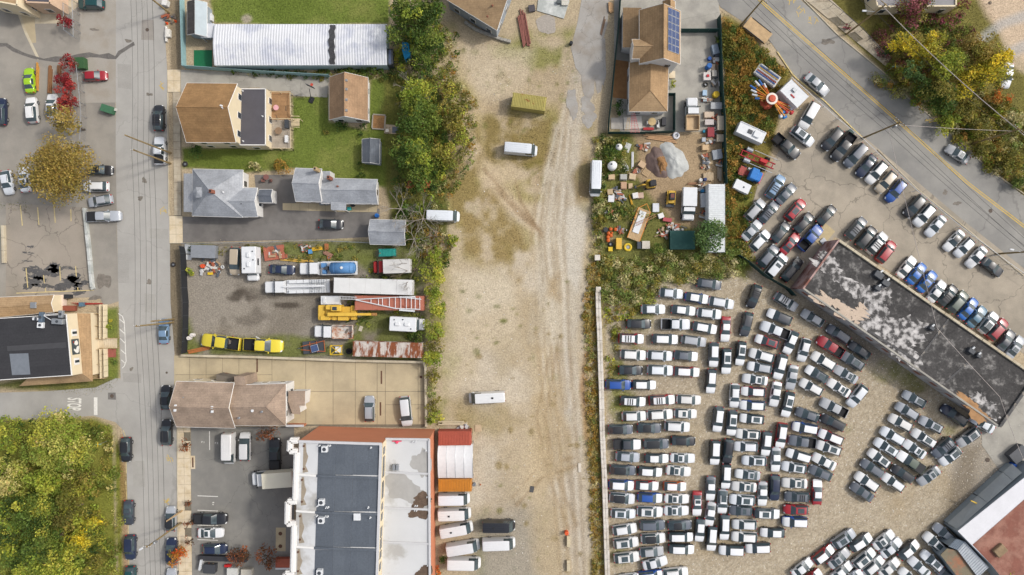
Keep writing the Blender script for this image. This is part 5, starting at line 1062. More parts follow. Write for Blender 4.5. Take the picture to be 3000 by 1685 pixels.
# ------------------------------------------------------------------ vegetation
mat('leaf', rough=.6, var=0, attr=True, spec=.2, trans=.35)
mat('bark', C(118,104,88), .9, .25, 4.); mat('bark_pale', C(160,152,140), .9, .2, 4.); mat('bark_dark', C(84,72,60), .9, .2, 4.)
def leaves(name, pts, size, cols, parent=None, up=.35, ar=.62, seed=1):
    r = np.random.default_rng(seed); n = len(pts)
    nrm = r.normal(size=(n, 3)); nrm /= np.linalg.norm(nrm, axis=1)[:, None]; nrm[:, 2] = np.abs(nrm[:, 2])+up; nrm /= np.linalg.norm(nrm, axis=1)[:, None]
    t = r.normal(size=(n, 3)); t -= nrm*np.sum(t*nrm, 1)[:, None]; t /= np.linalg.norm(t, axis=1)[:, None]; b = np.cross(nrm, t)
    s = np.asarray(size)[:, None]*.5
    v = np.stack([pts+t*s, pts+b*s*ar, pts-t*s, pts-b*s*ar], 1).reshape(-1, 3).astype(np.float32)
    me = bpy.data.meshes.new(name); me.vertices.add(4*n); me.vertices.foreach_set('co', v.ravel())
    me.loops.add(4*n); me.loops.foreach_set('vertex_index', np.arange(4*n, dtype=np.int32)); me.polygons.add(n)
    me.polygons.foreach_set('loop_start', np.arange(0, 4*n, 4, dtype=np.int32)); me.update(calc_edges=True)
    ca = me.color_attributes.new('Col', 'FLOAT_COLOR', 'POINT'); c4 = np.ones((n, 4, 4), np.float32); c4[:, :, :3] = np.asarray(cols)[:, None, :]; ca.data.foreach_set('color', c4.ravel())
    me.materials.append(MT['leaf']); return obj(name, me, parent)
def clump_pts(cs, rad, per, r, flat=.75):
    out = []; own = []
    for i, (c, rc) in enumerate(zip(cs, rad)):
        k = max(6, int(per*rc*rc)); d = r.normal(size=(k, 3)); d /= np.linalg.norm(d, axis=1)[:, None]; d[:, 2] = np.where(d[:, 2] < -.3, -d[:, 2], d[:, 2])
        q = r.uniform(.55, 1.08, (k, 1)); out.append(np.array(c)+d*q*rc*np.array([1, 1, flat])); own.append(np.full(k, i))
    return np.vstack(out), np.concatenate(own)
PAL = dict(green=[(86,104,44),(70,90,38),(106,118,52),(58,76,34)], ygreen=[(132,138,52),(114,126,48),(150,148,60),(96,108,44)], yellow=[(184,164,44),(164,148,46),(146,138,48),(126,124,44)], olive=[(122,116,52),(104,104,46),(140,128,62),(92,90,42)],
    gold=[(150,130,66),(136,118,60),(124,110,56),(162,144,86)], red=[(150,50,52),(170,66,58),(132,40,50),(116,52,44)], maroon=[(124,64,74),(104,56,62),(140,84,88),(92,66,52)], rust=[(150,88,54),(124,78,52),(104,72,50),(88,70,50)], orange=[(204,112,44),(190,88,40),(176,124,56),(134,120,52)],
    pale=[(150,148,76),(132,134,62),(166,156,98),(116,122,52)], teal=[(94,116,66),(80,104,58),(106,126,72),(70,92,50)], brown=[(146,116,52),(128,104,44),(160,124,62),(108,104,44)], reed=[(146,140,96),(116,124,66),(166,158,116),(92,106,52)], dgreen=[(58,80,38),(50,70,34),(70,94,42),(82,104,48)])
for k_ in PAL: PAL[k_] = np.array([C(*c, 2.0 if k_ in ('ygreen','pale','yellow','reed') else 1.35 if k_ in ('red','rust','orange') else 1.62)[:3] for c in PAL[k_]])
def branchy(mb, p, d, L_, r_, dep, rr, spread=.6, up=.1, n=4):
    q = p+d*L_; mb.tube(p, q, r_, r_*.68, n, False)
    if dep == 0: return
    for i in range(rr.choice((2, 3, 3))):
        v = (d+Vector((rr.uniform(-1,1), rr.uniform(-1,1), rr.uniform(-.5,.7)))*spread+Vector((0,0,up))).normalized()
        branchy(mb, q, v, L_*rr.uniform(.62,.86), r_*.62, dep-1, rr, spread, up, 3 if dep < 3 else n)
def tree(name, label, t, u, v, rc, h, pal, dens=1., group=None, leaf=.34, bark='bark', cat='tree', squash=None, zc=.62, K=None, ell=1., mixp=None):
    rr = random.Random(int(u*7+v*13)+int(t)); r = np.random.default_rng(int(abs(u)*3+abs(v))+int(t))
    p = TW(t, u, v, h*zc); e = thing(name, label, cat, (p.x, p.y, 0), 0, group); R_ = rc*.0175*(1-h*zc/H)
    rz = (h*.40 if squash is None else squash); K = K or int(12+R_*R_*1.5)
    d = r.normal(size=(K, 3)); d /= np.linalg.norm(d, axis=1)[:, None]; d *= r.random((K, 1))**.45
    rad = R_*r.uniform(.20, .34, K); cs = d*np.array([(R_-rad.mean())*ell, (R_-rad.mean())/ell, rz*.8])+np.array([0, 0, h-rz])
    cs[:, 2] = np.maximum(cs[:, 2], rad*.6)
    pts, own = clump_pts(cs, rad, 62*dens*(.34/leaf)**2*.9, r)
    P_ = PAL[pal]; ci = r.integers(0, len(P_), K); cc = P_[ci]
    if mixp: mk = r.random(K) < mixp[1]; cc = np.where(mk[:, None], PAL[mixp[0]][r.integers(0, 4, K)], cc)
    cl = cc[own]*r.uniform(.72, 1.3, (len(own), 1))*(1+r.normal(0, .05, (len(own), 3)))
    cf = r.uniform(.65, 1.5, K); leaves('crown', pts, r.uniform(.65, 1.3, len(pts))*leaf*cf[own], np.clip(cl, 0, 1), e, seed=int(u))
    mb = MB(); tr = max(.07, min(.35, h*.03)); top = Vector((0, 0, max(.3, h-rz*1.3)))
    mb.tube((0,0,-.05), top*.6+Vector((rr.uniform(-.1,.1),0,0)), tr, tr*.75, 7); mb.tube(top*.6, top, tr*.75, tr*.5, 6)
    for i in range(min(K, 9)): mb.tube(top*rr.uniform(.6,.95), cs[i], tr*.4, .03, 4, False)
    mb.build('trunk', bark, e); return e
def bare_tree(label, t, u, v, rc, h, bark='bark_pale', dep=5, group='bare trees beside the grey shed', tops=None):
    rr = random.Random(int(u+v)); p = TW(t, u, v, h*.6); e = thing('bare_tree', label, 'tree', (p.x, p.y, 0), 0, group); R_ = rc*.0175
    mb = MB(); top = Vector((0,0,h*.32)); mb.tube((0,0,-.05), top, h*.028, h*.022, 7); mb.build('trunk', bark, e)
    for i in range(6):
        a = i*1.05+rr.uniform(-.3,.3); d = Vector((math.cos(a), math.sin(a), rr.uniform(.35,1.0))).normalized(); br = MB()
        branchy(br, top*rr.uniform(.85,1.), d, R_*.36, h*.0095, dep-1, rr, .62, .06); br.build('limb', bark, e)
    return e
def thicket(name, label, poly, n, hmin, hmax, rad, pal, dens=1., leaf=.3, view=True, group=None, kind='stuff', cat='undergrowth', seed=5, bare=0.):
    r = np.random.default_rng(seed); xs_ = [p[0] for p in poly]; ys_ = [p[1] for p in poly]; cs = []; rads = []
    def ins(x, y):
        c = False
        for i in range(len(poly)):
            (x0,y0),(x1,y1) = poly[i], poly[i-1]
            if (y0 > y) != (y1 > y) and x < (x1-x0)*(y-y0)/(y1-y0)+x0: c = not c
        return c
    while len(cs) < n:
        x, y = r.uniform(min(xs_), max(xs_)), r.uniform(min(ys_), max(ys_))
        if ins(x, y):
            rc = rad*r.uniform(.6, 1.4); h = r.uniform(hmin, hmax); p = VW(x, y, h); cs.append((p.x, p.y, max(rc*.35, h-rc*.7))); rads.append(rc)
    pts, own = clump_pts(cs, rads, 62*dens*(.34/leaf)**2*.9, r, .7)
    P_ = np.vstack([PAL[k] for k in pal]); cc = P_[r.integers(0, len(P_), n)]
    cl = cc[own]*r.uniform(.72, 1.3, (len(own), 1))*(1+r.normal(0, .05, (len(own), 3)))
    cf = r.uniform(.6, 1.6, n); o = leaves(name, pts, r.uniform(.6, 1.3, len(pts))*leaf*cf[own], np.clip(cl, 0, 1), seed=seed); return tag(o, label, cat, None, kind)
GT = 'green trees behind the gardens'
for i, a in enumerate((('tall green tree beside the corrugated shed, uppermost of the row',1540,110,240,10.5,'green'),('tall green tree overhanging the dirt lot near the top edge',1740,60,230,10,'green'),('broad green tree right of the blue tarpaulin',1700,330,250,9.5,'green'),('leafy tree covering the corrugated shed end',1440,340,170,8.5,'green'),('green tree just below the blue tarpaulin',1660,560,170,8,'green'),('yellow-green tree right of the garage lawn',1640,960,230,8,'ygreen'),('green tree beside the stone garden bed',1640,1190,260,9,'green'),('thin olive tree leaning over the dirt lot',2000,1150,210,7,'olive'))):
    tree('tree', a[0], '01', *a[1:5], a[5], .62 if 'thin' in a[0] else .95, GT, mixp=('ygreen', .15))
for i, a in enumerate((('green tree above the orange-tinged one beside the garden shed',1480,60,190,8.5,'green'),('large green tree behind the garden shed',1650,140,260,9.5,'green'),('olive tree at the dirt lot edge below the green row',1880,130,190,7.5,'olive'),('dark green tree with orange-tinged leaves above the bare trees',1620,330,190,7.5,'green'))):
    tree('tree', a[0], '11', *a[1:5], a[5], .9, GT, mixp=('ygreen' if i < 3 else 'rust', .25))
for u_, v_, rc_, lb_ in ((1960,900,150,'loose olive sapling right of the bare grey tree'),(2060,1330,170,'loose olive tree over the dirt lot edge'),(1850,780,140,'small yellow-green tree at the dirt lot edge')): tree('tree', lb_, '01', u_, v_, rc_, 5., 'olive', .6, GT, .26, mixp=('ygreen', .35))
bare_tree('bare grey tree behind the garage lawn', '01', 1560, 870, 210, 7); bare_tree('bare pale tree above the grey shed', '11', 1430, 640, 230, 8); bare_tree('bare pale tree over the parked white van', '11', 1660, 740, 240, 8)
bare_tree('bare white-barked tree standing over the grey shed', '11', 1570, 950, 210, 7.5); bare_tree('bare brownish tree over the red box truck', '11', 1580, 1260, 260, 7, 'bark', 5); bare_tree('bare twiggy tree right of the grey shed', '11', 1800, 920, 170, 5.5, 'bark')
for i, (t, u, v, rc, h, pa, lb) in enumerate((('21',1790,40,150,3.4,'ygreen','yellow-green shrub right of the white box trailer'),('21',1820,230,150,3.6,'ygreen','yellow shrub right of the ladder-topped container'),('21',1800,400,150,3.4,'ygreen','bright shrub right of the white motorhome'),('21',1790,560,140,3.,'olive','olive shrub right of the rusty container top'),('21',1770,720,140,3.2,'ygreen','yellow-green shrub at the rusty container end'),('21',1760,880,110,2.6,'olive','olive shrub by the tan lot\'s upper corner'),('21',1770,1030,100,2.2,'reed','grey-green shrub along the tan lot wall'),('21',1780,1180,110,2.4,'olive','olive shrub halfway along the tan lot wall'),('21',1790,1310,110,2.4,'ygreen','shrub at the tan lot\'s lower corner'),('11',1780,1300,170,4.,'ygreen','yellow shrub below the bare brownish tree'),('11',1800,1130,130,3.,'ygreen','green shrub right of the bare white-barked tree'),('21',1600,480,110,1.8,'green','green weedy shrub between motorhome and rusty container'),('11',1990,980,90,1.6,'ygreen','lone shrub on the dirt right of bare trees'))):
    tree('shrub', lb, t, u, v, rc, h, pa, 1., 'shrubs beside the junk yard', .28, 'bark_dark', 'shrub', h*.45, .5)
tree('tree', 'large golden-leaved tree over the left parking yard', '10', 590, 260, 425, 10.5, 'gold', .55, None, .28, K=80); tree('tree', 'smaller golden tree above the large golden one', '00', 650, 1230, 220, 8.5, 'gold', .6, None, .30)
RT = 'red-leaved small trees in the left yard'
for u, v, rc, lb in ((640,225,95,'small red tree beside the tall metal fence'),(678,640,108,'red tree uppermost by the rusty beams'),(660,840,150,'largest red tree beside the red hatchback'),(695,1030,135,'red tree touching the golden one')): tree('red_maple', lb, '00', u, v, rc, 4., 'red', 1.5, RT, .24)
LW = 'trees of the lower left wood'
for t, u, v, rc, h, pa, lb in (('30',560,60,360,9,'pale','pale yellow-green tree at the wood\'s top beside the side street'),('30',640,190,330,8.,'pale','pale flowering tree filling the wood\'s upper middle'),('30',60,80,190,7,'ygreen','yellow-green tree at the left edge below the side street'),('30',120,480,270,6,'pale','pale bushy tree at the left edge mid wood'),('30',480,480,250,6,'ygreen','yellow-green tree at the wood\'s centre'),('30',760,500,230,5.5,'olive','olive tree towards the street side of the wood'),('30',90,860,250,9,'green','green tree at the left edge, halfway down the lower wood'),('30',380,820,280,8.5,'green','deep green tree in the lower wood'),('30',700,800,240,6,'olive','brownish olive tree right of the deep green one'),('30',930,940,170,5,'yellow','bright yellow tree near the footpath'),('30',780,1110,180,5,'yellow','yellow-leaved tree below the bright yellow one'),('30',420,1150,260,9,'green','tall green tree near the bottom left'),('30',120,1200,250,9,'green','green tree in the bottom left corner'),('30',640,1340,240,7,'ygreen','yellow-green tree at the bottom edge of the wood'),('30',300,1420,230,7.5,'ygreen','yellow-green tree at the bottom edge further left'),('30',930,1330,150,4,'olive','low olive tree by the footpath bottom')):
    tree('wood_tree', lb, t, u, v, rc, h, pa, 1., LW, .32, mixp=('ygreen', .3))
thicket('undergrowth', 'green and olive undergrowth covering the lower left wood floor', [(-40,1062),(225,1054),(280,1085),(300,1180),(305,1480),(-40,1480)], 520, .2, 1.4, .8, ('ygreen','olive','pale','green'), 1., .28, seed=11)
RW = 'autumn trees right of the main road'
for t, u, v, rc, h, pa, lb in (('03',1400,430,170,8,'yellow','bright yellow tree nearest the main road'),('03',1620,480,190,8,'yellow','yellow tree beside the bright yellow one'),('03',1780,620,210,8.5,'ygreen','yellow-green tree in the middle of the right wood'),('03',2130,520,230,8,'gold','golden olive tree at the dirt yard edge'),('03',2240,660,240,8.5,'yellow','yellow-leaved tree covering a parked white car'),('03',1980,800,200,7,'yellow','yellow tree below the golden one'),('03',1450,740,150,6,'teal','blue-green tree at the roadside'),('03',1700,960,220,7.5,'green','green tree in the lower right wood'),('03',1480,60,230,6,'maroon','sparse maroon tree at the top edge'),('03',1800,190,120,5,'maroon','maroon tree beside the dirt yard'),('03',1970,40,130,5,'maroon','maroon tree at the top beside the flat roof'),('03',1720,820,160,6,'gold','gold tree above the lower green tree'),('03',2010,1050,220,5.5,'olive','olive tree on the right wood slope'),('03',2340,1000,190,5,'orange','orange-tinged tree near the right edge'),('03',1800,1240,190,4.5,'ygreen','yellow-green tree on the slope by the road bend'),('03',2150,1280,210,5,'olive','olive tree under the lower right wires'),('03',2450,1230,210,5,'reed','pale tree at the right edge'),('13',2150,60,190,4,'olive','olive tree beside the lower road bend'),('13',2420,160,210,4.5,'olive','olive tree at the right edge below the wires'),('03',800,270,60,1.6,'maroon','tiny maroon tree in the sidewalk pit'),('13',2560,360,170,4,'reed','pale tree lowest on the right edge')):
    tree('autumn_tree', lb, t, u, v, rc*(1.12 if h >= 6 else .8), h if h >= 6 else h*.7, pa, .7 if pa == 'maroon' else 1.1, RW, .30, mixp=('olive', .25))
thicket('undergrowth', 'olive and yellow undergrowth on the right roadside slope', [(2190,200),(2250,160),(2300,150),(2440,180),(2500,250),(2620,300),(2620,500),(2490,425),(2340,290)], 420, .2, 1.3, .8, ('olive','ygreen','reed','brown'), 1., .28, seed=12)
thicket('undergrowth', 'thin weeds between the right sidewalk fence and trees', [(2200,70),(2270,40),(2420,30),(2470,120),(2480,200),(2380,220),(2290,190),(2210,130)], 330, .1, 1.1, .75, ('olive','maroon','green'), .8, .26, seed=13)
thicket('vine_bank', 'golden-brown vines over the bank right of the green fence', [(1822,40),(1862,70),(1985,185),(1965,195),(1905,185),(1890,230),(1930,290),(1950,320),(1935,345),(1900,300),(1850,300),(1845,350),(1865,370),(1848,430),(1845,560),(1826,560),(1824,300)], 620, .3, 1.6, .7, ('brown','olive','brown','green'), 1., .26, seed=14)
thicket('vine_bank', 'olive vines around the carnival ride and trailers', [(1890,200),(1960,200),(1960,300),(1925,330),(1900,300)], 50, .2, .6, .6, ('olive','brown'), 1., .26, seed=15)
thicket('weed_bank', 'grey-green seeding weeds below the contractor yard', [(1512,640),(1560,650),(1700,640),(1820,630),(1880,600),(1900,660),(1860,690),(1760,700),(1690,715),(1600,760),(1520,760)], 330, .5, 1.9, .75, ('reed','reed','olive'), 1., .28, seed=16)
thicket('weed_bank', 'weeds along the left edge of the contractor yard', [(1500,340),(1570,340),(1580,430),(1520,440),(1525,500),(1590,518),(1650,545),(1600,556),(1530,545),(1513,560),(1513,640),(1495,640),(1490,560)], 330, .2, 1.2, .55, ('green','olive','reed'), 1., .26, seed=17)
thicket('weed_bank', 'olive weeds between white container and upper lot', [(1830,420),(1880,440),(1895,560),(1885,640),(1832,640)], 120, .2, 1.2, .6, ('olive','green','brown'), 1., .26, seed=18)
thicket('dry_grass', 'tall dry yellow grass along the white wall', [(1484,640),(1510,640),(1506,760),(1518,1000),(1524,1480),(1494,1480),(1480,1100),(1468,760)], 760, .1, .5, .42, ('gold','gold','reed','brown'), .9, .24, seed=19)
thicket('dry_grass', 'dry and green grass tufts at the upper end of the car lot', [(1515,720),(1580,740),(1650,715),(1680,725),(1610,790),(1570,860),(1545,900),(1560,960),(1530,960)], 150, .05, .45, .5, ('ygreen','olive','gold'), .9, .24, seed=20)
thicket('tree_belt_undergrowth', 'dense green undergrowth filling the tree belt behind the gardens', [(985,10),(1100,20),(1120,120),(1085,200),(1120,330),(1130,420),(1090,480),(1070,600),(1010,600),(985,470),(1010,380),(1000,250),(985,180),(1000,110)], 420, .4, 2.4, .8, ('green','ygreen','dgreen','olive'), 1., .28, seed=31)
thicket('belt_edge_weeds', 'brownish green brush around the bare trees', [(1000,560),(1080,560),(1130,600),(1140,660),(1100,700),(1060,680),(1050,640),(1010,600)], 130, .3, 1.4, .6, ('olive','brown','green','reed'), .8, .25, seed=33)
thicket('belt_edge_weeds', 'thin brownish weeds spilling from the tree belt onto the dirt lot', [(1100,60),(1150,80),(1150,200),(1200,260),(1190,400),(1150,470),(1100,600),(1080,560),(1120,420)], 330, .1, 1.3, .55, ('olive','reed','green','brown'), .65, .24, seed=32)
thicket('hedge_weeds', 'weeds between corrugated shed and teal fence', [(560,178),(980,170),(1000,200),(830,196),(650,190)], 90, .2, 1.1, .55, ('green','dgreen','olive'), 1., .26, seed=21)
thicket('yard_weeds', 'green weeds through the junk yard grass', [(470,618),(640,620),(900,615),(920,660),(860,690),(640,640),(480,640)], 70, .1, .5, .45, ('green','olive'), .9, .25, seed=22)
thicket('yard_weeds', 'green weeds at the junk yard right end', [(900,690),(1060,640),(1070,900),(1040,860),(960,790),(900,840),(870,800)], 110, .1, .6, .5, ('green','ygreen'), .9, .25, seed=23)
for i, (t, u, v, rc, h, pa, lb, g) in enumerate((('12',1970,930,215,6.5,'teal','feathery green tree over the white container end',None),('12',1480,1060,105,3.,'green','round green bush beside the green dumpster',None),('02',2060,400,50,1.4,'green','small green bush inside the green fence',None),('02',1620,850,60,1.5,'ygreen','flowering bush beside the tan house wing',None),('02',1070,1080,90,1.8,'dgreen','dark green bush behind the tan house wing',None),('12',1000,90,120,2.2,'green','green bush beside the white water tanks',None),
        ('30',1860,140,95,3.2,'rust','rusty brown street tree uppermost on the right sidewalk','street trees on the right sidewalk'),('30',1885,725,50,2.4,'rust','small brown street tree by the white bay line','street trees on the right sidewalk'),('30',1890,930,75,3.,'rust','brown street tree below the leaning pole','street trees on the right sidewalk'),('30',1890,1120,85,3.2,'rust','brown street tree above the orange one','street trees on the right sidewalk'),('30',1800,1250,130,4.,'orange','orange-leaved street tree above the dark blue SUV','street trees on the right sidewalk'),
        ('31',130,20,140,4.,'rust','brown tree at the business lot\'s top',None),('31',110,1270,150,4.,'rust','brown tree by the low planter wall',None),('30',2420,1230,170,3.,'rust','brown tree above the bottom loading area',None),('10',1980,80,105,2.4,'dgreen','round dark green bush beside the brown gable house','garden bushes'),('01',860,1265,90,1.2,'dgreen','dark green bush under the garage wall','garden bushes'),('01',1080,1260,50,1.6,'dgreen','rounded bush at the garage corner','garden bushes'),('01',1060,1345,40,1.2,'dgreen','rounded bush below the garage corner','garden bushes'),('01',715,1335,45,.8,'olive','small bush in the lawn middle','garden bushes'),
        ('11',1045,195,32,1.3,'green','clipped bush uppermost below the garden shed','clipped bushes'),('11',1065,240,36,1.3,'green','clipped bush second below the garden shed','clipped bushes'),('11',1062,295,36,1.3,'green','clipped bush third below the garden shed','clipped bushes'),('11',1035,335,30,1.2,'green','clipped bush left of the lowest one','clipped bushes'),('11',1085,325,30,1.2,'green','clipped bush lowest right by the cottage','clipped bushes'),
        ('10',2530,210,60,1.4,'reed','pampas tuft left of the brown shrub','pampas tufts'),('11',20,230,75,1.4,'reed','pampas tuft beside the patio','pampas tufts'),('11',270,225,120,1.7,'brown','brown ornamental grass above the patio','pampas tufts'),('20',1095,390,45,1.,'ygreen','round yellow-green bush on the tavern lawn','tavern lawn bushes'),('20',1115,335,22,.8,'yellow','small yellow bush on the tavern lawn','tavern lawn bushes'),('20',1140,740,48,1.,'green','round green bush at the tavern corner','tavern lawn bushes'),
        ('33',2400,1380,170,4.,'ygreen','yellow-green tree at the bottom right edge',None),('01',930,720,110,1.6,'green','green shrub against the corrugated shed','shed shrubs'),('01',1100,730,130,2.,'green','larger green shrub at the corrugated shed corner','shed shrubs'),('12',900,640,110,1.8,'reed','grey-green shrub beside the white van','yard edge shrubs'),('12',860,800,90,1.6,'olive','olive shrub at the yard\'s left edge','yard edge shrubs'),('10',1920,1290,70,.9,'ygreen','yellow-green weed clump behind the black screen fence',None),('31',1870,1290,70,1.6,'green','green weeds between vans and orange wall','orange wall weeds'),('31',1830,1400,70,1.2,'orange','orange weeds at the orange wall bottom','orange wall weeds'))):
    tree('bush' if h < 2.6 else 'tree', lb, t, u, v, rc, h, pa, .55 if pa == 'rust' else 1., g, .22 if rc < 70 else .27, 'bark_dark', 'bush' if h < 2.6 else 'tree', h*.42, .55)
# grass blades wherever the ground is grassy
rb = np.random.default_rng(99); prob = GRASS*.75
sel = []; cl_ = []
for k_ in range(2):
    m = rb.random(SH) < prob; jy_, jx_ = rb.uniform(-.5,.5,SH)*GS, rb.uniform(-.5,.5,SH)*GS
    x = ((XX+jx_)*1.1646-1500)*S; y = (842.5-(YY+jy_)*1.1646)*S; z = rb.uniform(.0,.10,SH)
    sel.append(np.stack([x, y, z], -1)[m]); cl_.append((COLG*rb.uniform(.75,1.28,SH)[..., None])[m])
pts = np.vstack(sel); cl_ = np.vstack(cl_); o = leaves('grass', pts, rb.uniform(.14,.30,len(pts)), np.clip(cl_,0,1), up=.9, ar=.4, seed=3); tag(o, 'short grass and weeds over lawns and rough ground', 'grass', None, 'stuff')
rs = np.random.default_rng(5); wst = np.clip(lotm*.12+gl*.9-GRASS*.5, 0, 1)*.42
m = rs.random(SH) < wst; x = ((XX+rs.uniform(-.5,.5,SH)*GS)*1.1646-1500)*S; y = (842.5-(YY+rs.uniform(-.5,.5,SH)*GS)*1.1646)*S
c0 = np.stack([x[m], y[m], np.full(m.sum(), -.015)], 1); n_ = len(c0); s_ = rs.uniform(.04,.12,n_)[:,None]; an = rs.uniform(0,6.28,n_)
off = [np.stack([np.cos(an+k*1.571)*rs.uniform(.7,1.2,n_), np.sin(an+k*1.571)*rs.uniform(.7,1.2,n_), np.zeros(n_)],1)*s_ for k in range(4)]
vv = np.stack([c0+o_ for o_ in off]+[c0+np.stack([np.zeros(n_),np.zeros(n_),rs.uniform(.15,.4,n_)],1)*s_],1).reshape(-1,3)
fi = (np.arange(n_)*5)[:,None,None]+np.array([[0,1,4],[1,2,4],[2,3,4],[3,0,4]])[None]
me = bpy.data.meshes.new('gravel'); me.from_pydata(vv.tolist(), [], fi.reshape(-1,3).tolist()); me.update()
ca = me.color_attributes.new('Col','FLOAT_COLOR','POINT'); pal_ = np.array([C(*c)[:3] for c in ((230,224,212),(214,202,180),(190,174,148),(176,160,136),(204,196,186))]); q = np.ones((n_,5,4)); q[:,:,:3] = (pal_[rs.integers(0,5,n_)]*rs.uniform(.85,1.1,(n_,1)))[:,None,:]; ca.data.foreach_set('color', q.ravel())
me.materials.append(mat('stone', rough=.9, attr=True, var=.1, spec=.1)); tag(obj('gravel', me), 'loose pale stones over dirt lot and car lot', 'gravel', None, 'stuff')
print('LEAVES', sum(len(o.data.polygons) for o in bpy.data.objects if o.type == 'MESH' and o.data.materials and o.data.materials[0] == MT['leaf']))
# ------------------------------------------------------------------ fences, walls, poles, wires
def cm(r, g, b, rough=.6, var=.12, metal=0.):               # a plain coloured material, made once per colour
    return mat(f'paint_{r}_{g}_{b}', C(r, g, b), rough, var, 2.5, .06, 7., metal=metal)
def path_pts(t, pts, h): return [TW(*(p if len(p) == 3 else (t,)+tuple(p)), h) for p in pts]
def fence(name, label, t, pts, h, m, step=2.4, kind='solid', cat='fence', post='metal_dark', th=.06):
    e = thing(name, label, cat); P_ = path_pts(t, pts, h)
    for a, b in zip(P_[:-1], P_[1:]):
        n = max(1, round((b-a).length/step)); rz = math.atan2((b-a).y, (b-a).x); L_ = (b-a).length/n
        for i in range(n):
            p, q = a.lerp(b, i/n), a.lerp(b, (i+1)/n); c_ = (p+q)/2
            MB().tube((p.x,p.y,0), (p.x,p.y,h+.08), .045, .045, 5).build('post', post, e)
            if kind == 'solid': MB().box(c_.x, c_.y, .05, L_-.03, th, h-.05, rz, .008).build('fence_panel', m, e)
            else:
                MB().tube(V3(p,h), V3(q,h), .045, .045, 5).build('top_rail', post, e)
                w_ = MB(); d = (q-p)
                for k in range(8):
                    f = k/8; g = min(1, f+.45)
                    w_.tube(V3(p.lerp(q,f),.1), V3(p.lerp(q,g),.1+(h-.1)*(g-f)/.45), .008, .008, 3, False); w_.tube(V3(p.lerp(q,1-f),.1), V3(p.lerp(q,1-g),.1+(h-.1)*(g-f)/.45), .008, .008, 3, False)
                w_.build('mesh_wire', m, e)
    return e
mat('fence_teal', C(150,186,190), .7, .12, 1.5); mat('fence_green', C(26,66,62), .7, .15, 2.); mat('fence_black', C(44,46,50), .7, .12, 2.)
fence('panel_fence', 'pale teal panel fence enclosing the corrugated shed yard', '00', [(1803,-60),(1812,250),(1824,655),(2200,680),(2572,708),(3300,748)], 1.8, 'fence_teal', cat='fence', post='fence_teal')
fence('screen_fence', 'dark green screen fence left of the tan solar house', '02', [(1098,-60),(1078,250),(1040,620),(1010,950),(982,1180),(976,1330)], 1.9, 'fence_green')
fence('screen_fence', 'dark green screen fence around the back patio', '02', [(976,1325),(1300,1325),(1640,1312),(1642,935),(1570,935)], 1.7, 'fence_green')
fence('screen_fence', 'dark green screen fence along the vine bank', '02', [(2098,140),(2108,450),(2125,900),(2148,1180),(2150,1443),('12',2165,400)], 2.2, 'fence_green')
fence('sliding_gate', 'dark green metal gate across the concrete driveway', '02', [(1700,288),(2085,288)], 1.9, 'fence_green', 1.5, cat='gate')
fence('chain_link_fence', 'chain-link fence with pale rail beside the main road', '03', [(240,775),(430,945),(700,1190),(965,1400),('13',1500,470),('13',1950,838),('13',2450,1215),('13',2720,1400)], 1.9, 'metal_grey', 3., 'chain', post='metal_white')
fence('mesh_fence', 'green mesh fence between the upper and lower car lots', '12', [(2290,1115),(2400,1190),(2572,1330),('13',220,1455),('23',290,85)], 2.2, 'fence_green', 2.4, 'solid', th=.04)
fence('screen_fence', 'black screened fence along the junk yard\'s street side', '10', [(1798,1030),(1812,1100),(1826,1447),('20',1838,150),('20',1835,420),('20',1822,668)], 2.1, 'fence_black')
fence('chain_link_fence', 'chain-link fence between asphalt driveway and junk yard', '11', [(-750,1000),(0,992),(300,978),(600,970),(900,985),(1140,995)], 1.5, 'metal_grey', 3., 'chain', post='metal_grey')
fence('metal_fence', 'tall galvanised frame fence beside the concrete pad', '00', [(632,30),(640,300),(735,372)], 2.2, 'metal_grey', 1.4, 'chain', post='metal_grey')
fence('metal_fence', 'galvanised fence line at the forecourt edge', '00', [(722,0),(730,200),(736,370)], 2.2, 'metal_grey', 1.4, 'chain', post='metal_grey')
fence('metal_fence', 'galvanised fence behind the red-leaved trees', '00', [(760,620),(790,900),(812,1160),(800,1400)], 1.8, 'metal_grey', 1.8, 'chain', post='metal_grey')
fence('sidewalk_fence', 'dark fence beside the upper right sidewalk', '03', [(560,-40),(760,120),(960,290),(1190,560)], 1.5, 'fence_black', 2.4, 'chain', post='metal_dark')
def wall_run(name, label, t, pts, h, w_, step, m, piece='wall_block', cap=None, two=False, jit=.02):
    e = thing(name, label, 'wall'); P_ = path_pts(t, pts, h)
    for a, b in zip(P_[:-1], P_[1:]):
        n = max(1, round((b-a).length/step)); d = (b-a); rz = math.atan2(d.y, d.x); L_ = d.length/n; nn = Vector((-d.y, d.x, 0)).normalized()
        for i in range(n):
            c_ = a.lerp(b, (i+.5)/n)
            for o_ in ((-w_/4, w_/4) if two else (0,)):
                MB().box(c_.x+nn.x*o_, c_.y+nn.y*o_, 0, L_-.04, (w_/2-.03) if two else w_, h+random.uniform(-jit,jit), rz+random.uniform(-.006,.006), .03).build(piece, m, e)
            if cap: MB().box(c_.x, c_.y, h, L_-.02, w_+.12, .08, rz, .02).build('coping', cap, e)
    return e
wall_run('block_wall', 'white concrete block wall along the car lot', '22', [(866,45),(872,300),(880,420),(890,760),(902,1120),(908,1443),('32',930,470),('32',962,1500)], .95, .92, 1.75, 'concrete_white', 'concrete_block', two=True)
p = TW('12', 858, 1145, .9); e = thing('concrete_pillar', 'square white pillar above the white block wall', 'pillar', (p.x, p.y, 0)); MB().box(0,0,0,.85,.85,.9,0,.05).build('shaft','concrete_white',e); MB().box(0,0,.9,.95,.95,.1,0,.03).build('cap','concrete_white',e)
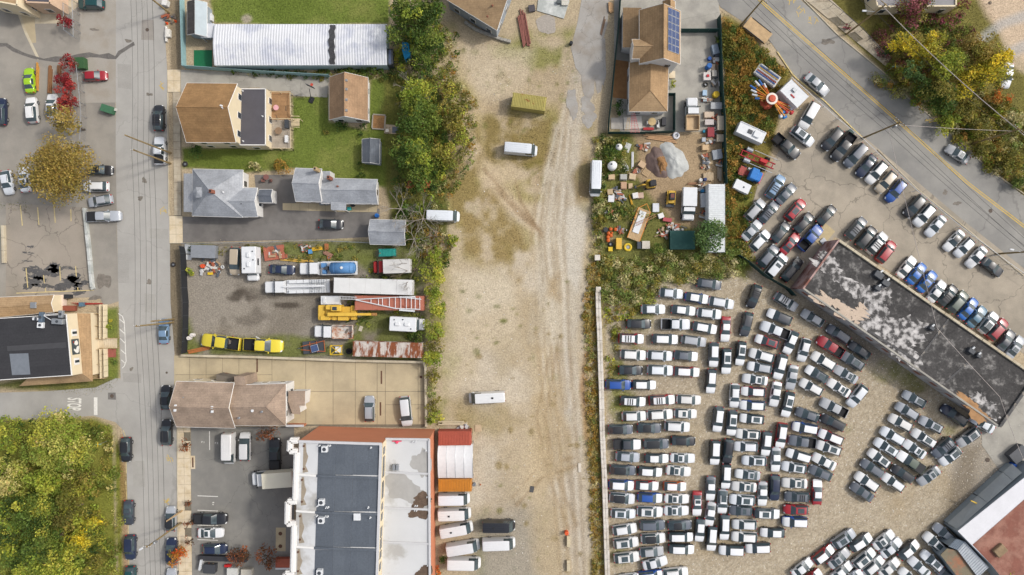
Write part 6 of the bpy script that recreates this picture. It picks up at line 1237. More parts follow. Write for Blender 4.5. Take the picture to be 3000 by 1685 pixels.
p = TW('22', 868, 20, 1.1); e = thing('concrete_pillar', 'square white pillar at the block wall\'s top end', 'pillar', (p.x, p.y, 0)); MB().box(0,0,0,.8,.8,1.1,0,.05).build('shaft','concrete_white',e); MB().box(0,0,1.1,.9,.9,.1,0,.03).build('cap','concrete_white',e)
wall_run('lot_wall', 'low grey wall around the tan concrete lot', '20', [(1815,684),(2572,702),('21',1000,738),('21',1680,752),('21',1702,800),('21',1710,1400)], .9, .28, 3.0, 'concrete_grey', 'wall_panel', 'concrete')
wall_run('barrier_wall', 'pale low barrier beside the marked parking bays', '10', [(838,645),(880,1040),(916,1443),('20',930,20)], .7, .5, 2.6, 'slab_grey', 'barrier_block')
wall_run('lot_wall', 'low wall at the left edge of the parking bays', '10', [(20,820),(30,1200)], .6, .5, 2., 'concrete', 'wall_block')
mat('pole_wood', C(150,130,92), .9, .2, 1.5, .1, 6.); mat('wire_black', C(60,58,56), .6, 0); mat('wire_pale', C(206,194,186), .6, 0)
def pole(label, t, u, v, h, arms=((-.3, 1.2),), rz=0., m='pole_wood', lamp=None, group='utility poles'):
    b = TW(t, u, v); e = thing('utility_pole', label, 'utility pole', (b.x, b.y, 0), rz, group)
    MB().tube((0,0,-.1), (0,0,h), .17, .11, 8).build('shaft', m, e)
    for dz, w_ in arms:
        MB().box(0, .12, h+dz, w_*2, .1, .12, 0, .01).build('crossarm', m, e)
        for x in (-w_*.9, -w_*.45, w_*.45, w_*.9): MB().lathe(x, .12, [(.04,h+dz+.12),(.07,h+dz+.2),(.03,h+dz+.28)], 6).build('insulator', 'metal_white', e)
    MB().lathe(.28, 0, [(.2,h-2.6),(.22,h-2.5),(.22,h-1.7),(.12,h-1.6)], 9).build('transformer', 'metal_grey', e) if 'transformer' in label else None
    if lamp:
        d = Vector(lamp); MB().tube((0,0,h-3.0), (d.x,d.y,h-2.4), .05, .04, 5).build('lamp_arm', 'metal_grey', e); MB().box(d.x, d.y, h-2.5, .7, .28, .14, math.atan2(d.y,d.x), .04).build('lamp_head', 'metal_white', e)
    return Vector((b.x, b.y, h))
PA = pole('utility pole beside the top left street work site', '00', 1700, 130, 12., ((-.3,.9),)); PB = pole('taller of the twin poles over the parked white pickup', '10', 1715, 95, 14.2, ()); PC = pole('shorter of the twin poles over the parked white pickup', '10', 1715, 200, 11.8, ((-.3,.5),))
PD = pole('short brown pole beside the junk yard gate', '20', 1745, 320, 7.5, ()); PE = pole('tall pole beside the junk yard gate', '20', 1742, 352, 12., ((-.4,.5),)); PF = pole('short pale pole over the silver SUV', '30', 1830, 800, 5.4, (), m='timber'); PG = pole('tall pole with transformer crossing the street at lower left', '30', 1820, 920, 11.4, ((-.3,.6),), lamp=(-2.2,-1.2))
P1 = pole('pole at the top of the vine bank by the main road', '02', 2290, 262, 11., ((-.3,1.0),), R(-40)); P2 = pole('pole with transformer between road and upper car lot', '03', 955, 1388, 11.6, ((-.3,1.1),(-1.2,.7)), R(-40)); P3 = pole('pole with street lamp on the far sidewalk', '03', 790, 342, 12.6, ((-.3,1.),), R(-40), 'pole_wood', (-1.6,-1.4)); P4 = pole('pole in the weeds at the right edge', '03', 2060, 1442, 11., ((-.3,1.),), R(-40)); P5 = pole('pole by the lower end of the road fence', '13', 2290, 1108, 9., (), lamp=(-2.,.4))
def wire(label, pts, r_=.028, m='wire_black', sag=.5):
    mb = MB()
    for a, b in zip(pts[:-1], pts[1:]):
        n = 8; prev = None
        for i in range(n+1):
            f = i/n; p = a.lerp(b, f); p.z -= sag*4*f*(1-f)
            if prev is not None: mb.tube(prev, p, r_, r_, 4, False)
            prev = p
    e = thing('overhead_wire', label, 'wire', (pts[0].x, pts[0].y, 0), 0, 'overhead wires'); o = mb.build('cable', m, e); o.location = (-pts[0].x, -pts[0].y, 0)
def dz(p, z, dx=0., dy=0.): return Vector((p.x+dx, p.y+dy, z))
NT_, ST_ = Vector((PA.x, 80, 12)), Vector((PG.x+.4, -78, 12))
for k_, (z, dx, lb) in enumerate(((11.6,-.4,'uppermost overhead wire along the left street'),(11.5,.4,'second overhead wire along the left street'),(9.,0.,'third overhead wire along the left street'),(7.4,0.,'fourth overhead wire along the left street'),(5.9,.1,'lowest overhead wire along the left street'))):
    wire(lb, [dz(NT_,z,dx), dz(PA,z,dx), dz(PC,min(z,11.6),dx), dz(PE,min(z,11.8),dx), dz(PG,min(z,11.2),dx), dz(ST_,z,dx)], .022 if k_ < 4 else .03)
NR, SR = Vector((P1.x-34, P1.y+34, 11)), Vector((P5.x+30, P5.y-22, 9))
for k_, (z, dx, lb) in enumerate(((10.9,-.8,'uppermost wire along the main road'),(10.9,.8,'second wire along the main road'),(8.2,0.,'third wire along the main road'),(6.8,0.,'lowest wire along the main road'))):
    wire(lb, [dz(NR,z,dx), dz(P1,z,dx), dz(P2,z,dx), dz(P5,min(z,8.8),dx), dz(SR,min(z,8.8),dx)], .024)
wire('thick pale cable over the right wood', [dz(P3,11.8,-26,24), dz(P3,11.8), dz(P4,10.6), dz(P4,10.6,40,-34)], .06, 'wire_pale', .7)
wire('thin dark wire over the right wood', [dz(P3,9.5,-26,24), dz(P3,9.5), dz(P4,8.6), dz(P4,8.6,40,-34)], .03, 'wire_black', .7)
wire('service wire crossing the warehouse roof', [dz(P2,8.), Vector(TW('23',1700,410,7.)), Vector(TW('23',2330,1100,6.)), Vector(TW('33',2572,300,6.))], .04, 'wire_pale', .2)
wire('wire crossing the main road beside the upper lot', [dz(P2,10.), dz(P4,9.5)], .03, 'wire_pale', .4)
# ------------------------------------------------------------------ containers
def orient(t, a, b, h):
    p, q = TW(t, *a, h), TW(t, *b, h); return (p+q)/2, (q-p).length, math.atan2((q-p).y, (q-p).x)
def container(label, t, a, b, w_, h, m, name='shipping_container', ribs=None, rmat=None, cat='container'):
    c_, L_, rz = orient(t, a, b, h); e = thing(name, label, cat, (c_.x, c_.y, 0), rz)
    MB().box(0,0,.12,L_-.06,w_-.06,h-.16,0,.03).build('body', m, e)
    for sx in (-1,1):
        for sy in (-1,1): MB().box(sx*(L_/2-.06), sy*(w_/2-.06), 0, .14, .14, h+.01, 0, .01).build('corner_post', m, e)
    for sy in (-1,1): MB().box(0, sy*(w_/2-.05), h-.12, L_-.28, .1, .13, 0, .01).build('top_rail', m, e)
    n = ribs or int(L_/.28); rb = MB()
    for i in range(n): rb.box(-L_/2+.15+(L_-.3)*(i+.5)/n, 0, h-.05, (L_-.3)/n*.55, w_-.24, .085, 0, .015)
    if n > 6: rb.build('roof_ribs', rmat or m, e)['kind'] = 'stuff'
    else: [MB().box(-L_/2+.15+(L_-.3)*(i+.5)/n, 0, h-.05, (L_-.3)/n*.97, w_-.24, .045, 0, .01).build('roof_sheet', rmat or m, e) for i in range(n)]
    sd_ = MB()
    for i in range(n):
        for sy in (-1,1): sd_.box(-L_/2+.2+(L_-.4)*(i+.5)/n, sy*(w_/2-.02), .25, (L_-.4)/n*.5, .05, h-.5, 0, .01)
    sd_.build('side_ribs', m, e)['kind'] = 'stuff'
    for sy in (-1,1):
        d = MB().box(L_/2-.015, sy*w_/4, .2, .05, w_/2-.1, h-.45, 0, .01).build('door', m, e); MB().tube((L_/2+.03,sy*w_/6,.3),(L_/2+.03,sy*w_/6,h-.35),.02).build('lock_bar','metal_grey',d)
    return e
mat('paint_yellowgreen', C(176,164,94), .7, .12, .8, .08, 5., c2=C(150,84,44), c2s=.5, c2t=(.60,.66)); mat('paint_rusty', C(212,204,196), .8, .12, 1., .1, 5., c2=C(146,86,54), c2s=.55, c2t=(.44,.54), stretch=(2.2,.7,1)); mat('paint_salmon', C(180,112,92), .8, .1, .8, .08, 5., c2=C(150,84,64), c2s=.6, c2t=(.58,.64)); mat('paint_tealbox', C(48,156,146), .7, .1, 1., c2=C(160,110,70), c2s=1.2, c2t=(.62,.66))
container('yellow rust-streaked shipping container alone in the dirt lot', '02', (0,998), (340,1046), 2.4, 2.6, 'paint_yellowgreen')
container('small teal container under the grey shed', '11', (1232,1096), (1396,1092), 1.3, 1.5, 'paint_tealbox', 'storage_box')
container('rusted white shipping container at the junk yard bottom', '21', (970,618), (1665,636), 2.55, 2.6, 'paint_rusty')
container('salmon red container carrying a lattice tower', '21', (990,155), (1682,160), 2.5, 2.6, 'paint_salmon', ribs=4)
container('red shipping container beside the white tent', '31', (1830,76), (2160,72), 2.4, 2.6, cm(178,88,70), rmat=cm(184,94,74))
container('orange shipping container above the white vans', '31', (1830,548), (2165,546), 2.1, 2.6, cm(196,132,56), rmat=mat('orange_rust', C(206,134,42), .7, .1, 1., .1, c2=C(140,84,34), c2s=.5, c2t=(.6,.68)))
container('white ribbed container half under the feathery tree', '12', (2058,405), (2058,1090), 2.8, 2.7, cm(224,228,230), ribs=34)
# fabric shelter
c_, L_, rz = orient('31', (1826,312), (2176,312), 3.); e = thing('fabric_shelter', 'white arched fabric shelter between the red and orange containers', 'shelter', (c_.x,c_.y,0), rz)
for i in range(4):
    vs = []; w_ = 5.85; n = 8; x0, x1 = -L_/2+L_*i/4+.02, -L_/2+L_*(i+1)/4-.02
    for x in (x0, (x0+x1)/2, x1): vs += [(x, -w_/2+w_*k/n, 2.3+.9*math.sin(math.pi*k/n)-(.05 if x == (x0+x1)/2 else 0)) for k in range(n+1)]
    MB().add(vs, [(j*(n+1)+k, (j+1)*(n+1)+k, (j+1)*(n+1)+k+1, j*(n+1)+k+1) for j in range(2) for k in range(n)]).build('fabric_bay', 'metal_white', e, True)
for i in range(5):
    x = -L_/2+L_*i/4; mb = MB(); pr = [(x,-w_/2+w_*k/n,2.28+.9*math.sin(math.pi*k/n)) for k in range(n+1)]
    for a, b in zip(pr[:-1], pr[1:]): mb.tube(a, b, .05, .05, 5)
    for s_ in (-1,1): mb.tube((x,s_*w_/2,0),(x,s_*w_/2,2.3),.05)
    mb.build('hoop', 'metal_grey', e)
# lattice tower on the salmon container
e = thing('lattice_tower', 'pale lattice ladder tower lying on the salmon container', 'tower'); Z = 2.85
def tb(t, p0, p1, r_, z, m, nm, par): return MB().tube(TW(t,*p0,z), TW(t,*p1,z), r_, r_, 5).build(nm, m, par)
tb('21',(1000,122),(1440,98),.09,Z,'metal_white','rail',e); tb('21',(1440,98),(1660,120),.09,Z,'metal_white','rail',e); tb('21',(1000,126),(1400,212),.09,Z,'metal_white','rail',e); tb('21',(1400,212),(1650,222),.09,Z,'metal_white','rail',e); tb('21',(1440,98),(1600,95),.16,Z,'metal_white','outrigger',e); tb('21',(1440,228),(1595,240),.16,Z,'metal_white','outrigger',e)
for u in (1155,1230,1270,1340,1400,1455,1510,1560,1600,1645):
    f = (u-1000)/440; tb('21',(u,max(98,122-24*f)),(u,min(222,126+86*(u-1000)/400)),.06,Z+.05,'metal_white','rung',e)
e = thing('ladder', 'short metal ladder leaning from the salmon container end', 'ladder')
tb('21',(845,90),(1015,100),.04,2.9,'metal_white','rail',e); tb('21',(845,118),(1015,124),.04,2.9,'metal_white','rail',e)
for i in range(11): tb('21',(852+i*15,90),(852+i*15,120),.03,2.9,'metal_white','rung',e)
# ------------------------------------------------------------------ trucks
def wheel(e, x, y, r_=.48, w_=.3):
    o = MB().tube((x,y-w_/2,r_),(x,y+w_/2,r_), r_, r_, 14).build('wheel','rubber',e); MB().tube((x,y-w_/2-.02,r_),(x,y+w_/2+.02,r_), r_*.5, r_*.5, 10).build('rim','wheel_rim',o)
def truck(label, t, rear, front, w_, cab_m, hood=1.2, cabl=1.5, cabh=2.3, cargo='box', cm_='metal_white', ch=3., name='truck', hmid=1.5, z0=1.0):
    c_, L_, rz = orient(t, rear, front, hmid); e = thing(name, label, 'truck', (c_.x,c_.y,0), rz); a = L_/2
    MB().box(-.2,0,.55,L_-.6,w_*.45,.3,0,.02).build('chassis','metal_dark',e)
    MB().box(a-hood/2,0,.6,hood,w_*.82,.85,0,.18).build('hood',cab_m,e); MB().box(a-.04,0,.5,.16,w_*.86,.3,0,.03).build('bumper','metal_grey',e)
    x1 = a-hood; x0 = x1-cabl; hw = w_*.47
    b = MB(); vs = [(x1,hw,.6),(x1,-hw,.6),(x0,-hw,.6),(x0,hw,.6),(x1,hw,1.5),(x1,-hw,1.5),(x0,-hw,1.5),(x0,hw,1.5),(x1-.45,hw*.85,cabh),(x1-.45,-hw*.85,cabh),(x0+.06,-hw*.85,cabh),(x0+.06,hw*.85,cabh)]
    b.add(vs,[(0,1,5,4),(1,2,6,5),(2,3,7,6),(3,0,4,7),(8,9,10,11),(6,7,11,10)]); b.build('cab',cab_m,e)
    MB().add([vs[4],vs[5],vs[9],vs[8]],[(0,1,2,3)]).build('windshield','car_glass',e); MB().add([vs[5],vs[6],vs[10],vs[9]],[(0,1,2,3)]).build('side_window','car_glass',e); MB().add([vs[7],vs[4],vs[8],vs[11]],[(0,1,2,3)]).build('side_window','car_glass',e)
    for s_ in (-1,1): MB().box(a-.1,s_*w_*.3,.95,.12,.24,.2,0,.03).build('headlight','lamp_clear',e); MB().box(x1-.1,s_*(hw+.18),1.5,.12,.24,.35,0,.03).build('mirror','black_trim',e)
    for x in (a-hood*.7, -a+1.0): 
        for s_ in (-1,1): wheel(e, x, s_*(w_/2-.2))
    B0, B1 = -a, x0-.12; bl = B1-B0; bc = (B0+B1)/2
    if cargo == 'box':
        MB().box(bc,0,z0,bl,w_,ch-z0,0,.04).build('cargo_box',cm_,e); [MB().box(B0-.02,s_*w_/4,z0+.1,.06,w_/2-.08,ch-z0-.2,0,.01).build('door',cm_,e) for s_ in (-1,1)]
    elif cargo == 'dump':
        for sy in (-1,1): MB().box(bc,sy*(w_/2-.06),z0,bl,.12,.9,0,.03).build('bed_side',cm_,e)
        for x in (B0+.06,B1-.06): MB().box(x,0,z0,.12,w_-.25,.9,0,.03).build('bed_end',cm_,e)
        MB().box(bc,0,z0-.02,bl-.2,w_-.2,.08,0,.0).build('bed_floor',cm_,e)
    elif cargo == 'tank':
        MB().box(bc,0,.85,bl,w_*.95,.15,0,.02).build('deck','metal_white',e); mb = MB(); n=14; tl = bl*.62; pr=[(-tl/2-.15,.5),(-tl/2,.95),(tl/2,.95),(tl/2+.15,.5)]; x_ = B0+tl/2+.3
        mb.tube((x_-tl/2,0,1.95),(x_+tl/2,0,1.95),.98,.98,18); mb.tube((x_-tl/2-.2,0,1.95),(x_-tl/2,0,1.95),.6,.98,18); mb.tube((x_+tl/2,0,1.95),(x_+tl/2+.2,0,1.95),.98,.6,18); mb.build('tank',cm_,e,True)
        for f in (-.35,0,.35): MB().tube((x_+f*tl-.04,0,1.95),(x_+f*tl+.04,0,1.95),1.01,1.01,18).build('tank_band',cm_,e)
        MB().lathe(x_,0,[(.25,2.85),(.25,3.05),(.2,3.1),(.05,3.12)],10).build('manway','metal_white',e)
        q = B1-.9
        for i,(dx,dy,sz) in enumerate(((0,.6,.7),(.1,-.5,.8),(-.5,0,.6))): MB().box(q+dx,dy,1.0,sz,sz,.9+.2*i,0,.06).build('pump_unit',cm_ if i<2 else 'metal_dark',e)
        for sy in (-1,1): MB().tube((B0,sy*w_*.47,1.9),(B1-.6,sy*w_*.47,1.9),.05).build('side_rail','metal_white',e)
    elif cargo == 'service':
        MB().box(bc,0,.85,bl,w_*.98,.5,0,.03).build('body_bed',cm_,e)
        for sy in (-1,1):
            for i in range(5): MB().box(B0+.5+(bl-1.)*(i+.5)/5,sy*w_*.36,1.35,(bl-1.)/5-.06,w_*.24,.55,0,.03).build('tool_locker',cm_,e)
        bm_ = MB(); bm_.tube((B0+.6,0,2.3),(B1+.3,.0,2.6),.18,.14,8); bm_.build('boom',cm_,e); MB().lathe(B0+bl*.35,0,[(.4,1.35),(.4,1.8),(.25,1.9),(.25,2.3)],12).build('turntable',cm_,e)
        for i in range(8): MB().tube((B0+.3+i*bl*.055,-w_*.48,2.1),(B0+.3+i*bl*.055,w_*.48,2.1),.04).build('rack_rung','metal_grey',e)
    return e
truck('vacuum tanker truck with white cab and blue tank in the junk yard','11',(1012,1248),(435,1256),2.4,'metal_white',1.6,1.8,2.4,'tank',cm(92,140,190))
truck('small truck with red cab and long white box','11',(1552,1228),(1165,1240),2.4,cm(170,44,44),.7,1.2,2.2,'box',mat('box_pale', C(214,212,208), .6, .08, .6),3.2,hmid=2.5)
truck('long white bucket truck with tool lockers in the junk yard','21',(735,-15),(85,0),2.4,'metal_white',1.7,2.0,2.4,'service','metal_white')
truck('white truck with rusty-sided debris bed','21',(975,448),(585,443),2.4,'metal_white',1.4,1.7,2.2,'dump',mat('rim_rust', C(214,206,196), .8, .1, 1.5, .1, c2=C(166,98,50), c2s=1.2),hmid=1.4)
truck('cream box truck parked across the business lot','31',(372,478),(-72,510),2.6,'metal_white',.8,1.5,2.3,'box',mat('box_cream', C(240,234,212), .6, .05, .6),3.4,hmid=2.8)
truck('white dump truck with tan bed in the concrete yard','02',(1812,1312),(1812,980),2.3,'metal_white',1.5,1.5,2.2,'dump',mat('bed_tan', C(206,180,144), .85, .12, 1.),hmid=1.4)
truck('white service truck with roof rack in the contractor yard','12',(1785,445),(1776,765),2.4,'metal_white',1.0,1.2,2.0,'box','metal_white',2.2,hmid=1.6)
def motorhome(label,t,rear,front,w_):
    c_, L_, rz = orient(t, rear, front, 2.6); e = thing('motorhome', label, 'motorhome', (c_.x,c_.y,0), rz); a = L_/2
    MB().box(-.6,0,.5,L_-1.3,w_,2.5,0,.1).build('coach','metal_white',e); MB().box(a-.75,0,.5,1.5,w_*.8,.8,0,.2).build('hood','metal_white',e)
    MB().add([(a-.9,w_*.38,1.3),(a-.9,-w_*.38,1.3),(a-1.3,-w_*.36,2.1),(a-1.3,w_*.36,2.1)],[(0,1,2,3)]).build('windshield','car_glass',e)
    for x in (-a*.5, a*.05): MB().box(x,.0,3.0,.9,.6,.25,0,.1).build('roof_unit','metal_white',e)
    for x, y in ((-a*.7,.8),(a*.3,-.8),(-a*.2,.9)): MB().lathe(x,y*.9,[(.12,3.),(.12,3.1),(.05,3.12)],8).build('roof_vent','metal_dark',e)
    for s_ in (-1,1): MB().box(-a*.1,s_*w_/2,1.5,1.2,.04,.7,0,.01).build('window','pane_glass',e); wheel(e,a-1.1,s_*(w_/2-.25),.4,.25); wheel(e,-a*.45,s_*(w_/2-.2),.4,.25)
motorhome('white motorhome nosed down beside the tan minivan','10',(2502,1032),(2508,1376),2.45); motorhome('white motorhome nosing into the junk yard shrubs','21',(1340,363),(1682,380),2.45)
c_, L_, rz = orient('21',(780,-22),(1570,2),3.6); e = thing('box_trailer','long white box trailer at the junk yard centre','trailer',(c_.x,c_.y,0),rz)
for i in range(5): MB().box(-L_/2+L_*(i+.5)/5,0,1.1,L_/5-.015,2.6,2.5,0,.03).build('roof_section',mat('trailer_roof', C(222,222,220), .6, .07, .5, .04, 5.),e)
for x in (-L_/2+1.2,-L_/2+2.4,L_/2-1.2): [wheel(e,x,s_*1.1) for s_ in (-1,1)]
# yellow mobile crane
c_, L_, rz = orient('21',(1010,255),(600,255),2.); e = thing('mobile_crane','yellow mobile crane with boom pointing right','crane',(c_.x,c_.y,0),rz); Y_ = mat('crane_yellow', C(226,184,74), .6, .1, 1., .08, 5.)
for x,y,sx,sy,h,nm in ((0,0,6.6,2.1,1.0,'carrier'),(2.6,-.0,1.1,2.6,1.3,'front_deck'),(-2.9,0,.9,2.5,1.2,'rear_deck'),(.3,-.95,2.6,.8,2.2,'engine_hood'),(1.9,.9,1.6,.8,1.6,'side_box'),(-1.2,.95,1.8,.8,1.7,'side_box'),(0.3,.95,.9,.7,1.4,'side_box')): MB().box(x,y,.6,sx,sy,h,0,.08).build(nm,Y_,e)
o = MB().box(-.2,-.75,1.6,1.7,.95,1.5,0,.1).build('cab',Y_,e); MB().box(-.0,-.75,3.1,.8,.6,.04,0,.01).build('roof_window','pane_glass',o)
MB().box(-1.2,.25,2.3,5.0,.62,.6,0,.05).build('boom_base',Y_,e); MB().box(-4.9,.25,2.4,3.0,.42,.42,0,.04).build('boom_tip',Y_,e); MB().box(-6.7,.25,2.3,.9,.5,.6,0,.08).build('boom_head',mat('rust_metal', C(170,124,72), .7, .3, 3.),e); MB().lathe(.9,.2,[(1.0,1.6),(1.0,1.8),(.8,1.85)],16).build('turntable',Y_,e)
for x in (2.4,-2.4): [wheel(e,x,s_*1.15,.6,.4) for s_ in (-1,1)]
for s_ in (-1,1): MB().box(3.35,s_*.9,.6,.2,.4,.35,0,.03).build('marker','lamp_red',e)
# food trailer, utility trailers
def trailer(label,t,a0,b0,w_,h,m,name='utility_trailer',z0=.5,ext=()):
    c_, L_, rz = orient(t,a0,b0,h); e = thing(name,label,'trailer',(c_.x,c_.y,0),rz); MB().box(0,0,z0,L_,w_,h-z0,0,.05).build('body',m,e)
    for s_ in (-1,1): wheel(e,-.1*L_,s_*(w_/2-.12),.34,.2)
    MB().tube((L_/2,0,.5),(L_/2+1.0,0,.45),.05).build('drawbar','metal_dark',e); MB().lathe(L_/2+.7,.0,[(.06,0),(.06,.6)],6).build('jack','metal_grey',e)
    for nm,x,y,z,sx,sy,sz,mm in ext: MB().box(x*L_,y*w_,z,sx,sy,sz,0,min(.03,sz*.3)).build(nm,mm,e)
    return e
MW = 'metal_white'
trailer('white concession trailer beside the road fence','03',(180,850),(355,1025),3.0,2.9,MW,'concession_trailer',ext=(('roof_edge',0,.47,2.88,4.,.12,.1,'timber'),('roof_edge',0,-.47,2.88,4.,.12,.1,MW),('roof_unit',-.1,.1,2.9,.7,.6,.3,'metal_grey'),('roof_lamp',.02,-.2,2.9,.9,.25,.12,'lamp_red')))
trailer('white open trailer with roof opening beside the vine bank','02',(2275,1270),(2535,1390),2.1,2.2,MW,ext=(('roof_edge',0,.46,2.2,4.6,.14,.1,MW),('roof_edge',0,-.46,2.2,4.6,.14,.1,MW),('hatch',-.05,0,2.2,.8,.7,.12,'metal_dark'),('roof_unit',.2,0,2.2,1.1,1.0,.3,MW)))
trailer('small white enclosed trailer below the blue truck','12',(2240,395),(2390,465),1.7,1.7,MW,ext=(('roof_vent',.1,0,1.7,.25,.25,.1,'metal_dark'),))
trailer('flat trailer with tan plank deck beside the main road','02',(2360,215),(2580,390),2.2,1.0,'timber',ext=(('side_rail',0,.5,.9,4.2,.1,.2,'metal_dark'),('side_rail',0,-.5,.9,4.2,.1,.2,'metal_dark')))
trailer('white generator trailer above the yellow crane','21',(840,128),(650,130),1.5,1.5,MW,ext=(('lamp_mast',.3,.0,1.5,.4,1.0,.2,MW),('side_box',-.45,.6,.6,.6,.5,.5,MW)))
e = trailer('orange skeletal trailer carrying a small solar panel','21',(690,590),(470,610),2.2,.65,'metal_dark',z0=.5); 
for y in (-.95,.95): MB().tube((-2,y,.75),(2.2,y*.3,.75),.05).build('frame_rail',cm(206,112,56),e)
for x in (-1.9,-.6,.6): MB().tube((x,-.95,.76),(x,.95,.76),.05).build('frame_rail',cm(206,112,56),e)
o = MB().box(-.3,.2,1.2,1.3,1.2,.06,R(10),.01).build('solar_panel','solar_frame',e); MB().box(-.3,.2,1.262,1.2,1.1,.02,R(10),.0).build('solar_cells','solar_cell',o)
c_, L_, rz = orient('21',(745,632),(858,632),1.); e = thing('lifting_frame','yellow and white steel frame beside the rusty container','frame',(c_.x,c_.y,0),rz)
for p0,p1 in (((-1,-.8,.9),(1,-.8,.9)),((-1,.8,.9),(1,.8,.9)),((-1,-.8,.9),(-1,.8,.9)),((1,-.8,.9),(1,.8,.9)),((-1,-.8,.9),(1,.8,.9)),((-1,.8,.9),(1,-.8,.9)),((-1,-.8,0),(-1,-.8,.9)),((1,.8,0),(1,.8,.9)),((1,-.8,0),(1,-.8,.9)),((-1,.8,0),(-1,.8,.9))): MB().tube(p0,p1,.06).build('bar',cm(236,196,40),e)
MB().box(.35,.1,.5,1.,1.,.35,0,.03).build('plate',MW,e)
# blue truck tractor and red chassis
c_, L_, rz = orient('12',(2290,250),(2530,350),1.6); e = thing('truck_tractor','blue truck cab with red bumper beside the vine bank','truck',(c_.x,c_.y,0),rz); BL = cm(46,124,200)
MB().box(-.6,0,.5,3.2,.9,.3,0,.03).build('chassis',cm(150,60,56),e); MB().box(.35,0,.7,1.3,2.0,1.5,0,.12).build('cab',BL,e); MB().box(1.35,0,.6,1.0,1.7,1.0,0,.18).build('hood',BL,e); MB().box(1.95,0,.5,.3,2.0,.5,0,.08).build('bumper',cm(206,110,116),e); MB().add([(1.0,.85,1.55),(1.0,-.85,1.55),(.85,-.8,2.15),(.85,.8,2.15)],[(0,1,2,3)]).build('windshield','car_glass',e)
for x in (1.3,-1.3): [wheel(e,x,s_*.9) for s_ in (-1,1)]
MB().tube((-.8,.75,.9),(.1,.75,.9),.3).build('fuel_tank','metal_grey',e); MB().box(-1.5,0,.8,1.1,1.6,.12,0,.02).build('fifth_wheel',cm(170,80,70),e)
c_, L_, rz = orient('12',(2290,80),(2640,230),1.2); e = thing('truck_chassis','long red truck frame with silver tanks beside the vine bank','truck frame',(c_.x,c_.y,0),rz)
for y in (-.45,.45): MB().box(0,y,.9,L_,.16,.28,0,.02).build('frame_rail',cm(170,32,44),e)
for i in range(6): MB().box(-L_/2+.4+i*(L_-.8)/5,0,.95,.14,.9,.16,0,.01).build('cross_member',cm(170,32,44),e)
for x,y in ((-1.8,1.0),(-1.6,-.95)): MB().tube((x-.55,y,1.0),(x+.55,y,1.0),.42,.42,14).build('tank','metal_grey',e)
for x in (-2.2,1.8): [wheel(e,x,s_*.95) for s_ in (-1,1)]
for y in (-1.2,1.25): MB().tube((-1.,y,1.2),(L_/2,y,1.2),.06).build('rail','metal_grey',e)
MB().box(1.0,0,1.2,1.4,.7,.6,0,.1).build('engine',cm(190,40,44),e)
# carnival ride
h0 = TW('03', 42, 990, 3.0); e = thing('carnival_ride','folded carnival ride with orange hub and striped arms','carnival ride',(h0.x,h0.y,0))
MB().lathe(0,0,[(1.2,0),(1.2,.5),(.5,.6),(.5,2.4),(.85,2.5),(.9,2.9),(.6,3.0),(.55,3.25),(.05,3.3)],20).build('hub',cm(202,92,66),e); MB().lathe(0,0,[(.98,2.86),(1.02,2.92),(.98,2.98),(.9,2.98)],20).build('hub_ring',cm(240,232,220),e)
for i, (x, y) in enumerate((('02',(2390,860)),('02',(2400,905)),('02',(2440,815)),('02',(2480,805)),('02',(2410,950)),('02',(2530,840)),('02',(2440,990)))): 
    p = TW(x, *y, 1.8); d = Vector((p.x-h0.x, p.y-h0.y, 0)); o = MB().tube((d.x*.15,d.y*.15,2.6),(d.x,d.y,1.9),.10,.10,6).build('arm',cm(226,150,52) if i % 2 == 0 else cm(214,110,50),e); MB().tube(d*.72+Vector((0,0,2.06)),d+Vector((0,0,1.88)),.2,.16,8).build('arm_tip',MW if i % 3 else cm(60,110,180),o)
for i, y in enumerate(((110,1090),(150,1130),(190,1120),(230,1090),(215,1060),(170,1175),(240,1130),(130,1165))):
    p = TW('03', *y, 1.6); d = Vector((p.x-h0.x, p.y-h0.y, 0)); o = MB().tube((d.x*.15,d.y*.15,2.6),(d.x,d.y,1.7),.10,.10,6).build('arm',cm(226,150,52) if i % 2 else cm(220,100,50),e); MB().box(d.x,d.y,1.2,.7,.5,.6,i*.7,.1).build('seat',(MW,cm(40,130,200),cm(190,50,60),MW)[i % 4],o)
e = trailer('carnival trailer loaded with blue and white bars','02',(2460,680),(2670,830),2.2,1.2,cm(216,214,208),'ride_trailer')
for i in range(7): MB().tube((-2.0,-.9+i*.3,1.35),(2.0,-.9+i*.3,1.35),.08,.08,5).build('ride_bar',(MW,cm(46,96,176),cm(170,60,50),MW,cm(206,170,90),cm(46,96,176),MW)[i],e)
# contractor machines
c_, L_, rz = orient('12',(1610,455),(1600,610),1.5); e = thing('skid_steer','yellow skid steer loader on the contractor yard dirt','loader',(c_.x,c_.y,0),rz); YM = mat('machine_yellow', C(214,174,72), .6, .12, 2.)
MB().box(0,0,.4,2.2,1.1,.9,0,.1).build('body',YM,e); o = MB().box(-.0,0,1.3,1.2,.95,.8,0,.08).build('cab','black_trim',e); MB().box(-.1,0,2.1,.7,.6,.03,0,.01).build('roof_window',cm(120,70,60),o)
for s_ in (-1,1): MB().box(.1,s_*.68,1.0,2.5,.14,.2,0,.03).build('lift_arm',YM,e); wheel(e,.65,s_*.62,.38,.26); wheel(e,-.6,s_*.62,.38,.26)
MB().box(1.45,0,.2,.5,1.5,.5,0,.06).build('bucket','metal_dark',e)
c_ = TW('12',1400,402,1.6); e = thing('mini_excavator','yellow mini excavator with black roof in the contractor yard','excavator',(c_.x,c_.y,0),R(8))
for s_ in (-1,1): MB().box(0,s_*.6,0,1.8,.35,.5,0,.12).build('track','rubber',e)
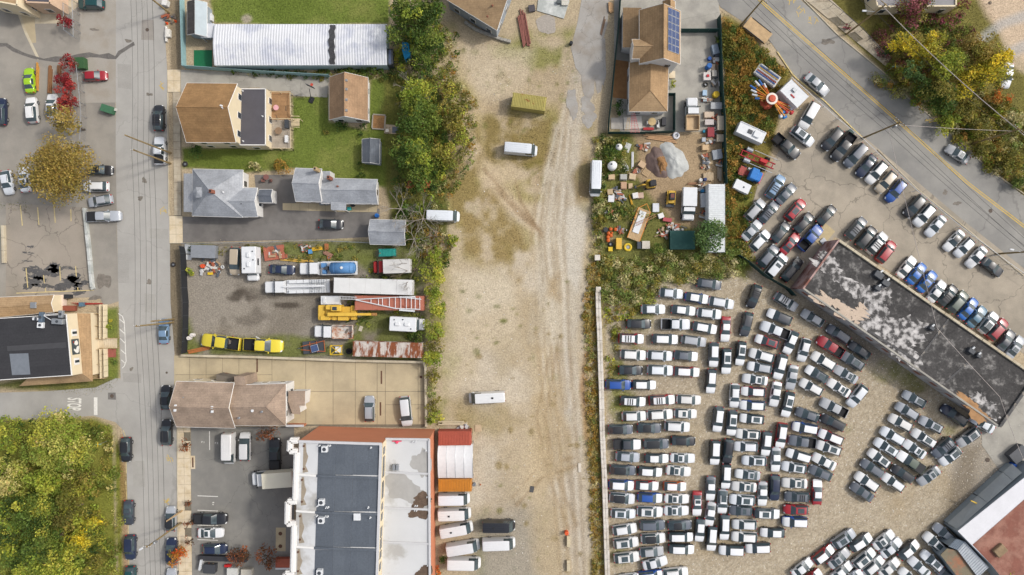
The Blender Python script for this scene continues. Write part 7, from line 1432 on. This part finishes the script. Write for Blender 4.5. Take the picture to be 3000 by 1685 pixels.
MB().box(0,0,.5,1.5,1.3,.7,0,.15).build('house',YM,e); MB().box(.2,0,1.2,1.1,1.0,1.2,0,.08).build('cab','black_trim',e); MB().box(-.35,.55,1.25,.8,.5,.5,0,.15).build('counterweight',YM,e)
MB().tube((-.6,0,1.2),(-1.6,.0,1.9),.13,.11,6).build('boom',YM,e); MB().tube((-1.6,0,1.9),(-2.5,-.1,1.0),.11,.09,6).build('stick',YM,e); MB().box(-2.6,-.1,.5,.5,.5,.5,0,.08).build('bucket','metal_dark',e)
c_, L_, rz = orient('12',(1220,965),(1335,660),.8); e = thing('flatbed_trailer','orange flatbed trailer with white panel and planks','trailer',(c_.x,c_.y,0),rz); OR = cm(222,144,60)
for i in range(7): MB().box(0,-.95+i*.317,.6,L_,.3,.07,0,.01).build('deck_plank','timber',e)
for y in (-1.12,1.12): MB().box(0,y,.5,L_,.12,.2,0,.02).build('side_rail',OR,e); wheel(e,-.2,y*1.1,.36,.22); wheel(e,.6,y*1.1,.36,.22)
for y in (-1,1): MB().tube((L_/2,y,.6),(L_/2+1.1,0,.5),.06).build('drawbar',OR,e)
p = TW('12',1285,800,1.0); e = thing('white_panel','long white panel lying on the orange trailer','panel',(p.x,p.y,.67),rz); MB().box(.2,.1,0,4.,1.1,.12,0,.02).build('sheet',MW,e); MB().box(.2,.68,0,4.,.06,.16,0,.01).build('lip',MW,e)
e = thing('extension_ladder','aluminium ladder lying across the orange trailer','ladder'); tb('12',(1240,800),(1440,710),.04,1.2,cm(190,140,110),'rail',e); tb('12',(1250,825),(1450,730),.04,1.2,cm(190,140,110),'rail',e)
for i in range(12): f = (i+.5)/12; tb('12',(1240+200*f,800-90*f),(1250+200*f,825-95*f),.03,1.2,cm(190,140,110),'rung',e)
# soil heap under tarpaulins
def heap(name,label,t,u,v,rx,ry,h,m,seed,rot=0.,extra=(),hole=None):
    p = TW(t,u,v,h*.4); e = thing(name,label,'heap',(p.x,p.y,0),rot); rr = np.random.default_rng(seed); n, k = 34, 10; vs=[(0,0,h)]; 
    for j in range(1,k+1):
        f=j/k
        for i in range(n):
            a=6.2832*i/n; w1=1+.10*math.sin(3*a+seed)+.06*math.sin(7*a+seed*2)+rr.uniform(-.03,.03); z=h*(1-f**1.5)*(1+.25*mnoise.noise((3*f*math.cos(a)+seed,3*f*math.sin(a),seed*.7)))+h*.16*mnoise.noise((7*f*math.cos(a)+seed,4*f*math.sin(a),seed))*(f<.95)+rr.uniform(-.03,.03); vs.append((rx*f*w1*math.cos(a),ry*f*w1*math.sin(a),max(0.,z)))
    fs=[(0,1+i,1+(i+1)%n) for i in range(n)]+[(1+(j-1)*n+i,1+j*n+i,1+j*n+(i+1)%n,1+(j-1)*n+(i+1)%n) for j in range(1,k) for i in range(n)]
    MB().add(vs,fs).build('mound',m,e,True); return e
mat('tarp_grey', C(184,186,183), .5, .12, 1.2, .1, 6., .25); mat('tarp_brown', C(112,94,88), .6, .2, 1.2, .1, 6., .25); mat('soil_heap', C(156,118,78), .95, .3, 2.5, .3, 6., .6)
heap('tarp_heap','heap under a pale grey tarpaulin in the contractor yard','12',1625,165,2.2,3.4,.95,'tarp_grey',3,R(25)); heap('tarp_heap','soil heap under a dark brown tarpaulin beside the grey one','12',1465,190,1.9,2.8,.9,'tarp_brown',5,R(20)); heap('soil_heap','bare brown soil showing between the two tarpaulins','12',1498,195,1.25,2.0,1.3,'soil_heap',8,R(15))
# ------------------------------------------------------------------ small things
def item(kind, label, t, u, v, size=(1,1,1), rz=0., c=(150,130,100), z=0., group=None):
    p = TW(t, u, v, z+size[2]*.7); sx, sy, sz = size; m = cm(*c) if not isinstance(c, str) else c
    nm = dict(crate='crate',barrel='barrel',pallet='pallet',tyre='tyre',planks='plank_stack',bin='waste_bin',tank='water_tank',ball='pumpkin',cone='traffic_cone',table='table',chair='chair',panelp='sheet_stack',pile='scrap_pile',beam='steel_beam',block='concrete_block',frame='garden_bed',board='board').get(kind, kind)
    e = thing(nm, label, nm.replace('_',' '), (p.x, p.y, z), R(rz), group)
    if kind in ('crate','bin'):
        MB().box(0,0,.04,sx,sy,sz-.1,0,.03).build('body',m,e); MB().box(0,0,sz-.06,sx+.06,sy+.06,.07,0,.02).build('lid',m,e)
    elif kind == 'barrel': MB().lathe(0,0,[(sx*.45,0),(sx*.5,.05),(sx*.5,sz*.33),(sx*.53,sz*.36),(sx*.5,sz*.4),(sx*.5,sz*.66),(sx*.53,sz*.7),(sx*.5,sz*.95),(sx*.45,sz)],14).build('drum',m,e); MB().lathe(sx*.2,0,[(.05,sz),(.05,sz+.03)],8).build('bung','metal_dark',e)
    elif kind == 'tank': MB().lathe(0,0,[(sx*.48,0),(sx*.5,.1),(sx*.5,sz*.75),(sx*.4,sz*.9),(sx*.15,sz),(.02,sz)],18).build('shell',m,e,True); MB().lathe(-sx*.15,sx*.1,[(.16,sz*.9),(.16,sz+.05),(.1,sz+.08)],10).build('cap','metal_dark',e)
    elif kind == 'pallet':
        for i in range(5): MB().box(-sx/2+sx*(i+.5)/5,0,.1,sx/5*.7,sy,.03,0,.0).build('slat',m,e)
        for y in (-sy*.42,0,sy*.42): MB().box(0,y,0,sx,.1,.098,0,.0).build('runner',m,e)
        if sz > .3: MB().box(0,0,.135,sx*.9,sy*.85,sz-.13,0,.03).build('load',m,e)
    elif kind == 'tyre':
        n, k = 16, 8; vs = [((sx*.36+sx*.14*math.cos(6.2832*j/k))*math.cos(6.2832*i/n),(sx*.36+sx*.14*math.cos(6.2832*j/k))*math.sin(6.2832*i/n),sz/2+sz/2*math.sin(6.2832*j/k)) for i in range(n) for j in range(k)]
        MB().add(vs,[(i*k+j,((i+1)%n)*k+j,((i+1)%n)*k+(j+1)%k,i*k+(j+1)%k) for i in range(n) for j in range(k)]).build('tread',m,e,True); MB().lathe(0,0,[(sx*.2,.02),(sx*.2,sz*.4),(.05,sz*.42)],10).build('rim','metal_grey' if c != (40,40,42) else 'rubber',e)
    elif kind in ('planks','beam'):
        n = max(3, int(sy/.22)); rr = random.Random(int(u))
        for i in range(n): MB().box(rr.uniform(-.08,.08)*sx,-sy/2+sy*(i+.5)/n,.02,sx*rr.uniform(.8,1.),sy/n*.85,sz*rr.uniform(.6,1.),rr.uniform(-.03,.03),.01).build('plank' if kind == 'planks' else 'beam',m,e)
    elif kind == 'ball':
        MB().lathe(0,0,[(.06,0),(sx*.36,sz*.12),(sx*.5,sz*.42),(sx*.46,sz*.7),(sx*.26,sz*.95),(.04,sz*.9)],14).build('fruit',m,e,True); MB().tube((0,0,sz*.88),(.04,0,sz*1.15),.03,.02,5).build('stalk','bark',e)
    elif kind == 'cone': MB().lathe(0,0,[(sx*.5,0),(sx*.5,.05),(sx*.3,.06),(.04,sz)],10).build('cone',m,e); MB().lathe(0,0,[(sx*.215,sz*.35),(sx*.15,sz*.6)],10).build('stripe','paint_white',e)
    elif kind == 'table':
        MB().lathe(0,0,[(sx*.5,sz-.05),(sx*.5,sz),(.02,sz+.01)],16).build('top',m,e); MB().tube((0,0,0),(0,0,sz-.05),.05).build('stem','metal_grey',e)
    elif kind == 'chair':
        MB().box(0,0,.36,sx,sy,.09,0,.03).build('seat',m,e); MB().box(-sx*.45,0,.42,.1,sy,.5,0,.03).build('backrest',m,e)
        for a in (-1,1):
            for b in (-1,1): MB().box(a*sx*.4,b*sy*.4,0,.05,.05,.36,0,.0).build('leg',m,e)
    elif kind in ('panelp','board'):
        for i in range(3 if kind == 'panelp' else 1): MB().box(.03*i,.02*i,.02+i*sz/3,sx,sy,sz/3.2 if kind == 'panelp' else sz,R(2*i),.01).build('sheet',m,e)
        if kind == 'board': MB().box(0,0,.0,sx*.5,.08,.02,0,.0).build('batten','timber',e)
    elif kind == 'pile':
        rr = random.Random(int(u*3+v)); cs_ = [(176,150,120),(196,196,196),(120,110,100),(168,96,70),(210,206,198),(90,96,104)] 
        for i in range(int(9*sx)):
            x, y = rr.gauss(0,sx*.24), rr.gauss(0,sy*.24); MB().box(x,y,rr.uniform(0,sz*.6),rr.uniform(.2,1.3),rr.uniform(.12,.45),rr.uniform(.08,.3),rr.uniform(0,3.1),.02).build('scrap',cm(*rr.choice(cs_)),e)
    elif kind == 'block': MB().box(0,0,0,sx,sy,sz*.8,0,.04).build('base',m,e); MB().box(0,0,sz*.8,sx*.96,sy*.5,sz*.2,0,.03).build('crest',m,e)
    elif kind == 'frame':
        for s_ in (-1,1): MB().box(0,s_*sy/2,0,sx,.22,sz,0,.02).build('side_board',m,e); MB().box(s_*sx/2,0,0,.22,sy-.24,sz,0,.02).build('end_board',m,e)
        MB().box(0,0,0,sx-.24,sy-.24,sz*.6,0,.0).build('soil','soil_heap',e)
    return e
I = item
for L_ in """pallet|stacked pallet load of tan boxes left of the soil heap|12|1305|210|1.3,1.2,.9|-35|200,170,136
pallet|empty pallet below the tan box load|12|1350|290|1.3,1.2,.3|-35|196,168,130
pallet|tilted pallets beside the excavator bucket|12|1210|330|1.3,1.2,.5|-8|206,184,150
pallet|grey pallet load at the weedy yard edge|12|1120|335|1.3,1.1,.8|0|176,176,170
pallet|tan pallet load behind the weeds|12|1000|335|1.2,1.,.7|3|198,172,136
pallet|brown pallet load left of the excavator|12|1122|420|1.1,1.4,.8|0|190,154,124
pallet|small tan pallet right of the brown load|12|1190|425|.8,1.,.4|0|200,176,140
pallet|pale pallet load below the small tan pallet|12|1290|520|1.2,1.1,.7|5|198,170,150
crate|white bag on pallet left of the pale load|12|1238|522|.9,.9,.8|10|226,224,220
crate|white appliance among the left weeds|12|995|555|1.0,1.1,.9|-4|222,222,224
crate|tan crate at the left weeds' lower end|12|985|485|.9,.9,.6|5|186,164,132
panelp|stack of white corrugated sheets beside the orange trailer|12|1442|645|1.1,1.5,.3|-3|222,226,230
tank|large white plastic water tank in the yard weeds|12|1010|220|1.6,1.6,1.9|0|236,236,234
tank|smaller white water tank above the large one|12|1075|35|1.2,1.2,1.5|0|226,226,222
barrel|dark drum between the white water tanks|12|985|100|.7,.7,1.1|0|70,72,80
planks|white siding strips standing in the weeds|12|1212|165|3.0,.4,.2|90|226,226,226
planks|loose silver pipes right of the white water tank|12|1130|215|2.2,.9,.15|-60|196,196,196
board|grey sheet lying at the yard's top left|12|1160|40|1.6,1.0,.06|70|196,198,194
beam|yellow steel post leaning in the weeds|12|1192|560|2.,.3,.3|-72|220,170,50
crate|white bulk bag beside the orange trailer|12|1495|725|.9,.8,.8|20|232,230,228
crate|red tarpaulin bundle right of the bulk bag|12|1560|765|1.5,.6,.5|-8|180,84,90
barrel|black drum beside the pumpkins|12|940|865|.9,.9,.9|0|56,58,60
tyre|yellow-rimmed tyre below the pumpkins|12|992|1010|.9,.9,.35|0|50,50,50
crate|yellow box below the pumpkin row|12|988|1060|.7,.7,.6|0|224,190,50
crate|yellow fuel cube with rusty top|12|1072|1005|.9,1.9,1.|0|222,178,70
tyre|yellow coiled hose at the yard bottom|12|1165|1040|1.5,1.5,.25|0|226,196,60
bin|dark grey waste bin beside the rubble box|12|1275|1020|.6,1.2,.9|0|70,76,84
crate|wire box full of pale rubble|12|1343|1018|1.3,1.3,.9|0|206,198,184
crate|silver box trailer bed right of the service truck|12|1925|570|1.1,2.4,.9|2|190,194,198
barrel|blue drum beside the silver bed|12|1915|475|.6,.6,.9|0|50,130,180
barrel|navy drum above the white container|12|1940|360|.6,.6,.9|0|44,60,110
barrel|white pail above the blue drum|12|1895|365|.6,.6,.7|0|226,224,220
barrel|red pail by the silver bed|12|1950|680|.5,.5,.6|0|186,60,50
beam|rusty channel lying near the blue drum|12|1820|400|2.,.4,.3|0|160,120,90
planks|tan lumber stack by the fence's lower end|12|1975|330|1.6,1.8,.5|90|200,178,146
planks|grey lumber beside the fence's lower end|12|2085|300|2.4,.7,.5|90|168,156,140
pallet|tan crate stack against the green fence|12|1940|40|1.2,1.1,.9|0|206,176,136
pile|tangle of white pipes against the green fence|12|1930|150|1.6,1.8,.6|0|230,230,230
board|tan plywood sheet beside the white pipes|12|1998|150|.8,1.9,.1|0|216,190,150
crate|grey covered machine by the fence|12|2060|110|1.6,1.6,.9|10|150,156,164
pile|scrap beside the grey covered machine|12|2080|190|1.2,1.0,.5|0|150,150,150
crate|teal green open dumpster full of junk|12|1710|970|4.3,3.2,1.1|0|38,84,78
pile|junk heaped on the green dumpster's top edge|12|1660|860|2.6,1.4,1.2|0|150,150,150
tyre|pale tyre on the junk heap|12|1685|872|.7,.7,.3|0|170,170,160
pile|long pipes and boards beside the green dumpster|12|1500|880|1.2,2.6,.3|0|180,180,180
pile|boards and bins left of the dumpster|12|1555|900|.8,1.8,.6|0|180,170,160
pile|loose timber scattered below the long tan planks|12|1330|30|2.4,1.0,.3|0|180,170,160
pile|wrapped goods between the pallets and tarpaulins|12|1250|270|1.4,1.2,.5|0|180,170,160
pile|loose junk around the brown pallet load|12|1060|480|1.8,1.4,.5|0|180,170,160
pile|plastic scraps left of the yellow steel post|12|1080|540|1.8,1.2,.4|0|180,170,160
pile|scraps in the weeds above the pumpkins|12|960|690|1.6,1.2,.4|0|180,170,160
pile|rubbish between the pumpkins and orange trailer|12|1100|870|1.4,1.0,.4|0|180,170,160
pile|loose pipes below the red tarpaulin bundle|12|1600|815|1.8,1.0,.6|0|180,170,160
pile|tubs and cans above the white container|12|1905|420|1.4,1.0,.6|0|180,170,160
pile|tools scattered right of the silver bed|12|1910|700|1.2,1.4,.5|0|180,170,160
pile|mixed goods beneath the white pipe tangle|12|1950|220|1.8,.9,.5|0|180,170,160
pile|boxes along the fence above the blue drums|02|2040|610|1.2,1.0,.7|0|180,170,160
pile|hand tools between drum and bagged goods|02|2000|720|1.6,.8,.6|0|180,170,160
pile|scrap bits below the cement mixer drum|02|1990|1000|2.0,.7,.6|0|180,170,160
pile|boxes stacked beside the white and red machine|02|2040|1200|1.4,1.2,.8|0|180,170,160
pile|clutter between red machine and covered stack|02|2045|1300|1.2,1.2,.8|0|180,170,160""".split('\n'):
    k_, lb, t, u, v, sz, rz, c = L_.split('|'); I(k_, lb, t, float(u), float(v), tuple(float(x) for x in sz.split(',')), float(rz), tuple(int(x) for x in c.split(',')))
for i, (u, v, lb) in enumerate(((992,858,'topmost orange pumpkin of the yard row'),(1040,860,'orange pumpkin set apart to the right'),(970,900,'orange pumpkin second down the row'),(995,922,'orange pumpkin leaning right of the row'),(965,938,'orange pumpkin fourth down the row'),(966,972,'lowest orange pumpkin of the row'),(1005,895,'small orange pumpkin between the upper ones'))): I('ball', lb, '12', u, v, (.68,.68,.6) if i < 6 else (.4,.4,.35), 0, (214,104,44), group='pumpkins in the contractor yard')
for L_ in """crate|grey tarpaulin-covered cart inside the green fence|02|2040|500|1.1,1.6,1.1|15|120,134,150
crate|dark box under the tarpaulin-covered cart|02|2062|540|.8,1.1,.9|0|70,76,86
barrel|small blue drum left of the cart|02|1985|588|.65,.65,.7|0|40,90,170
barrel|large blue drum inside the green fence|02|1978|665|.9,.9,1.5|0|44,104,176
crate|white cooler below the covered cart|02|2060|600|.8,.6,.6|0|206,206,206
planks|long brown boards against the green fence|02|2050|670|1.9,.5,.4|88|150,130,106
crate|tan crate beside the large blue drum|02|2018|680|.6,1.1,.6|0|190,170,150
crate|white and red bagged goods above the machine wheel|02|1958|770|1.2,1.3,.8|0|216,210,206
crate|red fuel can on the bagged goods|02|1965|765|.4,.4,1.0|0|196,50,56
crate|grey cabinet right of the bagged goods|02|2030|740|.7,1.0,.9|0|196,190,180
tyre|yellow-hubbed machine wheel beside the bags|02|1948|848|.9,.9,.4|0|60,56,50
pile|scrap metal around the machine wheel|02|2040|830|1.4,1.6,.5|0|160,160,160
crate|blue and white cooler below the machine wheel|02|1935|935|.7,.9,.6|0|170,196,220
barrel|yellow cement mixer drum by the fence|02|2050|950|1.1,1.1,1.0|5|226,190,50
crate|grey bin left of the metal bed|02|1945|1000|.9,.7,.5|0|170,184,190
crate|grey metal utility bed by the fence|02|2050|1065|1.9,1.1,.9|0|176,178,180
pallet|tan crate with slats below the metal bed|02|1980|1155|1.9,1.2,.6|0|206,186,164
crate|white and red machine below the slatted crate|02|1980|1230|1.5,.9,.8|0|200,190,186
crate|tan covered stack against the fence|02|2095|1240|1.2,2.4,1.2|0|188,176,156
crate|red machine at the fence's lower part|02|1995|1330|1.1,1.6,.9|0|150,54,62
barrel|teal pail beside the red machine|02|1930|1320|.5,.5,.5|0|40,140,170
crate|tan covered bale below the covered stack|02|2090|1390|1.2,1.2,1.|0|182,170,150
crate|grey bin beside the lower red machine|02|1925|1405|.6,.7,.7|0|176,184,192
pile|mixed scrap in front of the lower fence|02|2000|1410|1.6,.8,.4|0|150,150,150
board|grey roof sheet over the patio's left end|02|1060|1240|2.3,2.,.08|0|190,184,176
panelp|pale roof sheets over the patio shed|02|1210|1235|3.2,2.2,.25|0|206,202,194
table|square tan patio table covered with boxes|02|1405|1225|1.4,1.4,.75|0|204,178,130
chair|white patio chair left of the tan table|02|1368|1235|.5,.6,.8|0|220,220,216
chair|white patio chair right of the tan table|02|1452|1230|.6,.6,.8|180|224,222,218
chair|white patio bench below the tan table|02|1470|1258|1.0,.5,.8|90|222,222,220
crate|black grill on the patio|02|1525|1222|.7,1.4,.9|0|60,60,64
crate|red tarpaulin roll along the patio fence|02|1370|1295|1.8,.4,.4|0|176,50,56
planks|long tan planks below the patio fence|02|1480|1385|5.5,1.0,.25|-8|190,150,110
tyre|white cable spool by the patio corner|02|1650|1362|1.3,1.3,.5|0|226,226,230
beam|bundle of rusty red steel beams beside the dead-end lane|02|120|290|6.5,1.5,.35|100|140,88,78
crate|dark plastic rack on the rusty beams|02|198|85|1.1,1.1,.5|10|80,76,80
crate|dark pipe box on the grey foundation slab|02|470|20|.6,.6,.7|0|90,96,98
crate|wood-framed box on the foundation slab corner|02|530|25|1.1,1.0,.5|0|206,202,190
planks|small cart of lumber beside the dead-end lane|02|993|70|1.9,.8,.5|92|200,160,116
barrel|lone black barrel at the dirt lot edge|02|594|432|.6,.6,.9|0|40,44,50
planks|low broken timber kerb along the lane|02|915|260|3.2,.4,.15|-105|130,104,82""".split('\n'):
    k_, lb, t, u, v, sz, rz, c = L_.split('|'); I(k_, lb, t, float(u), float(v), tuple(float(x) for x in sz.split(',')), float(rz), tuple(int(x) for x in c.split(',')))
e = thing('extension_ladder','red extension ladder lying on the patio roof sheets','ladder')
for dx, c in ((0,cm(206,120,120)),(45,cm(206,120,120))): tb('02',(1205+dx*.6,1135),(1195+dx*1.9,1335),.04,2.,c,'rail',e)
tb('02',(1222,1135),(1240,1335),.04,2.,cm(206,120,120),'rail',e)
for i in range(12): f=(i+.5)/12; tb('02',(1205-10*f,1135+200*f),(1232+48*f,1135+200*f),.03,2.,cm(206,120,120),'rung',e)
e = thing('step_ladder','yellow step ladder beside the red extension ladder','ladder'); tb('02',(1165,1180),(1140,1312),.04,2.,'timber','rail',e); tb('02',(1182,1180),(1178,1312),.04,2.,'timber','rail',e)
for i in range(7): f=(i+.5)/7; tb('02',(1165-25*f,1180+132*f),(1182-4*f,1180+132*f),.03,2.,'timber','rung',e)
# junk yard, gardens, street, car lot
for L_ in """crate|cargo rack of grey mesh panels on the corner trailer|10|2050|1085|4.2,2.2,1.4|-2|140,144,150
board|pale corrugated sheet left of the mesh rack|10|1900|1060|1.6,1.6,.1|-4|196,200,204
board|white corrugated sheet below the mesh rack|10|1875|1140|1.7,.9,.1|-4|220,222,224
pile|heap of wheels, cones and scrap below the mesh rack|10|2110|1235|4.6,2.6,.7|0|200,200,200
tyre|white-walled tyre in the scrap heap, leftmost|10|2025|1278|.8,.8,.3|0|226,226,224
tyre|white-walled tyre in the scrap heap, lowest|10|2195|1290|.8,.8,.3|0|228,228,226
tyre|white-walled tyre in the scrap heap, right side|10|2235|1240|.7,.7,.3|0|220,220,218
barrel|orange striped barrel in the scrap heap|10|2035|1230|.7,.7,.9|0|226,90,50
crate|yellow hydraulic unit at the scrap heap's bottom|10|2115|1305|.9,.4,.4|0|226,190,40
panelp|pile of rusty red steel sheets below the driveway fence|11|180|1100|3.6,2.4,.4|5|176,104,84
pile|timber and tubes on the rusty sheets|11|190|1090|3.,2.4,.8|0|200,180,160
beam|long yellow beam above the navy sedan|11|420|1175|5.6,.5,.3|-4|214,174,84
pile|yellow machine parts in the junk yard grass|11|490|1050|2.2,1.6,.6|0|214,180,70
crate|blue pump in the junk yard grass|11|545|1085|.6,.7,.6|10|90,150,200
beam|yellow bucket attachment lying in the grass|11|620|1055|2.,.6,.4|6|226,180,50
crate|rusty brown bracket in the grass|11|708|1035|.6,1.,.4|0|176,110,70
planks|rusty toothed grate in the grass|11|722|1108|1.9,.7,.4|-25|166,124,104
tyre|rusty ring above the tanker|11|730|1146|.7,.7,.3|0|176,110,70
barrel|white striped barrel beside the yellow truck, left|20|1898|510|.7,.7,1.|0|226,220,214
barrel|white striped barrel beside the yellow truck, right|20|1930|480|.7,.7,1.|0|226,220,214
beam|rusty orange beam below the yellow truck|20|2010|625|4.2,.7,.3|12|186,116,66
tyre|large black tyre at the rusty container's end|21|932|642|1.1,1.1,.45|0|40,40,42
board|pale board lying in the junk yard grass|21|1052|415|.6,.9,.06|-20|206,198,180
pile|metal scrap filling the rusty-sided truck bed|21|880|448|2.2,1.4,1.6|0|90,100,100
pile|pipes and cones filling the left yellow truck bed|20|2300|560|2.4,1.4,1.6|-8|200,200,200
pile|brown debris in the right yellow truck bed|21|30|580|1.8,1.3,1.5|0|120,80,60
crate|green dumpster with flattened cardboard beside the red tree|00|808|638|1.6,1.9,1.2|3|60,96,60
panelp|flattened cardboard on the green dumpster|00|800|625|1.0,1.3,.3|8|206,170,120
crate|open green dumpster of bagged trash near the street|00|1080|1097|2.1,1.2,1.1|-18|70,116,86
pile|bagged trash heaped in the open dumpster|00|1075|1090|1.6,.8,1.3|0|220,220,224
beam|brown steel runway left of the red trees|00|498|800|5.2,.65,.45|-92|146,104,70
beam|short brown steel runway beside the uppermost red tree|00|590|705|1.8,.6,.45|-92|136,96,66
planks|yellow rack bars right of the lime green coupe|00|372|780|4.8,.3,.5|-91|206,150,70
crate|white cabinet lying beside the street work site|00|1692|335|.65,1.3,.7|0|230,226,216
block|white concrete barrier beside the cabinet|00|1668|340|.3,2.7,.6|0|226,222,214
cone|orange cone at the work site's lower left|00|1665|225|.5,.5,.7|0|230,90,40
cone|orange cone at the work site's right|00|1752|205|.5,.5,.7|0|230,90,40
pile|heap of white sandbags at the pole foot|00|1695|180|1.6,1.3,.4|0|224,216,206
crate|white outdoor condenser beside the old shed|00|2105|175|1.0,1.2,.9|0|226,226,226
board|green artificial turf sheet inside the teal fence|00|2040|590|3.2,3.0,.03|0|30,112,72
crate|white cabinet at the top fence corner|00|1660|28|.8,1.,1.2|-10|226,224,220
frame|grey timber garden bed behind the garage|01|1233|1225|2.2,2.5,.3|-4|168,160,146
board|tan patio pad beside the garden bed|01|1362|1300|2.5,1.6,.05|-4|190,170,144
crate|dark grey slab on the tan patio pad|01|1402|1305|1.1,1.,.12|-3|110,114,122
crate|small white stove on the tan patio pad|01|1318|1312|.5,.5,.4|0|226,220,206
table|round pink table on the brown deck|01|210|1088|.95,.95,1.65|0|226,170,176
chair|black lounge chair on the brown deck|01|175|1145|1.,.8,.9|-50|60,60,66
chair|black armchair below the lounge chair|01|232|1172|.8,.7,.9|20|52,54,58
chair|black chair at the deck rail|01|318|1095|.5,.9,.9|0|54,56,60
table|round brown fire table on the pale deck|01|233|1320|1.25,1.25,1.5|0|140,116,92
chair|black wicker chair at the pale deck's corner|01|155|1228|.8,.8,.9|-40|60,60,64
chair|black wicker chair left of the fire table|01|150|1315|.8,.7,.9|0|60,60,64
crate|dark grill at the pale deck's rail|01|315|1250|.6,1.4,1.8|0|66,70,76
crate|white cooler at the pale deck's bottom|01|312|1400|.5,1.2,1.5|0|226,226,226
table|round red patio table beside the hip house|11|105|338|1.0,1.0,.75|0|134,92,86
chair|brown patio chair left of the red table|11|72|370|.5,.5,.8|0|130,92,84
chair|brown patio chair right of the red table|11|145|370|.5,.5,.8|180|130,92,84
barrel|blue drum at the driveway's right end|11|1213|722|.7,.7,.9|0|36,110,190
crate|teal bin under the cottage eave|11|938|654|.6,.5,.7|0|60,180,176
barrel|black bin under the cottage eave|11|973|612|.7,.7,.8|0|50,52,58
tyre|black tyre on the sidewalk verge|10|1858|205|1.0,1.0,.3|0|60,56,54
tyre|black tyre on the verge by the black fence|10|1738|1215|.9,.9,.3|0|60,56,54
block|concrete block below the orange barrel in the dirt lot|32|567|1110|.6,1.9,.7|0|206,192,160
block|concrete block near the bottom of the dirt lot|32|567|1355|.6,1.9,.7|0|204,190,160
barrel|orange and black barrel in the dirt lot|32|548|1025|.7,.7,1.|0|226,96,50
board|dark mat lying on the dirt lot|32|200|585|.7,1.1,.03|-10|84,84,84
board|white driftwood-like slab on the dirt lot|32|680|368|.5,1.6,.08|3|216,206,190
planks|white block row at the dirt lot's weedy corner|21|1980|1365|5.,.7,.7|0|206,190,160
board|square tan board on the dirt lot|21|2232|1415|1.1,1.2,.06|0|196,172,140
pile|scrap machine by the white block row|21|2085|1405|1.8,1.0,.7|0|120,120,120
barrel|small grey drum beside the orange container|31|2190|538|.6,.6,.8|0|120,126,134
ball|small orange ball beside the grey drum|31|2255|540|.3,.3,.3|0|180,110,70
crate|open grey panel tray at the warehouse's upper corner|13|580|1010|.9,2.2,.3|40|196,200,206
board|tan foundation pad at the warehouse's upper corner|13|560|920|3.6,2.2,.05|50|190,172,132
crate|dark utility box behind the black pickup|03|830|1330|.6,.9,.8|40|60,90,84
barrel|blue barrel by the grey lean-to's top|33|2470|340|.8,.8,1.|0|30,90,180
crate|dark trailer bed at the right edge alley|33|2510|230|3.,2.,1.3|40|90,92,96
bin|black bin beside the tavern annex|20|682|92|.9,.7,1.1|0|50,52,56
crate|cream cabinet beside the tavern annex roof|20|590|130|1.9,1.9,1.1|0|232,212,196
crate|red cabinet behind the tavern terrace|20|690|210|2.4,.9,.8|0|146,84,66
bin|blue bin behind the tavern terrace|20|820|172|.6,.7,1.|0|90,120,140
beam|red kerb rail behind the tavern terrace|20|880|165|5.4,.3,.3|0|176,50,46
board|red mulch patch at the tavern ramp|20|1110|660|2.0,1.5,.05|0|160,92,80
crate|blue recycling bin beside the shingle house|20|2535|950|.6,.5,1.|0|40,90,180
bin|grey bin beside the blue recycling bin|20|2500|920|.6,.6,1.|0|80,80,84
beam|rusty handrail beside the shingle house|20|2330|885|3.,.3,.9|-12|120,80,60
crate|brown stair box on the shingle house porch|21|510|1090|.5,1.8,1.|0|120,70,56
crate|dark open dumpster of flattened boxes at the bottom lot|30|2110|1380|2.0,1.5,1.2|-3|70,72,76
pile|boxes heaped in the bottom lot dumpster|30|2105|1375|1.6,1.,1.4|0|226,216,200
crate|white cabinet at the bottom lot right|30|2340|1410|1.8,1.3,1.2|0|206,206,200
crate|white panel gate at the bottom lot|30|2020|1340|.3,1.8,1.3|-10|210,212,214
crate|red tool chest at the bottom lot|30|2290|1352|1.1,.4,.6|0|206,40,40
crate|pale storage box at the bottom lot|30|2480|1420|1.8,1.2,1.1|0|196,190,176
crate|dark loading platform below the navy SUV|30|2240|1280|8.5,.8,.9|-2|60,60,64""".split('\n'):
    k_, lb, t, u, v, sz, rz, c = L_.split('|'); I(k_, lb, t, float(u), float(v), tuple(float(x) for x in sz.split(',')), float(rz), tuple(int(x) for x in c.split(',')))
# basketball hoop lying beside the garage driveway
p = TW('01', 560, 940, 1.2); e = thing('basketball_hoop','portable basketball hoop on the garage driveway','basketball hoop',(p.x,p.y,0),R(65))
MB().box(-.9,0,0,1.1,.8,.2,0,.08).build('base','black_trim',e); MB().tube((-.9,0,.2),(.3,0,3.0),.06).build('stem','metal_dark',e); MB().box(.75,0,2.7,.1,1.5,1.0,0,.02).build('backboard','metal_dark',e); MB().lathe(1.15,0,[(.24,2.85),(.26,2.87),(.24,2.89)],14).build('rim',cm(200,80,60),e)
# street signs
for t, u, v, lb in (('30',1080,100,'green street name sign on a post at the wood corner'),('03',1190,715,'pale sign post leaning by the right sidewalk')):
    p = TW(t,u,v); e = thing('street_sign',lb,'sign',(p.x,p.y,0)); MB().tube((0,0,0),(0,0,2.7),.035).build('post','metal_grey',e); MB().box(0,0,2.5,.9,.05,.2,0,.005).build('name_plate',cm(150,196,160),e); MB().box(0,0,2.72,.05,.8,.2,0,.005).build('name_plate',cm(222,190,60),e)
